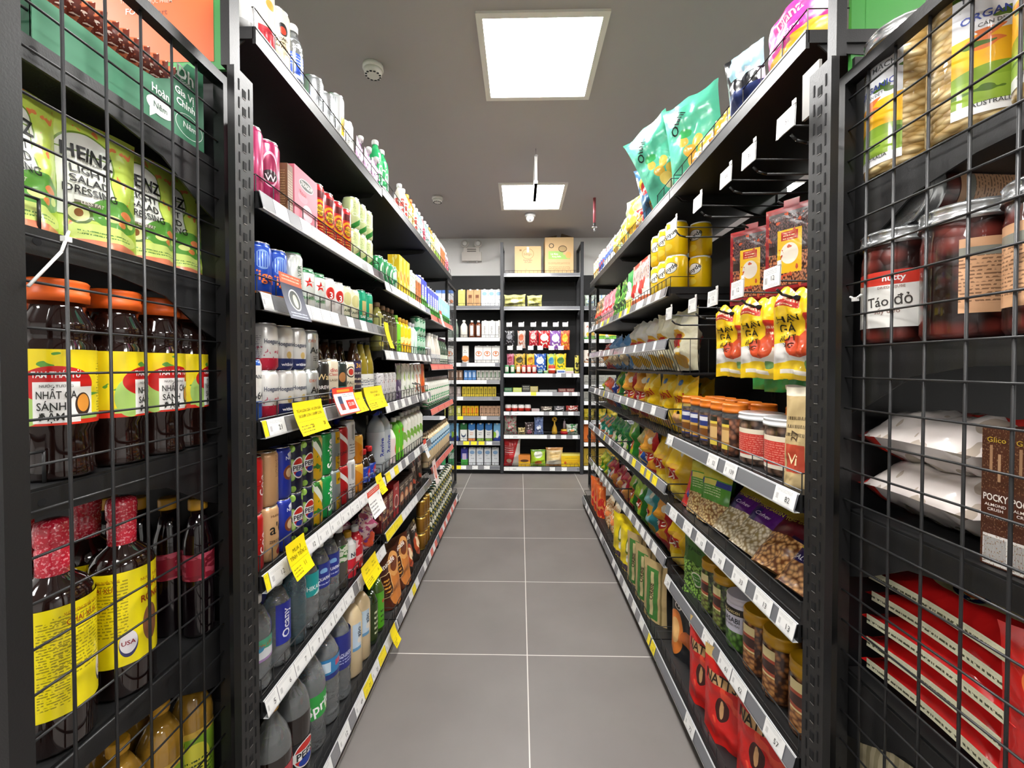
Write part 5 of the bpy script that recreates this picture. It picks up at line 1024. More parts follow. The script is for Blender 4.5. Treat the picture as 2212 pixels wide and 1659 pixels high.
row('L', wl(7, A3), Z(LV3, 7), [('bo5', 2.80, 2), ('bo2', 2.93, 2), ('gyc', 3.06, 3), ('orc', 3.26, 3), ('bo4', 3.45, 3)])
row('L', wl(5, A3), Z(LV3, 5), [('blc', 2.80, 5, {'gap': .003}), ('lbc', 3.17, 7, {'gap': .003})])
row('L', wl(4, A3), Z(LV3, 4), [('slv', 2.80, 2), ('whb', 2.94, 4, {'gap': .01}), ('dkg', 3.28, 4, {'gap': .01})])
row('L', wl(3, A3), Z(LV3, 3), [('wcar', 2.80, 13, {'gap': .005})])
row('L', wl(2, A3), Z(LV3, 2), [('cbl', 2.80, 13, {'gap': .005})])
row('L', wl(1, A3), Z(LV3, 1), [('mix', 2.80, 12, {'st': 3, 'sh': .1005, 'gap': .008})], x0=.60)
# ================= right gondola goods =================
B1, B2, B3 = rn, rm, rf
row('R', wl(7, B1), Z(RV1, 7), [('diap', .93, 1, {'rz': .0}), ('blkb', 1.155, 1, {'tilt': .2, 'rz': .45})])
row('R', wl(7, B1), Z(RV1, 7), [('ytop', 1.37, 2, {'tilt': -.25, 'gap': -.02}), ], x0=.66)
row('R', wl(7, B2), Z(RV1, 7), [('mnt2', 2.32, 1, {'rz': .4}), ('redb', 2.20, 1, {'sc': .5, 'rz': .45}), ('mnt2', 2.50, 1, {'sc': .8})])
put('teal1', .735, 1.70, 2.0, -pi / 2 + .75, wl(7, B2), '', 1.6, tilt=.05, roll=-.12, scale=1.08)
put('teal1', .70, 1.875, 2.025, -pi / 2 + .85, wl(7, B2), '', 1.8, tilt=.16, roll=-.38, scale=1.05)
put('blu1', .71, 2.09, 2.002, -pi / 2 + .75, wl(7, B2), '', 2.0, tilt=.12, roll=-.15)
row('R', wl(7, B3), Z(RV1, 7), [('mnt2', 2.72, 1, {'sc': .7}), ('wbb', 2.87, 4), ('wtub', 3.17, 3), ('ytub', 3.40, 3)])
row('R', wl(6, B2), Z(RVB, 6), [('sny', 1.765, 3, {'st': 2, 'sh': .1455, 'rz': .35}), ('rwb', 2.12, 2, {'gap': -.01}), ('grg', 2.40, 1), ('seaw', 2.54, 1)])
row('R', wl(6, B2), Z(RVB, 6), [('sny', 1.78, 1, {'dep': .11, 'st': 2, 'sh': .1455, 'q': 'back', 'rz': .35})])
row('R', wl(6, B3), Z(RVB, 6), [('seaw', 2.71, 1), ('pnk', 2.86, 3, {'gap': -.01}), ('brob', 3.26, 2), ('pnk', 3.53, 0)])
def bas(where, z, lst, dp=.078): row('R', where, z, [(k, a, n, dict({'tilt': .04, 'mess': 1., 'dep': dp, 'gap': .002, 'jit': .10, 'dz': .005}, **(o or {}))) for k, a, n, o in lst])
bas(wl(5, B2), 1.222, [('layw2', 1.78, 2, {'rz': .12}), ('layw', 2.14, 3, {'rz': .12})])
bas(wl(5, B3), 1.222, [('blb', 2.75, 3, None), ('redb', 3.22, 2, {'sc': .85})])
bas(wl(4, B2), .926, [('oish', 1.78, 3, {'rz': .15, 'sc': .9}), ('layr', 2.37, 2, {'rz': .2})])
bas(wl(4, B3), .926, [('layg', 2.71, 2, None), ('navb', 3.05, 1, None), ('orb', 3.19, 2, None), ('limb', 3.45, 1, None)])
bas(wl(3, B2), .609, [('layy', 1.80, 2, {'rz': .2}), ('layr', 2.15, 1, None), ('layb', 2.32, 1, None), ('layg', 2.49, 1, None)])
bas(wl(3, B3), .609, [('grnb', 2.71, 3, None), ('telb', 3.16, 3, None)])
bas(wl(2, B2), .297, [('layy', 1.80, 1, {'rz': .2}), ('layr', 2.0, 1, None), ('layt', 2.18, 1, None), ('layg', 2.36, 2, {'sc': .9})])
bas(wl(2, B3), .297, [('pnkr', 2.72, 3, None), ('telb', 3.18, 1, None), ('limb', 3.33, 2, None)])
for i in (3, 4, 5):
    pass
row('R', wl(4, B2), .926, [('oish', 1.9, 2, {'sc': .85, 'dep': .215, 'q': 'back', 'tilt': .0})])
row('R', wl(3, B2), .609, [('layy', 1.78, 3, {'dep': .215, 'q': 'back', 'tilt': .0, 'mess': 1})])
row('R', wl(2, B2), .297, [('layr', 1.82, 2, {'dep': .215, 'q': 'back', 'tilt': .0, 'mess': 1})])
row('R', wl(1, B2), Z(RVB, 1), [('jerk', 1.79, 3, {'rz': .45, 'gap': .01}), ('ylb2', 2.24, 2, {'rz': .45})], x0=.60)
row('R', wl(1, B3), Z(RVB, 1), [('pasta', 2.72, 2, {'tilt': -.2}), ('orst', 3.08, 3, {'rz': .45})], x0=.60)
row('R', wl(4, B1), Z(RV1, 4), [('js1', 1.03, 2, {'gap': .01, 'rz': .45}), ('jo2', 1.285, 2, {'rz': .4}), ('jo1', 1.45, 3, {'rz': .4})], x0=.65)
row('R', wl(4, B1), Z(RV1, 4), [('pbag', .945, 1, {'rz': .2})], x0=.64)
row('R', wl(4, B1), Z(RV1, 4), [('jo2', 1.00, 1, {'dep': .13, 'q': 'back'}), ('jo1', 1.09, 2, {'dep': .13, 'q': 'back'}), ('jo1', 1.28, 5, {'dep': .088, 'q': 'back'})], x0=.65)
row('R', wl(3, B1), Z(RV1, 3), [('sltp', .945, 1, {'tilt': -.75, 'rz': .2}), ('almd', 1.085, 1, {'tilt': -.75, 'rz': .2}), ('cash', 1.22, 2, {'tilt': -.7, 'rz': .1, 'gap': -.03}), ('pean', 1.44, 1, {'tilt': -.25, 'rz': .45}), ('pean', 1.53, 1, {'tilt': -.2, 'rz': .45}), ('rypk', 1.62, 1, {'tilt': -.35, 'rz': .2, 'sc': .9})], x0=.67)
row('R', wl(3, B1), Z(RV1, 3), [('almd', .98, 2, {'dep': .17, 'tilt': -.6, 'q': 'back'}), ('cash', 1.27, 2, {'dep': .17, 'tilt': -.6, 'q': 'back'}), ('pean', 1.56, 1, {'dep': .10, 'tilt': -.2, 'q': 'back'})], x0=.67)
row('R', wl(3, B2), Z(RV1, 3), [('rypk', 1.80, 1, {'tilt': -.2, 'dep': .17, 'dz': .06})], x0=.69) if 0 else None
row('R', wl(2, B1), Z(RV1, 2), [('jbean', .935, 1, {'rz': .45}), ('jbean', 1.045, 2, {'rz': .45, 'gap': .006}), ('wasa', 1.24, 1, {'rz': .35}), ('jpea', 1.335, 2, {'rz': .45, 'gap': .004}), ('veg', 1.51, 1, {'rz': .2})], x0=.65)
row('R', wl(2, B1), Z(RV1, 2), [('jbean', .99, 2, {'dep': .10, 'q': 'back'}), ('jpea', 1.35, 1, {'dep': .09, 'q': 'back'}), ('veg', 1.50, 1, {'dep': .10, 'q': 'back', 'rz': .2})], x0=.65)
row('R', wl(1, B1), Z(RV1, 1), [('nats', 1.01, 1, {'rz': .5, 'dep': .02}), ('nats', 1.16, 1, {'rz': .55}), ('nats', 1.30, 1, {'rz': .45}), ('blor', 1.53, 1, {'rz': .45, 'dep': .02})], x0=.61)
# hooks on the peg bars
FLAG = P('print_flag', '#e6e6e4', [('t', .45, .78, .35, .12, 12, '#9a9a9c'), ('s', .18, .38, .08, .16, 30, '#4a4a4c'), ('t', .6, .12, .3, .08, 14, '#a8a8aa')], .35)
def hook(side, s, z, txt, label, front=.60, back=1.045, cat='hook', grp='display hooks'):
    if side == 'B': loc_, rz, L_n = (s, front, z), 0, back - front
    else: sg, rz = FR[side]; loc_, L_n = (sg * front, s, z), back - front
    r = empty('display_hook', loc_, rz); tag(r, label, cat, grp)
    m = MB(); m.path([(0, L_n, -.045), (0, .045, -.045), (0, .022, -.038), (0, .010, -.026)], .0032, BLK, 6); m.build('prong', r)
    m = MB(); m.path([(0, L_n, -.012), (0, .004, -.006), (0, .0, .0)], .0022, BLK, 6); m.build('flag_wire', r)
    m = MB(); m.quad([(-.032, -.004, -.022), (.032, -.004, -.022), (.032, -.002, .026), (-.032, -.002, .026)], FLAG, [(0, 0), (1, 0), (1, 1), (0, 1)])
    m.quad([(-.032, -.0012, -.022), (.032, -.0012, -.022), (.032, .0008, .026), (-.032, .0008, .026)][::-1], FLAG); m.box((.028, -.002, .03), (.006, .001, .005), WHT)
    if txt: m.text(txt, .008, .000, .012, ink('#333333'), Flat(-.0042), bold=0)
    m.build('price_flag', r)
for i, (s, t) in enumerate(((.945, '51'), (1.095, '31'), (1.215, '99'), (1.405, '99'), (1.62, '99'))):
    hook('R', s, 1.797, t, f'empty black hook with white price flag, {ORD[i]} nearest of the upper hooks')
for i, (s, t) in enumerate(((.99, '12'), (1.145, '12'), (1.29, '12'), (1.44, ''), (1.665, ''))):
    hook('R', s, 1.458, t, f'black hook with white price flag, {ORD[i]} nearest of the lower hooks')
for i, s in enumerate((1.00, 1.20, 1.39)):
    r = empty('display_hook', (.74, s, 1.71), -pi / 2); tag(r, f'short black hook holding a red tray, {ORD[i]} nearest', 'hook', 'tray hooks')
    m = MB(); m.path([(0, .30, 0), (0, .02, 0), (0, .0, .012)], .0032, BLK, 6); m.build('prong', r)
for i, s in enumerate((.99, 1.18, 1.38)):
    put('tray', .765, s, 1.455, -pi / 2 + .62, 'upper hooks, near right bay', 'front', s, jit=.05)
    put('tray', .845, s + .02, 1.452, -pi / 2 + .5, 'upper hooks, near right bay', 'back', s, jit=.06)
for j, (s, n) in enumerate(((.99, 4), (1.145, 5), (1.29, 4))):
    for i in range(n): put('hang', .665 + i * .045, s + .01 * (i % 2), 1.214, -pi / 2 + .55 + random.uniform(-.12, .12), 'lower hooks, near right bay', ['front', 'second', 'third', 'fourth', 'fifth'][i], s, jit=.05)
for i, s in enumerate((1.22, 1.37)): put('hgrn', .80 + i * .05, s + .03, 1.168, -pi / 2 + .5, 'lower hooks, near right bay', 'rear', s)

# ================= promotional notes =================
def note(y, z, w, h, base, layers, tx, name, label, side='L', x=.600, tilt=.18, rz=0., roll=0., cat='price note'):
    """card clipped over a shelf edge, leaning out at the foot"""
    sg, r0 = FR[side]; r = empty(name, (sg * x, y, z), r0 + rz); r.rotation_euler = (0, roll, r0 + rz); tag(r, label, cat)
    m = MB(); mt = P('note_' + label.replace(' ', '_')[:40], base, layers, .4)
    def S(X, Z_): t = (Z_ + h / 2) / h; return (X, -.002 - .030 * (1 - t) ** 1.6 * tilt / .18 - .001, Z_)
    m.grid(lambda u, v: S((u - .5) * w, (v - .5) * h), 2, 6, mt); m.grid(lambda u, v: (S((u - .5) * w, (v - .5) * h)[0], S(0, (v - .5) * h)[1] + .0008, (v - .5) * h), 2, 6, mt, flip=True)
    for t in tx: m.text(t[0], t[1], t[2], t[3], ink(t[4]), Fn(lambda X, Z_: (S(X, Z_)[0], S(X, Z_)[1] - .0005, Z_)), t[5] if len(t) > 5 else 0, t[6] if len(t) > 6 else None, bold=0)
    m.build('card', r); return r
YL = '#f4dc10'
def ynote(y, z, label, tx, w=.10, h=.085, **k): return note(y, z, w, h, YL, [('r', .5, .40, .48, .004, '#8a7a10'), ('t', .25, .18, .2, .10, 12, '#7a6c14')], tx, 'yellow_price_note', label, **k)
DT = '#4a4208'
ynote(1.135, 1.108, 'wide yellow note below the silver red-banded cans', [('TỪ 4 LON GIÁ / 4 LON GIÁ', 0, .020, .008, DT, 0, .13), ('18.500Đ/LON 1.500Đ/LON', 0, .006, .008, DT, 0, .13), ('20', -.01, -.024, .010, DT), ('20', .055, -.024, .010, DT)], w=.155, h=.088)
ynote(1.465, 1.118, 'yellow note left of the purple-necked bottle', [('TỪ 6 LON', 0, .012, .007, DT), ('20', .02, -.024, .009, DT)], w=.12, h=.07)
ynote(1.645, 1.122, 'wide yellow note below the clear beer bottles', [('MUA 6 LON GIÁ', 0, .022, .008, DT, 0, .14), ('21.500Đ/LON', .02, .008, .008, DT), ('19', -.02, -.022, .009, DT), ('18', .05, -.022, .009, DT)], w=.20, h=.088)
note(1.345, 1.135, .13, .085, '#eeeeea', [('r', .5, .89, .5, .11, '#e0402c'), ('r', .5, .88, .3, .05, '#f0a030'), ('r', .01, .5, .015, .5, '#d8402c'), ('r', .99, .5, .015, .5, '#d8402c'), ('r', .5, .01, .5, .02, '#d8402c'), ('r', .27, .42, .09, .26, '#3a4a68'), ('r', .27, .28, .09, .12, '#a03a34'), ('r', .70, .32, .20, .18, '#d8301f'), ('t', .66, .68, .25, .06, 14, '#8a8a8a')], [('53.00', .026, -.013, .012, '#ffffff', 0, .04)], 'promotion_card', 'white price card with red frame between yellow notes', x=.592, rz=-.1, cat='promotion card')
note(1.045, 1.425, .10, .115, '#1c2440', [('r', .5, .90, .5, .12, '#e05a34'), ('t', .5, .90, .4, .07, 14, '#f4c8b0'), ('e', .5, .44, .26, .24, '#e8e8e4'), ('e', .5, .44, .23, .21, '#14201c'), ('e', .52, .42, .10, .15, '#c8c8a8'), ('t', .5, .10, .38, .07, 16, '#b8c0d8')], [], 'promotion_card', 'dark navy promotion card with orange top under blue cans', x=.595, cat='promotion card')
note(1.80, 1.645, .05, .13, '#2a2a2c', [('r', .5, .70, .5, .12, '#e0603c'), ('r', .5, .45, .3, .04, '#e8e0d8')], [], 'promotion_card', 'dark hanging card with orange band by the cider cans', x=.60, cat='promotion card', rz=.3)
ynote(1.81, 1.385, 'tall yellow note at the end of the teal cans', [('TỪ 4 LON', 0, .02, .006, DT)], w=.055, h=.115)
ynote(1.065, .745, 'yellow note under the tan cola can reading MUA 3', [('MUA 3', 0, .022, .010, DT), ('TÍNH TIỀN 2', 0, .006, .010, DT, 0, .075), ('11', .014, -.022, .011, DT)], w=.088, h=.09)
ynote(1.70, .755, 'yellow note above the white three-line note', [('MUA 3', 0, .012, .007, DT)], w=.07, h=.075)
ynote(1.585, .448, 'yellow pair note under the fruit jelly bag', [('MUA 2', -.03, .018, .007, DT), ('MUA 2', .035, .018, .007, DT), ('TÍNH TIỀN', -.03, .006, .006, DT, 0, .05), ('TÍNH TIỀN', .035, .006, .006, DT, 0, .05), ('18', -.02, -.022, .009, DT), ('18', .05, -.022, .009, DT)], w=.15, h=.08)
note(1.60, .715, .13, .10, '#eeeeec', [('r', .5, .90, .5, .11, '#e0503c'), ('t', .5, .90, .4, .06, 14, '#f4d8d0'), ('t', .3, .35, .25, .25, 8, '#6a6a6c')], [('15', .04, .02, .010, '#3a3a3a'), ('9', .045, -.012, .010, '#3a3a3a')], 'promotion_card', 'white note with red heading hanging by the third shelf', x=.585, cat='promotion card')
ynote(1.735, .088, 'tall yellow note on the lowest shelf by the juice bottle', [('21', .0, -.015, .009, DT)], w=.062, h=.075, x=.555)
note(2.53, .735, .07, .11, '#eaeae8', [('r', .5, .88, .5, .12, '#e0503c'), ('t', .5, .5, .3, .2, 8, '#7a7a7c')], [('5', .01, -.02, .010, '#3a3a3a')], 'promotion_card', 'small white note with red heading on middle bay third shelf', x=.60, cat='promotion card')
note(3.05, 1.60, .09, .12, '#f0e8e4', [('r', .5, .9, .5, .12, '#d8503c'), ('t', .5, .5, .3, .2, 8, '#8a7a7c')], [], 'promotion_card', 'white note with red heading by the blue milk cartons', x=.60, cat='promotion card')
note(2.80, .52, .10, .16, '#f0e0dc', [('e', .5, .5, .3, .3, '#d84a38'), ('e', .5, .5, .2, .2, '#f0b8a8')], [], 'promotion_card', 'red and white curled note before the cream bottles', x=.60, cat='promotion card')
# small loose hook hanging over the ticket strip
r = empty('wire_hanger', (-.60, 2.38, 1.07), pi / 2); tag(r, 'bent black wire hanger over the middle bay fourth shelf', 'hanger')
m = MB()
for dx in (-.03, .03): m.path([(dx - .02, .02, .08), (dx, -.006, .07), (dx, -.010, .0), (0, -.02, -.055)], .003, WIRE, 6)
m.build('wire', r)

# ================= near left end bay goods =================
bag_('hz', 'green salad dressing pouch', '#c4da5c', [('n', 9, 11, .66, '#e88850'), ('e', .34, .70, .34, .20, '#6f8f2c'), ('e', .34, .70, .32, .185, '#e4e6de'), ('r', .32, .48, .30, .26, '#6f8f2c'), ('r', .32, .48, .285, .25, '#e2e4dc'), ('d', 1.5, -1., .80, '#a8c83c'), ('e', .66, .30, .34, .13, '#5a9a3a'), ('e', .78, .33, .10, .035, '#e88850'), ('e', .58, .27, .08, .03, '#d8e08a'), ('e', .70, .24, .07, .025, '#e0884a'), ('e', .86, .27, .06, .03, '#cfe07a'), ('r', .3, .34, .14, .016, '#7a7468'), ('e', .22, .26, .14, .08, '#4f6a24'), ('e', .22, .26, .11, .06, '#d8dc9a'), ('e', .22, .265, .05, .03, '#8a5a30'), ('e', .5, .12, .42, .08, '#cfe07a'), ('t', .5, .12, .3, .025, 40, '#5a8a3a'), ('e', .5, .02, .5, .05, '#d88060')], .135, .225, .055,
     [('HEINZ', -.018, .163, .024, K_, 0, .075, .03), ('KEEP FRAIS', -.016, .150, .005, '#6a6a60'), ('LIGHT', -.020, .133, .014, K_, 0, .06), ('SALAD', -.020, .115, .014, K_, 0, .06), ('DRESSING', -.020, .097, .014, K_, 0, .072), ('LESS FAT', -.020, .0765, .006, '#f0ece0')], 'stand', film=.22, seed=2, name='sauce_pouch', cat='pouch', wr=.7)
e2 = 'second shelf, near left end'
for i, (x, y, a) in enumerate(((-.775, .615, .10), (-.772, .735, -.15), (-.776, .84, -.05), (-.79, .92, -.35))): put('hz', x, y, 1.457, pi / 2 + a, e2, '', y, jit=0)
for i, (x, y) in enumerate(((-.86, .66), (-.86, .78), (-.87, .90))): put('hz', x, y, 1.457, pi / 2 + .1, e2, 'back', y, jit=.1)
LT = P('label_tam', '#f0d81c', [('n', 5, 4, .70, '#5a9a3a'), ('r', .5, .06, .5, .06, '#d8301c'), ('e', .38, .30, .08, .30, '#a8cc6a'), ('e', .50, .54, .16, .24, '#c81e1c'), ('r', .5, .10, .2, .04, '#a8cc6a'), ('r', .5, .30, .095, .27, '#f2f0ec'), ('r', .62, .30, .035, .20, '#f0ece4'), ('e', .607, .26, .036, .16, '#3a2a24'), ('e', .609, .28, .028, .12, '#e89a3c'), ('t', .80, .5, .10, .35, 26, '#5a5414')], .3, coat=.4)
def tam():
    root = empty('x'); h = .278; rr = .045; b = MB()
    b.lathe([(.040, 0), (.044, .006), (.041, .02), (.0405, .075), (.045, .085), (.0452, .215), (.041, .222), (.041, .232), (.045, .238), (.044, .252), (.034, .272), (.033, .290)], SOY, 12 * 2); b.build('bottle_body', root)
    m = MB(); m.lathe([(.038, .285), (.0385, .30), (.0375, .301), (.0375, .314), (.0385, .318), (.036, .321)], CAPO, 28); m.build('cap', root)
    m = MB(); m.lathe([(.0458, .088), (.0458, .208)], LT, 28, caps=False)
    texts(m, [('TAM THÁI TỬ', 0, .168, .010, '#f8f0ec', 0, .056, .03), ('NƯỚC TƯƠNG', 0, .150, .004, '#4a4a44'), ('NHẤT CA', 0, .136, .0125, '#2a2a26', 0, .045), ('SÁNH', -.006, .118, .0125, '#2a2a26', 0, .032), ('ĐẬM', -.006, .1015, .0125, '#2a2a26', 0, .028)], Cyl(.0459)); m.build('label_wrap', root); return root
tpl('tam', 'sauce_bottle', 'bottle', 'dark soy sauce bottle with orange cap', .092, .092, tam)
e3 = 'third shelf, near left end'
for x, y, a in ((-.762, .660, .80), (-.762, .755, 2.0), (-.764, .848, 1.35), (-.768, .918, 2.2)): put('tam', x, y, 1.068, a, e3, 'front', y, jit=0)
for x, y, a in ((-.862, .66, .8), (-.86, .765, 1.8), (-.862, .87, 1.5)): put('tam', x, y, 1.068, a, e3, 'back', y, jit=0)
LC = P('label_cara', '#f6e414', [('t', .40, .62, .12, .30, 30, '#a8981a'), ('e', .52, .22, .045, .14, '#3a3a6a'), ('e', .52, .24, .042, .12, '#e8e4ea'), ('e', .64, .35, .05, .2, '#8a5a3a'), ('t', .28, .5, .06, .4, 40, '#9a8c1a')], .35, coat=.3)
RW = P('red_shrink_wrap', '#d0233a', [('n', 34, 22, .60, '#ee8a94')], .25, coat=.9, film=.4, fs=60)
def cara():
    root = empty('x'); b = MB()
    b.lathe([(.044, 0), (.048, .008), (.048, .232), (.046, .245), (.036, .262), (.022, .275), (.017, .295), (.017, .325)], SOY, 28); b.build('bottle_body', root)
    m = MB(); m.lathe([(.0185, .272), (.0215, .278), (.0215, .318), (.0195, .321), (.0225, .326), (.0235, .350), (.021, .362), (.012, .366), (.0, .366)], RW, 24, caps=False); m.build('cap_wrap', root)
    m = MB(); m.lathe([(.0488, .062), (.0488, .236)], LC, 32, caps=False)
    texts(m, [('NƯỚC TƯƠNG TRUYỀN THỐNG', -.030, .222, .0055, '#b06a14', 0, .05), ('CHAI XƯA', -.030, .208, .010, '#a84c14', 0, .045), ('NƯỚC TƯƠNG', .048, .212, .005, '#a84c14'), ('CÁ', .045, .196, .013, '#a84414', 0, None, .03), ('RỒNG', .045, .174, .013, '#a84414', 0, .04, .03), ('USA', .006, .103, .008, '#8a2a34', 0, None, .03)], Cyl(.0489)); m.build('label_wrap', root); return root
tpl('cara', 'sauce_bottle', 'bottle', 'dark bottle, red wrapped cap, yellow label', .098, .098, cara)
e4 = 'fourth shelf, near left end'
for x, y, a in ((-.765, .650, 2.2), (-.765, .765, .80)): put('cara', x, y, .634, a, e4, 'front', y, jit=0)
for x, y, a in ((-.868, .68, 2.2), (-.862, .79, 1.6)): put('cara', x, y, .634, a, e4, 'back', y, jit=0)
def dks():
    root = bottle(bprof(.030, .29, .014, .30), M('dark_sauce', '#10060a', .1, coat=1), CAPY, (.13, .19, L_('dksl', '#7a1626', [('n', 6, 5, .55, '#b0485a'), ('r', .5, .5, .1, .3, '#8a1a2c')])), 18, .018, .022); return root
tpl('dks', 'sauce_bottle', 'bottle', 'dark bottle with mustard cap', .06, .06, dks)
for i, x in enumerate((-.745, -.815, -.885, -.955)): put('dks', x, .925, .634, .5, e4, 'rear', -x)
for x, y in ((-.775, .905), (-.80, .81), (-.85, .715), (-.875, .91), (-.90, .80), (-.79, .635)):
    pass
LO = P('label_oil', '#7fa428', [('e', .5, .5, .12, .3, '#d8d040'), ('t', .5, .3, .15, .25, 14, '#2f4a14'), ('r', .5, .95, .5, .05, '#c8a43a')], .35, coat=.4)
tpl('oil', 'oil_bottle', 'bottle', 'amber oil bottle with green label', .08, .08, lambda: bottle(bprof(.040, .27, .014, .28), OIL, CAPY, (.03, .17, LO), 24, .017, .02))
e5 = 'lowest shelf, near left end'
for x, y in ((-.765, .66), (-.765, .75), (-.765, .84), (-.765, .925)): put('oil', x, y, .251, .8, e5, 'front', y)
for x, y in ((-.855, .70), (-.855, .79), (-.855, .88)): put('oil', x, y, .251, .8, e5, 'back', y)
LW = P('label_zebra', '#dcdce4', [('s', .5, .5, .5, .5, 18, K_), ('r', .5, .9, .5, .1, '#b8b030')], .35)
# green display tray with brown packs
r = empty('display_box', (-.735, .775, 1.736)); tag(r, 'green cardboard display box with wavy front on top shelf', 'box')
GC = M('green_card', '#3f7a5c', .6); GD = M('dark_green_card', '#1f5a3e', .6)
prof = [(-.165, 0), (.170, 0), (.170, .188), (.125, .180), (.085, .120), (.045, .094), (-.02, .084), (-.09, .084), (-.165, .080)]
m = MB(); m.prism(prof, 'x', 0, -.004, GC); m.prism(prof, 'x', -.20, -.204, GC)
m.box((-.102, -.1635, .04), (.10, .0015, .04), GD); m.box((-.102, .1685, .09), (.10, .0015, .09), GD); m.box((-.102, 0, .0015), (.10, .165, .0015), GC)
class SX:
    def __call__(s, x, z): return (.0006, x, z)
    def n(s, x, z): return (1, 0, 0)
wtx = '#eef4ee'
texts(m, [('Dh', .118, .150, .028, wtx, 0, None, .04), ('FOODS', .118, .132, .006, wtx), ('Hoàn', .055, .072, .017, wtx, 0, .04, .03), ('Gia Vị', .115, .106, .015, wtx, 0, .05, .03), ('Chỉnh', .118, .084, .015, wtx, 0, .05, .03)], SX())
pts = [(.055 + .032 * cos(a * pi / 10), .040 + .018 * sin(a * pi / 10)) for a in range(20)]
m.quad([(.0006, a, b) for a, b in pts], ink(wtx)); m.quad([(.0006, .030, .028), (.0006, .045, .024), (.0006, .030, .010)], ink(wtx))
texts(m, [('Nêm', .055, .040, .012, '#3a5a4a', 0, .035)], Fn(lambda x, z: (.0012, x, z)))
for a in range(24):
    t0, t1 = a * pi / 12, (a + 1) * pi / 12; f = lambda t, k: (.0006, .128 + (.036 + k) * cos(t), .042 + (.024 + k) * sin(t))
    m.quad([f(t0, 0), f(t1, 0), f(t1, .0012), f(t0, .0012)], ink(wtx))
texts(m, [('Nêm', .128, .042, .013, wtx, 0, .04)], SX())
m.build('tray', r)
bag_('brs', 'brown spice pack in the green box', '#6a2a1c', [('n', 6, 8, .55, '#c8704a'), ('r', .5, .18, .5, .18, '#d8c8a0'), ('n', 14, 16, .66, '#f0e0d0')], .11, .155, .014, None, 'flat', seed=4, wr=1.5, name='spice_pack', cat='pack')
for i in range(12): put('brs', -.80, .64 + i * .023, 1.741, .35, 'top shelf, near left end', '', i, tilt=-.18 + .02 * i, jit=.04)
bag_('rbx', 'red and white pack beside green box', '#d83a48', [('e', .5, .25, .5, .25, '#f0e8e8')], .07, .16, .04, None, 'stand', name='snack_pack', cat='pack')
put('rbx', -.80, .605, 1.736, .9, 'top shelf, near left end', '', 0)
can_('blkj', 'small dark jar with onion print', '#2c2826', [('e', .5, .5, .10, .14, '#8a3a5a'), ('r', .5, .12, .5, .10, '#c8b8a0')], [('ONION', 0, .035, .010, '#c8c0b8')], r=.032, h=.13, lid=CAPK, metal=0, name='spice_jar', cat='jar')
put('blkj', -.775, .93, 1.458 + .278, 1.0, 'top shelf, near left end', '', 9) if 0 else None

# ================= near right end bay goods =================
SLID = M('silver_lid', '#c9cbcc', .22, .8)
LOA = P('label_oat', '#dfe0e4', [('r', .5, .42, .5, .18, '#e8b020'), ('n', 5, 6, .64, '#d8743a'), ('r', .5, .83, .5, .20, '#dfe0e4'), ('e', .5, .22, .18, .14, '#7a9a2c'), ('r', .5, .16, .5, .10, '#8aa83a'), ('n', 8, 9, .67, '#4a6a20'), ('r', .5, .03, .5, .05, '#e8e8e8')], .3, coat=.5)
def oat(two=True):
    return jar(.062, .285, OATS, SLID, .028, (.018, .225, LOA, [('YẾN MẠCH', 0, .205, .011, '#4a4c50', 0, .085), ('ORGANIC', 0, .170, .012, '#3a4a9a', 0, .085, .03), ('CÁN DẸT', 0, .155, .006, '#4a4c50'), ('AUSTRALIA', 0, .032, .007, '#3a3c40', 0, .05)], (.38, .62)), neck=.97)
tpl('oat', 'oat_jar', 'jar', 'tall clear oat jar with silver lid', .125, .125, oat)
w1, w2, w3, w4, w5 = ('top shelf, near right end', 'second shelf, near right end', 'third shelf, near right end', 'fourth shelf, near right end', 'lowest shelf, near right end')
for y, a in ((.842, -1.55), (.712, -.55), (.582, -1.6)): put('oat', .768, y, 1.631, a, w1, '', y, jit=0)
P('print_redw', '#c8242c', [('e', .3, .5, .22, .3, '#e8b8b8'), ('n', 4, 4, .6, '#ecd8d4')], .3, 0, .5, .4)
tpl('redw', 'snack_bag', 'bag', 'pale pink and red bag behind oat jars', .20, .06, lambda: pouch(.20, .40, .06, P('print_pkw', '#e0b8a8', [('r', .18, .12, .14, .12, '#c8302a'), ('e', .25, .95, .25, .12, '#d83a2c'), ('n', 2, 2, .64, '#ecd4c8')], .35, 0, .4, .3), None, 'stand', 3))
put('redw', .93, .77, 1.631, -.8, w1, 'back', 1)
put('redw', .90, .62, 1.631, -.8, w1, 'back', 0)
LD1 = P('label_date', '#e6e4de', [('r', .5, .90, .5, .10, '#e8c8a0'), ('r', .08, .5, .10, .5, '#e0b890'), ('e', .5, .97, .30, .22, '#cc3a2c'), ('e', .74, .22, .06, .14, '#9aa84a'), ('e', .70, .52, .08, .06, '#8a3a34'), ('t', .18, .5, .08, .4, 20, '#a0907a'), ('e', .8, .45, .06, .12, '#6a3a2c')], .35)
LD2 = P('label_tan', '#d8a880', [('t', .5, .5, .32, .38, 20, '#8a6448'), ('r', .5, .82, .2, .06, '#8a8a80')], .4)
def datej(l): 
    return jar(.060, .222, DATES, SLID, .028, (.03, .14, LD1, [('nutty', .004, .126, .012, '#f4ecea', 0, .045, .03), ('DRIED JUJUBE', .0, .108, .005, '#8a5a50'), ('Táo đỏ', -.004, .082, .020, '#3a3632', .06, .07), ('sấy dẻo', -.006, .062, .009, '#8a6a60')], (.30, .70)) if l == 1 else (.04, .16, LD2, None, (.42, .56)), neck=.98)
tpl('dat1', 'date_jar', 'jar', 'red date jar with white printed label', .12, .12, lambda: datej(1))
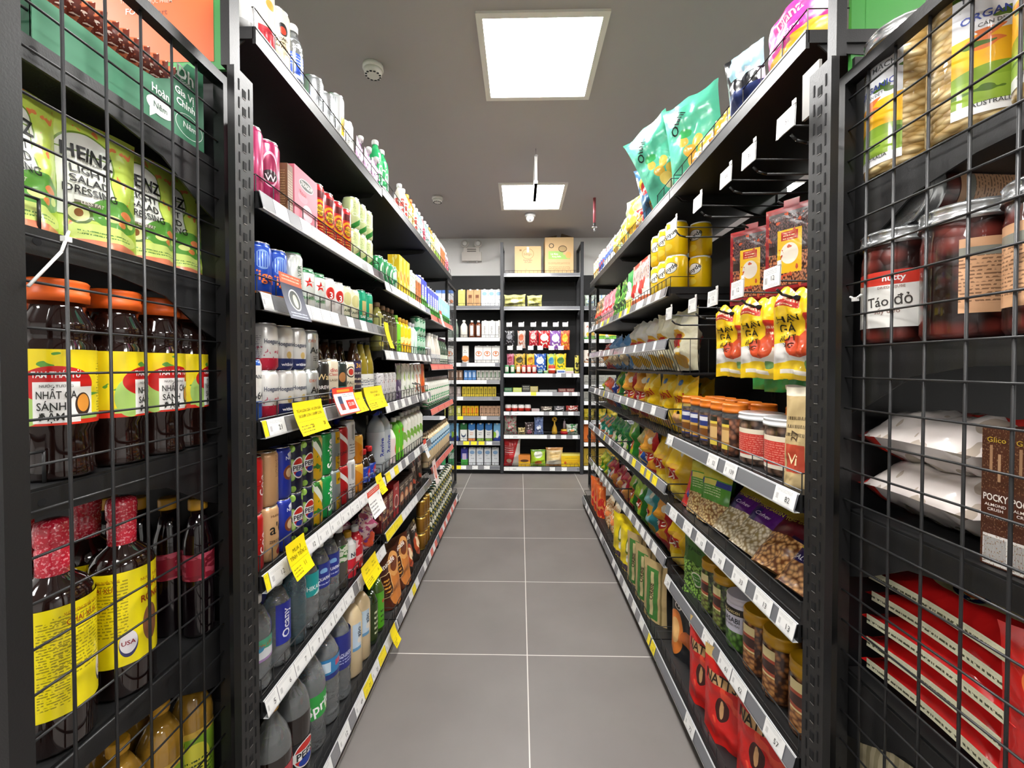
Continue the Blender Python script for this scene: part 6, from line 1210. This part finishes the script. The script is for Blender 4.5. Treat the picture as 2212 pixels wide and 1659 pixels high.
tpl('dat2', 'date_jar', 'jar', 'red date jar with tan label', .12, .12, lambda: datej(2))
put('dat1', .766, .845, 1.295, -.95, w2, '', 1, jit=0); put('dat2', .766, .718, 1.295, -.50, w2, 'front', 1, jit=0); put('dat2', .766, .590, 1.295, -1.9, w2, 'front', 0, jit=0)
put('dat2', .890, .845, 1.295, .8, w2, 'back', 2); put('dat2', .890, .718, 1.295, .8, w2, 'back', 1)
o = spawn('dat2'); o.location = (.952, .835, 1.295 + .222 + .0605); o.rotation_mode = 'XYZ'; o.rotation_euler = (.2, -pi / 2, -.12)
PLACED.append((o, 'dat2', w2, 'lying on top', 5))
P('print_vac', '#d8d2d0', [('r', .5, .90, .5, .10, '#d0342a'), ('e', .9, .2, .25, .3, '#d03028'), ('n', 3, 3, .60, '#9a9080'), ('e', .5, .6, .35, .2, '#b8b0a0')], .22, 0, .8, .35, 14)
P('print_vact', '#c8302a', [('e', .0, .5, .52, .62, '#d8cfca'), ('n', 3, 6, .53, '#b4a698'), ('r', .85, .5, .15, .5, '#c02a24'), ('r', .5, .96, .5, .04, '#c8302a')], .22, 0, .8, .35, 14)
def vac():
    return pouch(.21, .235, .11, MATS['print_vact'], None, 'flat', 3, wr=.45, back=MATS['print_vac'])
tpl('vac', 'food_bag', 'bag', 'white bag with red top lying flat', .21, .07, vac)
for i in range(2): put('vac', .842, .676, .936 + .062 + i * .104, .0, w3, ('lower', 'upper')[i], 0, tilt=-pi / 2, jit=.02)
BRB = P('print_poc', '#4a2414', [('r', .5, .12, .42, .11, '#e4e0dc'), ('s', .5, .12, .38, .09, 40, K_), ('n', 22, 60, .66, '#8a6a50'), ('r', .32, .78, .05, .10, '#a07a5a'), ('r', .6, .72, .05, .10, '#b08a68'), ('r', .5, .45, .5, .10, '#4a2414')], .4, coat=.3)
tpl('poc', 'biscuit_box', 'box', 'slim brown chocolate biscuit box', .036, .09, lambda: pack(.036, .09, .215, BRB, [('Glico', 0, .198, .008, '#c8a83a', 0, .026), ('POCKY', 0, .108, .011, '#ece4dc', 0, .030, .04), ('ALMOND', 0, .096, .0045, '#ece4dc'), ('CRUSH', 0, .089, .0045, '#ece4dc'), ('FLAVOUR', 0, .078, .0045, '#d8ccc0')]))
for i in range(4): put('poc', .782, .652 - i * .038, .937, -pi / 2 + .12, w3, '', -i, jit=0)
P('print_rdl', '#c41c1c', [('r', .5, .5, .06, .5, '#dcd8b8'), ('e', .2, .7, .12, .2, '#e8743a'), ('n', 5, 3, .67, '#e04030')], .2, 0, .8, .3)
P('print_rdt', '#c41c1c', [('e', .55, .5, .34, .36, '#c8bc8c'), ('e', .35, .45, .13, .10, '#203468'), ('t', .35, .45, .10, .05, 24, '#e0e8b0'), ('e', .4, .75, .12, .14, '#2a1c18'), ('n', 4, 4, .67, '#e8743a')], .2, 0, .8, .3)
def seam_(rt, half):
    m = MB()
    def f(u, v): p = half(0, .05 + .9 * u, -1); return (p[0] - .0012, p[1] + (v - .5) * .020, p[2])
    m.grid(f, 20, 1, P('print_seam', '#dcd9bc', [('t', .5, .5, .5, .3, 2, '#4a4a34')], .4)); m.build('side_seam', rt)
tpl('rdl', 'noodle_bag', 'bag', 'red noodle bag with cream seam lying flat', .20, .055, lambda: pouch(.20, .285, .082, MATS['print_rdt'], None, 'pillow', 6, wr=.6, back=MATS['print_rdl'], name='bag_body', sub=seam_))
for i in range(5): put('rdl', .835 + .004 * (i % 2), .612, .586 + .030 + i * .048, 0, w4, ('lowest', 'second', 'third', 'fourth', 'topmost')[i], 0, tilt=-pi / 2, jit=.05)
P('print_rdu', '#cc2220', [('e', .4, .75, .25, .12, '#e8743a'), ('n', 3, 4, .66, '#e85a4a')], .2, 0, .8, .4)
tpl('rdu', 'noodle_bag', 'bag', 'upright glossy red bag at shelf front', .16, .06, lambda: pouch(.16, .27, .06, MATS['print_rdu'], None, 'pillow', 3))
put('rdu', .78, .575, .586, -1.0, w4, '', 0)
bag_('crm', 'cream paper flour pack', '#d8ccaa', [('s', .5, .5, .5, .5, 7, '#b8ac88'), ('e', .5, .6, .3, .2, '#e8e0c8')], .11, .25, .06, None, 'stand', name='flour_pack', cat='pack', wr=.5)
for i in range(3): put('crm', .775, .86 - i * .115, .191, -1.2, w5, '', -i)

# ================= back wall goods =================
def bc_(key, look, base, layers, w=.078, h=.20, cap=.014, gable=.02, tx=None, name='milk_carton', cat='carton'): box_(key, look, base, layers, w, .07, h, tx, cap, gable, name=name, cat=cat)
bc_('k_y', 'yellow drink carton', '#e0d878', [('t', .5, .5, .3, .3, 12, '#a8a040')])
bc_('k_t', 'tan oat milk carton', '#c8a070', [('r', .5, .65, .25, .1, '#7a4a2c'), ('t', .5, .35, .3, .2, 12, '#7a4a2c')])
bc_('k_w', 'white and pale blue milk carton', '#e0e4e8', [('e', .5, .82, .35, .12, '#8ab0d8')], tx=[('TH', -.01, .11, .012, '#5a6a78'), ('true', .005, .08, .014, '#5a6a78')])
box_('k_wb', 'white box with blue top', '#e2e4e8', [('r', .5, .9, .5, .1, '#4a78c8'), ('e', .5, .3, .3, .12, '#d88050')], .07, .07, .19, name='milk_box')
bot_('k_gb', 'grey green bottle', .034, .22, M('grey_green', '#7a8a7c', .3, coat=.5), WHT, None, n=12, sh=.5)
bot_('k_wb2', 'white plastic milk bottle', .042, .21, M('milk_bottle'), WHT, None, n=14, sh=.35, cr=.018)
bot_('k_br', 'brown bottle with white label', .036, .205, M('choc_bottle', '#6a3418', .3, coat=.5), WHT, (.02, .15, L_('kbr', '#6a3418', [('r', .5, .5, .08, .45, '#ece8e0')])), n=12, sh=.2)
bc_('k_oat', 'white oat drink carton, black upright lettering', '#ecebe6', [], gable=.015, tx=[('OATSIDE', -.005, .09, .017, K_, 90, .13, .03)])
bc_('k_sg', 'white and orange soy milk carton', '#e8e4dc', [('r', .06, .5, .07, .5, '#3a3a3a'), ('e', .5, .25, .5, .18, '#e08030')], gable=.0, cap=None, tx=[('So', 0, .145, .014, '#3a3a44'), ('Good', 0, .125, .014, '#3a3a44')])
bc_('k_or', 'white carton with orange tree emblem', '#e8e6e2', [('e', .5, .58, .34, .20, '#e8e6e2'), ('e', .5, .60, .38, .17, '#d0743a'), ('e', .5, .60, .30, .12, '#e8e6e2'), ('r', .5, .55, .03, .12, '#d0743a'), ('e', .5, .64, .14, .06, '#d0743a')], w=.095)
for k, lk, c, l in (('s1', 'small brown drink box', '#8a6a54', '#e0d0c0'), ('s2', 'small blue drink box', '#5a90d0', '#d0e0f0'), ('s3', 'small pale grey drink box', '#cfcdc6', '#5a7a5a'), ('s4', 'small pink grey drink box', '#b8a8a4', '#e8dcd8'), ('s5', 'small yellow drink box', '#dcc23c', '#8a7a20'), ('s6', 'small yellow green drink box', '#c8c860', '#f0ecc0'), ('s7', 'small bright yellow drink box', '#e8b41c', '#d85a20'), ('s8', 'small tan drink box', '#d0a888', '#7a5a44')):
    box_('k_' + k, lk, c, [('r', .5, .55, .22, .26, l), ('t', .5, .55, .16, .2, 12, c)], .044, .05, .115, name='drink_box', cat='box')
bc_('k_a2', 'white and green milk carton', '#e6e6e0', [('r', .5, .86, .5, .14, '#2c6a3c'), ('e', .5, .42, .35, .2, '#3a4a68'), ('e', .5, .5, .3, .16, '#e6e6e0')])
bc_('k_po', 'white blue and orange milk carton', '#e4e4e0', [('e', .5, .95, .7, .28, '#3a78b8'), ('r', .5, .08, .5, .08, '#e08a50')], tx=[('PURE', 0, .095, .012, '#e07a30'), ('MILK', 0, .075, .012, '#e07a30')])
bc_('k_pb', 'white and blue milk carton', '#e4e4e0', [('e', .5, .95, .7, .28, '#3a78b8'), ('r', .5, .08, .5, .08, '#90b850')], tx=[('PURE', 0, .095, .012, '#2a3a48'), ('MILK', 0, .075, .012, '#2a3a48')])
bc_('k_bg', 'blue and green milk carton', '#7ab8e0', [('r', .5, .16, .5, .16, '#24409a'), ('e', .5, .45, .3, .25, '#e8ecf0'), ('e', .1, .4, .3, .2, '#9ac840')])
bc_('k_pu', 'purple and green milk carton', '#3a3a8a', [('r', .5, .2, .5, .2, '#3f9a3a'), ('r', .5, .55, .3, .2, '#c8c8e8'), ('t', .5, .55, .25, .15, 12, '#c83a4a')])
bc_('k_gs', 'green and white carton on end', '#3aa060', [('r', .5, .6, .4, .2, '#d8ece0')])
b_ = lambda k, w: f'{BN[k]}, {w}'
rowb(b_(7, bl), 1.934, [('k_wb', -.98, 3), ('k_y', -.72, 1), ('k_t', -.62, 2), ('k_w', -.455, 3)])
rowb(b_(6, bl), 1.571, [('k_gb', -.86, 2), ('k_wb2', -.70, 1), ('k_br', -.60, 2), ('k_oat', -.448, 3)])
rowb(b_(5, bl), 1.281, [('k_or', -.97, 2), ('k_sg', -.68, 1), ('k_or', -.53, 3)])
rowb(b_(4, bl), 1.081, [('k_s1', -.86, 4), ('k_s2', -.655, 3), ('k_s3', -.505, 6)])
rowb(b_(3, bl), .891, [('k_s4', -.88, 4), ('k_s5', -.675, 8, {'gap': .006})])
rowb(b_(2, bl), .666, [('k_s6', -.88, 4), ('k_s7', -.675, 4), ('k_s8', -.47, 5)])
rowb(b_(1, bl), .376, [('k_bg', -.88, 2), ('k_a2', -.70, 1), ('k_po', -.605, 1), ('k_pb', -.505, 2, {'gap': .02}), ('k_bg', -.31, 1)])
rowb(b_(0, bl), .094, [('k_gs', -.92, 2), ('k_pu', -.69, 1), ('k_w', -.60, 4, {'gap': .012})])
# big cartons on top of the middle bay
def cart(x, w, h, label, tx, layers, flaps=False, name='cardboard_box'):
    r = empty(name, (x, 4.90, 2.306)); tag(r, label, 'box'); m = MB(); mt = P('card_' + label[:12].replace(' ', '_'), '#cfae80', layers, .75)
    m.box((0, 0, h / 2), (w / 2, .14, h / 2), mt, True); texts(m, tx, Flat(-.14)); m.build('box_body', r, bevel=.003)
    if flaps:
        CM = M('card_inside', '#7a6650', .8)
        for sx, t in ((-1, .3), (1, .55)):
            f = MB(); f.quad([(sx * w / 2, -.139, h), (sx * w / 2, .139, h), (sx * w / 2 - sx * w * .42, .139, h + w * .12 * t * 2), (sx * w / 2 - sx * w * .42, -.139, h + w * .12 * t * 2)], CM); f.build('flap', r)
    else:
        f = MB(); f.box((0, -.1405, h - .04), (.012, .001, .03), M('clear_tape', (.8, .75, .65), .15)); f.build('tape', r)
cart(.087, .305, .325, 'plain brown carton with round logo on top back shelf', [('bibigo', 0, .235, .028, '#8a6a34', 0, .11), ('Rong Biển', 0, .165, .018, '#6a4a2c'), ('Ăn Liền', 0, .142, .018, '#6a4a2c'), ('3L', -.02, .06, .012, '#6a4a2c')], [('e', .5, .73, .22, .19, '#8a6a34'), ('e', .5, .73, .205, .175, '#cfae80'), ('r', .22, .86, .04, .03, '#8a6a44')])
cart(.448, .33, .425, 'taller brown carton with green label, flaps open', [('O', -.09, .33, .060, '#4a3a24'), ('Lá Kim', -.055, .235, .022, '#eef4e0', 0, None, .03), ('Rong Biển', -.03, .205, .018, '#eef4e0', 0, .15)], [('r', .38, .52, .26, .11, '#9ac068'), ('r', .62, .47, .26, .06, '#9ac068'), ('e', .62, .69, .15, .09, '#5a4a34'), ('e', .62, .69, .13, .07, '#b09468'), ('e', .82, .52, .10, .09, '#d8a868'), ('t', .5, .30, .38, .03, 60, '#8a6a44'), ('t', .5, .14, .38, .08, 40, '#8a6a44')], True)
bag_('m_yb', 'pale yellow crumpled bag lying', '#dcd88a', [('n', 3, 3, .56, '#a8a458'), ('e', .5, .5, .2, .2, '#e8e4c0')], .26, .15, .10, None, wr=2.2, film=.7)
bag_('m_yb2', 'pale yellow crumpled bag at right', '#dcd88a', [('n', 3, 3, .56, '#a8a458')], .18, .14, .09, None, wr=2., film=.7, seed=7)
rowb(b_(7, bc), 1.926, [('m_yb', -.195, 1), ('m_yb2', .075, 1)])
hb = (('hb_k', 'black sweets bag', '#1c1a1e', '#8a8a90', .11, .17), ('hb_w', 'white and red sweets bag', '#c8b8b0', '#c86a4a', .09, .20), ('hb_r', 'small red sweets bag', '#b02030', '#e8b8b0', .10, .17), ('hb_R', 'large red sweets bag', '#b8181c', '#d8e0d0', .15, .20), ('hb_p', 'purple and white sweets bag', '#7a4a9a', '#e4e0e4', .14, .22), ('hb_o', 'orange and red sweets bag', '#c8542c', '#e8b838', .11, .22), ('hb_k2', 'pink sweets bag', '#c87a90', '#a83a50', .08, .15), ('hb_g', 'gold sweets bag', '#c8a83c', '#4a4420', .13, .18), ('hb_y', 'yellow sweets bag', '#e0b82c', '#b87a20', .10, .18), ('hb_b', 'blue and white sweets bag', '#2458b0', '#e0e4ec', .14, .20), ('hb_l', 'lime and blue sweets bag', '#b8c83c', '#3a8ab0', .10, .21), ('hb_Y', 'bright yellow sweets bag', '#ecc81c', '#4a7a3c', .13, .20))
for k, lk, c, c2, w, h in hb: bag_(k, lk, c, [('e', .5, .6, .35, .2, c2), ('n', 6, 6, .6, c2)], w, h, .03, None, wr=1.2, film=.4, name='sweets_bag')
for z, lst in ((1.71, (('hb_k', -.13), ('hb_w', .01), ('hb_r', .15), ('hb_R', .28), ('hb_p', .41), ('hb_o', .52))), (1.44, (('hb_k2', -.12), ('hb_g', -.01), ('hb_y', .12), ('hb_b', .23), ('hb_l', .36), ('hb_Y', .47)))):
    for i, (k, x) in enumerate(lst):
        hk = T[k]['make']; h_ = [q[5] for q in hb if q[0] == k][0]
        put(k, x, 4.80, z - .05 - h_, 0, ('upper', 'lower')[z < 1.6] + ' peg row, ' + bc, '', x, jit=.08)
        put(k, x + .008, 4.835, z - .055 - h_, 0, ('upper', 'lower')[z < 1.6] + ' peg row, ' + bc, 'rear', x, jit=.12)
        hook('B', x, z + .015, '', f'hook with price flag over the {T[k]["look"]}', front=4.765, back=5.05, grp='back wall hooks')
for key, lk, c, lid_ in (('m_t1', 'green tub with white lid', '#2c8a4a', WHT), ('m_t2', 'orange tub with white lid', '#d8843c', WHT), ('m_t3', 'red tub with white lid', '#c2352c', WHT)):
    can_(key, lk, c, [('r', .5, .5, .12, .3, '#e8e4d8')], None, r=.028, h=.10, low=True, lid=lid_, name='gum_tub', cat='tub', metal=0)
can_('m_s1', 'low teal tin', '#2a7a8a', [('n', 6, 3, .55, '#c8d8d0')], None, r=.03, h=.05, low=True, name='sweets_tin', cat='tin', metal=0)
can_('m_s2', 'low pale green tin', '#a8c890', [('n', 6, 3, .6, '#4a8a4a')], None, r=.028, h=.035, low=True, name='sweets_tin', cat='tin', metal=0)
can_('m_bowl', 'red round tub with lid', '#c83a24', [('r', .5, .5, .5, .1, '#e8d8c8')], None, r=.042, h=.10, low=True, lid=CAPR, name='sweets_tub', cat='tub', metal=0)
box_('m_b1', 'low white and blue box', '#d4dce0', [('r', .5, .5, .4, .2, '#4a6ab0')], .10, .06, .045, name='sweets_box', cat='box')
box_('m_b2', 'low pink white box', '#d8c8c8', [('t', .5, .5, .4, .3, 4, '#8a4a5a')], .09, .06, .03, name='sweets_box', cat='box')
can_('m_yt', 'tall yellow and black patterned tube', '#dcd060', [('n', 5, 8, .55, '#2a2a1c')], None, r=.025, h=.21, low=True, lid=M('mustard_lid'), name='sweets_tube', cat='tube', metal=0)
box_('m_ye', 'low yellow green box', '#d8dc70', [('t', .5, .5, .4, .3, 4, '#5a8a3a')], .09, .06, .07, name='sweets_box', cat='box')
rowb(b_(4, bc), 1.158, [('m_t1', -.185, 2, {'gap': .01}), ('m_t2', -.05, 1), ('m_t3', .012, 3), ('m_s1', .20, 1), ('m_s2', .27, 1), ('m_bowl', .325, 1), ('m_b1', .42, 1), ('m_b2', .525, 1), ('m_yt', .63, 1)])
rowb(b_(4, bc), 1.158, [('m_ye', .53, 1, {'dep': .07})])
for k, lk, c, w, h in (('m_c1', 'low dark green box', '#1f6a3c', .09, .05), ('m_c2', 'low lime box', '#c8d860', .10, .05), ('m_c3', 'low black box', '#2c2c2a', .09, .08), ('m_c4', 'low yellow lidded box', '#b8a860', .09, .065), ('m_c5', 'low grey box', '#8a8a8c', .10, .025), ('m_c6', 'low dark red box', '#6a1a1c', .09, .04)):
    box_(k, lk, c, [('t', .5, .6, .4, .3, 4, '#d8d8c8')], w, .07, h, name='sweets_box', cat='box')
rowb(b_(3, bc), .945, [('m_c1', -.185, 1), ('m_c2', -.085, 1), ('m_c3', .02, 1), ('m_c4', .115, 1), ('m_c5', .22, 2), ('m_c6', .44, 2)])
can_('m_egg', 'red and white round sweets cup', '#d03428', [('r', .5, .75, .5, .25, '#ece8e4')], None, r=.038, h=.075, low=True, lid=WHT, name='sweets_cup', cat='cup', metal=0)
bag_('m_p1', 'flat dark wafer pack', '#7a6a60', [('n', 6, 4, .5, '#d8d0c0')], .14, .055, .06, None, lo=True, name='wafer_pack', cat='pack', wr=1.5)
bag_('m_p2', 'flat grey wafer pack', '#6a686c', [('n', 6, 4, .55, '#c8c0c0')], .13, .06, .06, None, lo=True, name='wafer_pack', cat='pack', wr=1.5)
bag_('m_p3', 'flat red wafer pack', '#b03028', [('n', 6, 4, .5, '#e0d0c8')], .15, .065, .06, None, lo=True, name='wafer_pack', cat='pack', wr=1.5)
rowb(b_(2, bc), .721, [('m_egg', -.18, 4, {'gap': .0}), ('m_b2', .13, 1), ('m_p1', .235, 1), ('m_p2', .385, 1), ('m_p3', .525, 1)])
rowb(b_(2, bc), .776, [('m_p2', .385, 1), ('m_p3', .525, 1)]) if 0 else None
bag_('m_fo', 'pale patterned foil bag', '#b8b4a8', [('n', 7, 7, .55, '#c85a6a'), ('n', 9, 9, .66, '#4a8a5a')], .15, .22, .06, None, wr=1.8, film=.6)
bag_('m_bl', 'tall blue and white bag', '#7a8fc0', [('e', .5, .35, .3, .2, '#e0e4ee'), ('n', 6, 6, .62, '#2a4a8a')], .11, .20, .05, None, wr=1.4)
bag_('m_dk', 'dark bag with pink toy car print', '#4a3a3c', [('e', .5, .22, .3, .16, '#e06a90'), ('n', 6, 6, .6, '#b8a8a8')], .11, .14, .05, None, wr=1.6)
bag_('m_ws', 'white and green crumpled bag', '#c8d0c4', [('n', 5, 5, .56, '#4a9a5a'), ('e', .5, .4, .2, .1, '#d88a50')], .14, .12, .06, None, wr=1.8)
bag_('m_sm', 'small cream bag', '#d0bc80', [('n', 5, 5, .6, '#6a5a3a')], .09, .08, .05, None, wr=1.6)
rowb(b_(1, bc), .451, [('m_fo', -.19, 1), ('m_sm', -.03, 1), ('m_dk', .05, 1), ('m_bl', .16, 1)])
rowb(b_(1, bc), .451, [('m_ws', .53, 1)])
def toy(x, kind):
    if kind == 0:
        r = empty('giraffe_toy', (x, 4.79, .451)); tag(r, 'gold giraffe shaped toy dispenser on the second back shelf', 'toy'); G = M('gold_plastic', '#d8a828', .35, coat=.4)
        m = MB(); m.lathe([(.030, 0), (.034, .02), (.026, .075), (.014, .10), (.008, .12), (.008, .15)], G, 16); m.build('toy_body', r)
        m = MB()
        for k in range(7): a = k * 2 * pi / 7; m.lathe([(.0, .0), (.012, .004), (.012, .012), (0, .016)], G, 8); n0 = len(m.v) - 32; 
        m.v = [(v[0] + .020 * cos((i // 32) * 2 * pi / 7), v[2] - .008, v[1] + .172 + .020 * sin((i // 32) * 2 * pi / 7)) for i, v in enumerate(m.v)]; m.build('toy_head', r)
    else:
        r = empty('helicopter_toy', (x, 4.79, .451)); tag(r, 'toy figure with spinner on a red striped base', 'toy')
        m = MB(); m.lathe([(.048, 0), (.048, .03), (.040, .034)], CAPR, 16); m.lathe([(.040, .034), (.044, .05), (.025, .06)], M('gold_plastic'), 16); m.build('toy_base', r)
        m = MB(); m.lathe([(.016, .06), (.016, .12), (.012, .125), (.012, .15), (.004, .155)], M('toy_grey', '#9a8a90', .4), 14); m.build('toy_body', r)
        m = MB(); m.box((0, 0, .178), (.045, .004, .003), M('toy_navy', '#1c2440', .4)); m.bar((0, 0, .15), (0, 0, .18), .003, SILV); m.build('rotor_blade', r)
toy(.400, 0); toy(.515, 1)
bag_('m_rb', 'tall red and white snack bag', '#c8282c', [('d', 1.3, -.55, .62, '#e4e0d8'), ('t', .3, .6, .28, .16, 12, '#f0dcd8'), ('e', .3, .2, .16, .08, '#e8c8b0')], .20, .31, .08, None, wr=.8)
box_('m_ob', 'orange and yellow pastry box', '#e8b41c', [('r', .5, .72, .5, .28, '#e08a3a'), ('e', .5, .5, .35, .12, '#5a3418')], .135, .08, .13, name='biscuit_box', cat='box')
bag_('m_gb', 'lime green bread bag', '#b0d838', [('e', .5, .72, .3, .22, '#e8ecd8'), ('e', .5, .22, .25, .14, '#d88038'), ('r', .5, .94, .5, .04, '#6ab030')], .18, .19, .07, None, wr=.8)
bag_('m_cb', 'cream and orange biscuit bag', '#e8d09a', [('r', .5, .93, .5, .07, '#d89a50'), ('t', .5, .62, .3, .12, 10, '#e0a83c'), ('e', .5, .2, .5, .16, '#e8e0cc'), ('r', .5, .04, .5, .04, '#d89850')], .205, .215, .08, None, wr=.8)
box_('m_yx', 'wide yellow biscuit box', '#ecc418', [('r', .5, .93, .5, .07, '#f0e070'), ('t', .5, .68, .3, .06, 12, '#6a5a10'), ('r', .5, .45, .5, .03, '#e0a020'), ('t', .55, .3, .3, .1, 10, '#b0501c'), ('e', .2, .3, .06, .1, '#c8501c')], .225, .09, .145, name='biscuit_box', cat='box')
rowb(b_(0, bc), .081, [('m_rb', -.195, 1), ('m_ob', -.02, 1), ('m_gb', .118, 1), ('m_cb', .295, 1), ('m_yx', .455 + .02, 1)])
# right bay
box_('r_afc', 'white and green cracker box', '#e8e6de', [('r', .5, .06, .5, .06, '#3f9a3c'), ('e', .6, .30, .4, .16, '#e8b838'), ('e', .7, .12, .4, .12, '#7ac040')], .12, .07, .20, [('AFC', 0, .15, .028, '#c8542c', 0, None, .03)], name='biscuit_box', cat='box')
box_('r_br', 'white box with brown biscuit print', '#e4dcd0', [('n', 3, 3, .56, '#6a3420'), ('r', .5, .06, .5, .06, '#c89a6a')], .12, .07, .15, name='biscuit_box', cat='box')
box_('r_or', 'orange biscuit box', '#d8702c', [('n', 3, 3, .64, '#e8a060'), ('e', .4, .3, .12, .12, '#5a2414')], .13, .07, .21, name='biscuit_box', cat='box')
box_('r_ol', 'olive yellow biscuit box', '#b89a30', [('e', .5, .5, .3, .2, '#6a5a20'), ('e', .5, .5, .25, .16, '#d8b850')], .13, .07, .20, name='biscuit_box', cat='box')
box_('r_gr', 'grey and white small box', '#a8a8a0', [('t', .5, .5, .4, .35, 8, '#4a4a44')], .12, .07, .11, name='biscuit_box', cat='box')
bag_('r_yl', 'yellow biscuit bag', '#d8c038', [('n', 4, 4, .55, '#8a8a2c')], .13, .13, .06, None)
bag_('r_pl', 'pale green snack bag', '#c8d8c8', [('n', 4, 4, .58, '#7a9ac0')], .12, .14, .06, None)
rowb(b_(7, br_), 1.926, [('r_pl', .74, 4)])
rowb(b_(6, br_), 1.551, [('r_afc', .735, 3)])
rowb(b_(5, br_), 1.281, [('r_br', .735, 3)])
rowb(b_(4, br_), 1.031, [('r_gr', .735, 3)])
rowb(b_(3, br_), .841, [('r_gr', .735, 1), ('m_sm', .87, 2)])
rowb(b_(2, br_), .621, [('r_yl', .735, 3)])
rowb(b_(1, br_), .366, [('r_or', .735, 3)])
rowb(b_(0, br_), .094, [('r_ol', .735, 3)])
name_all()
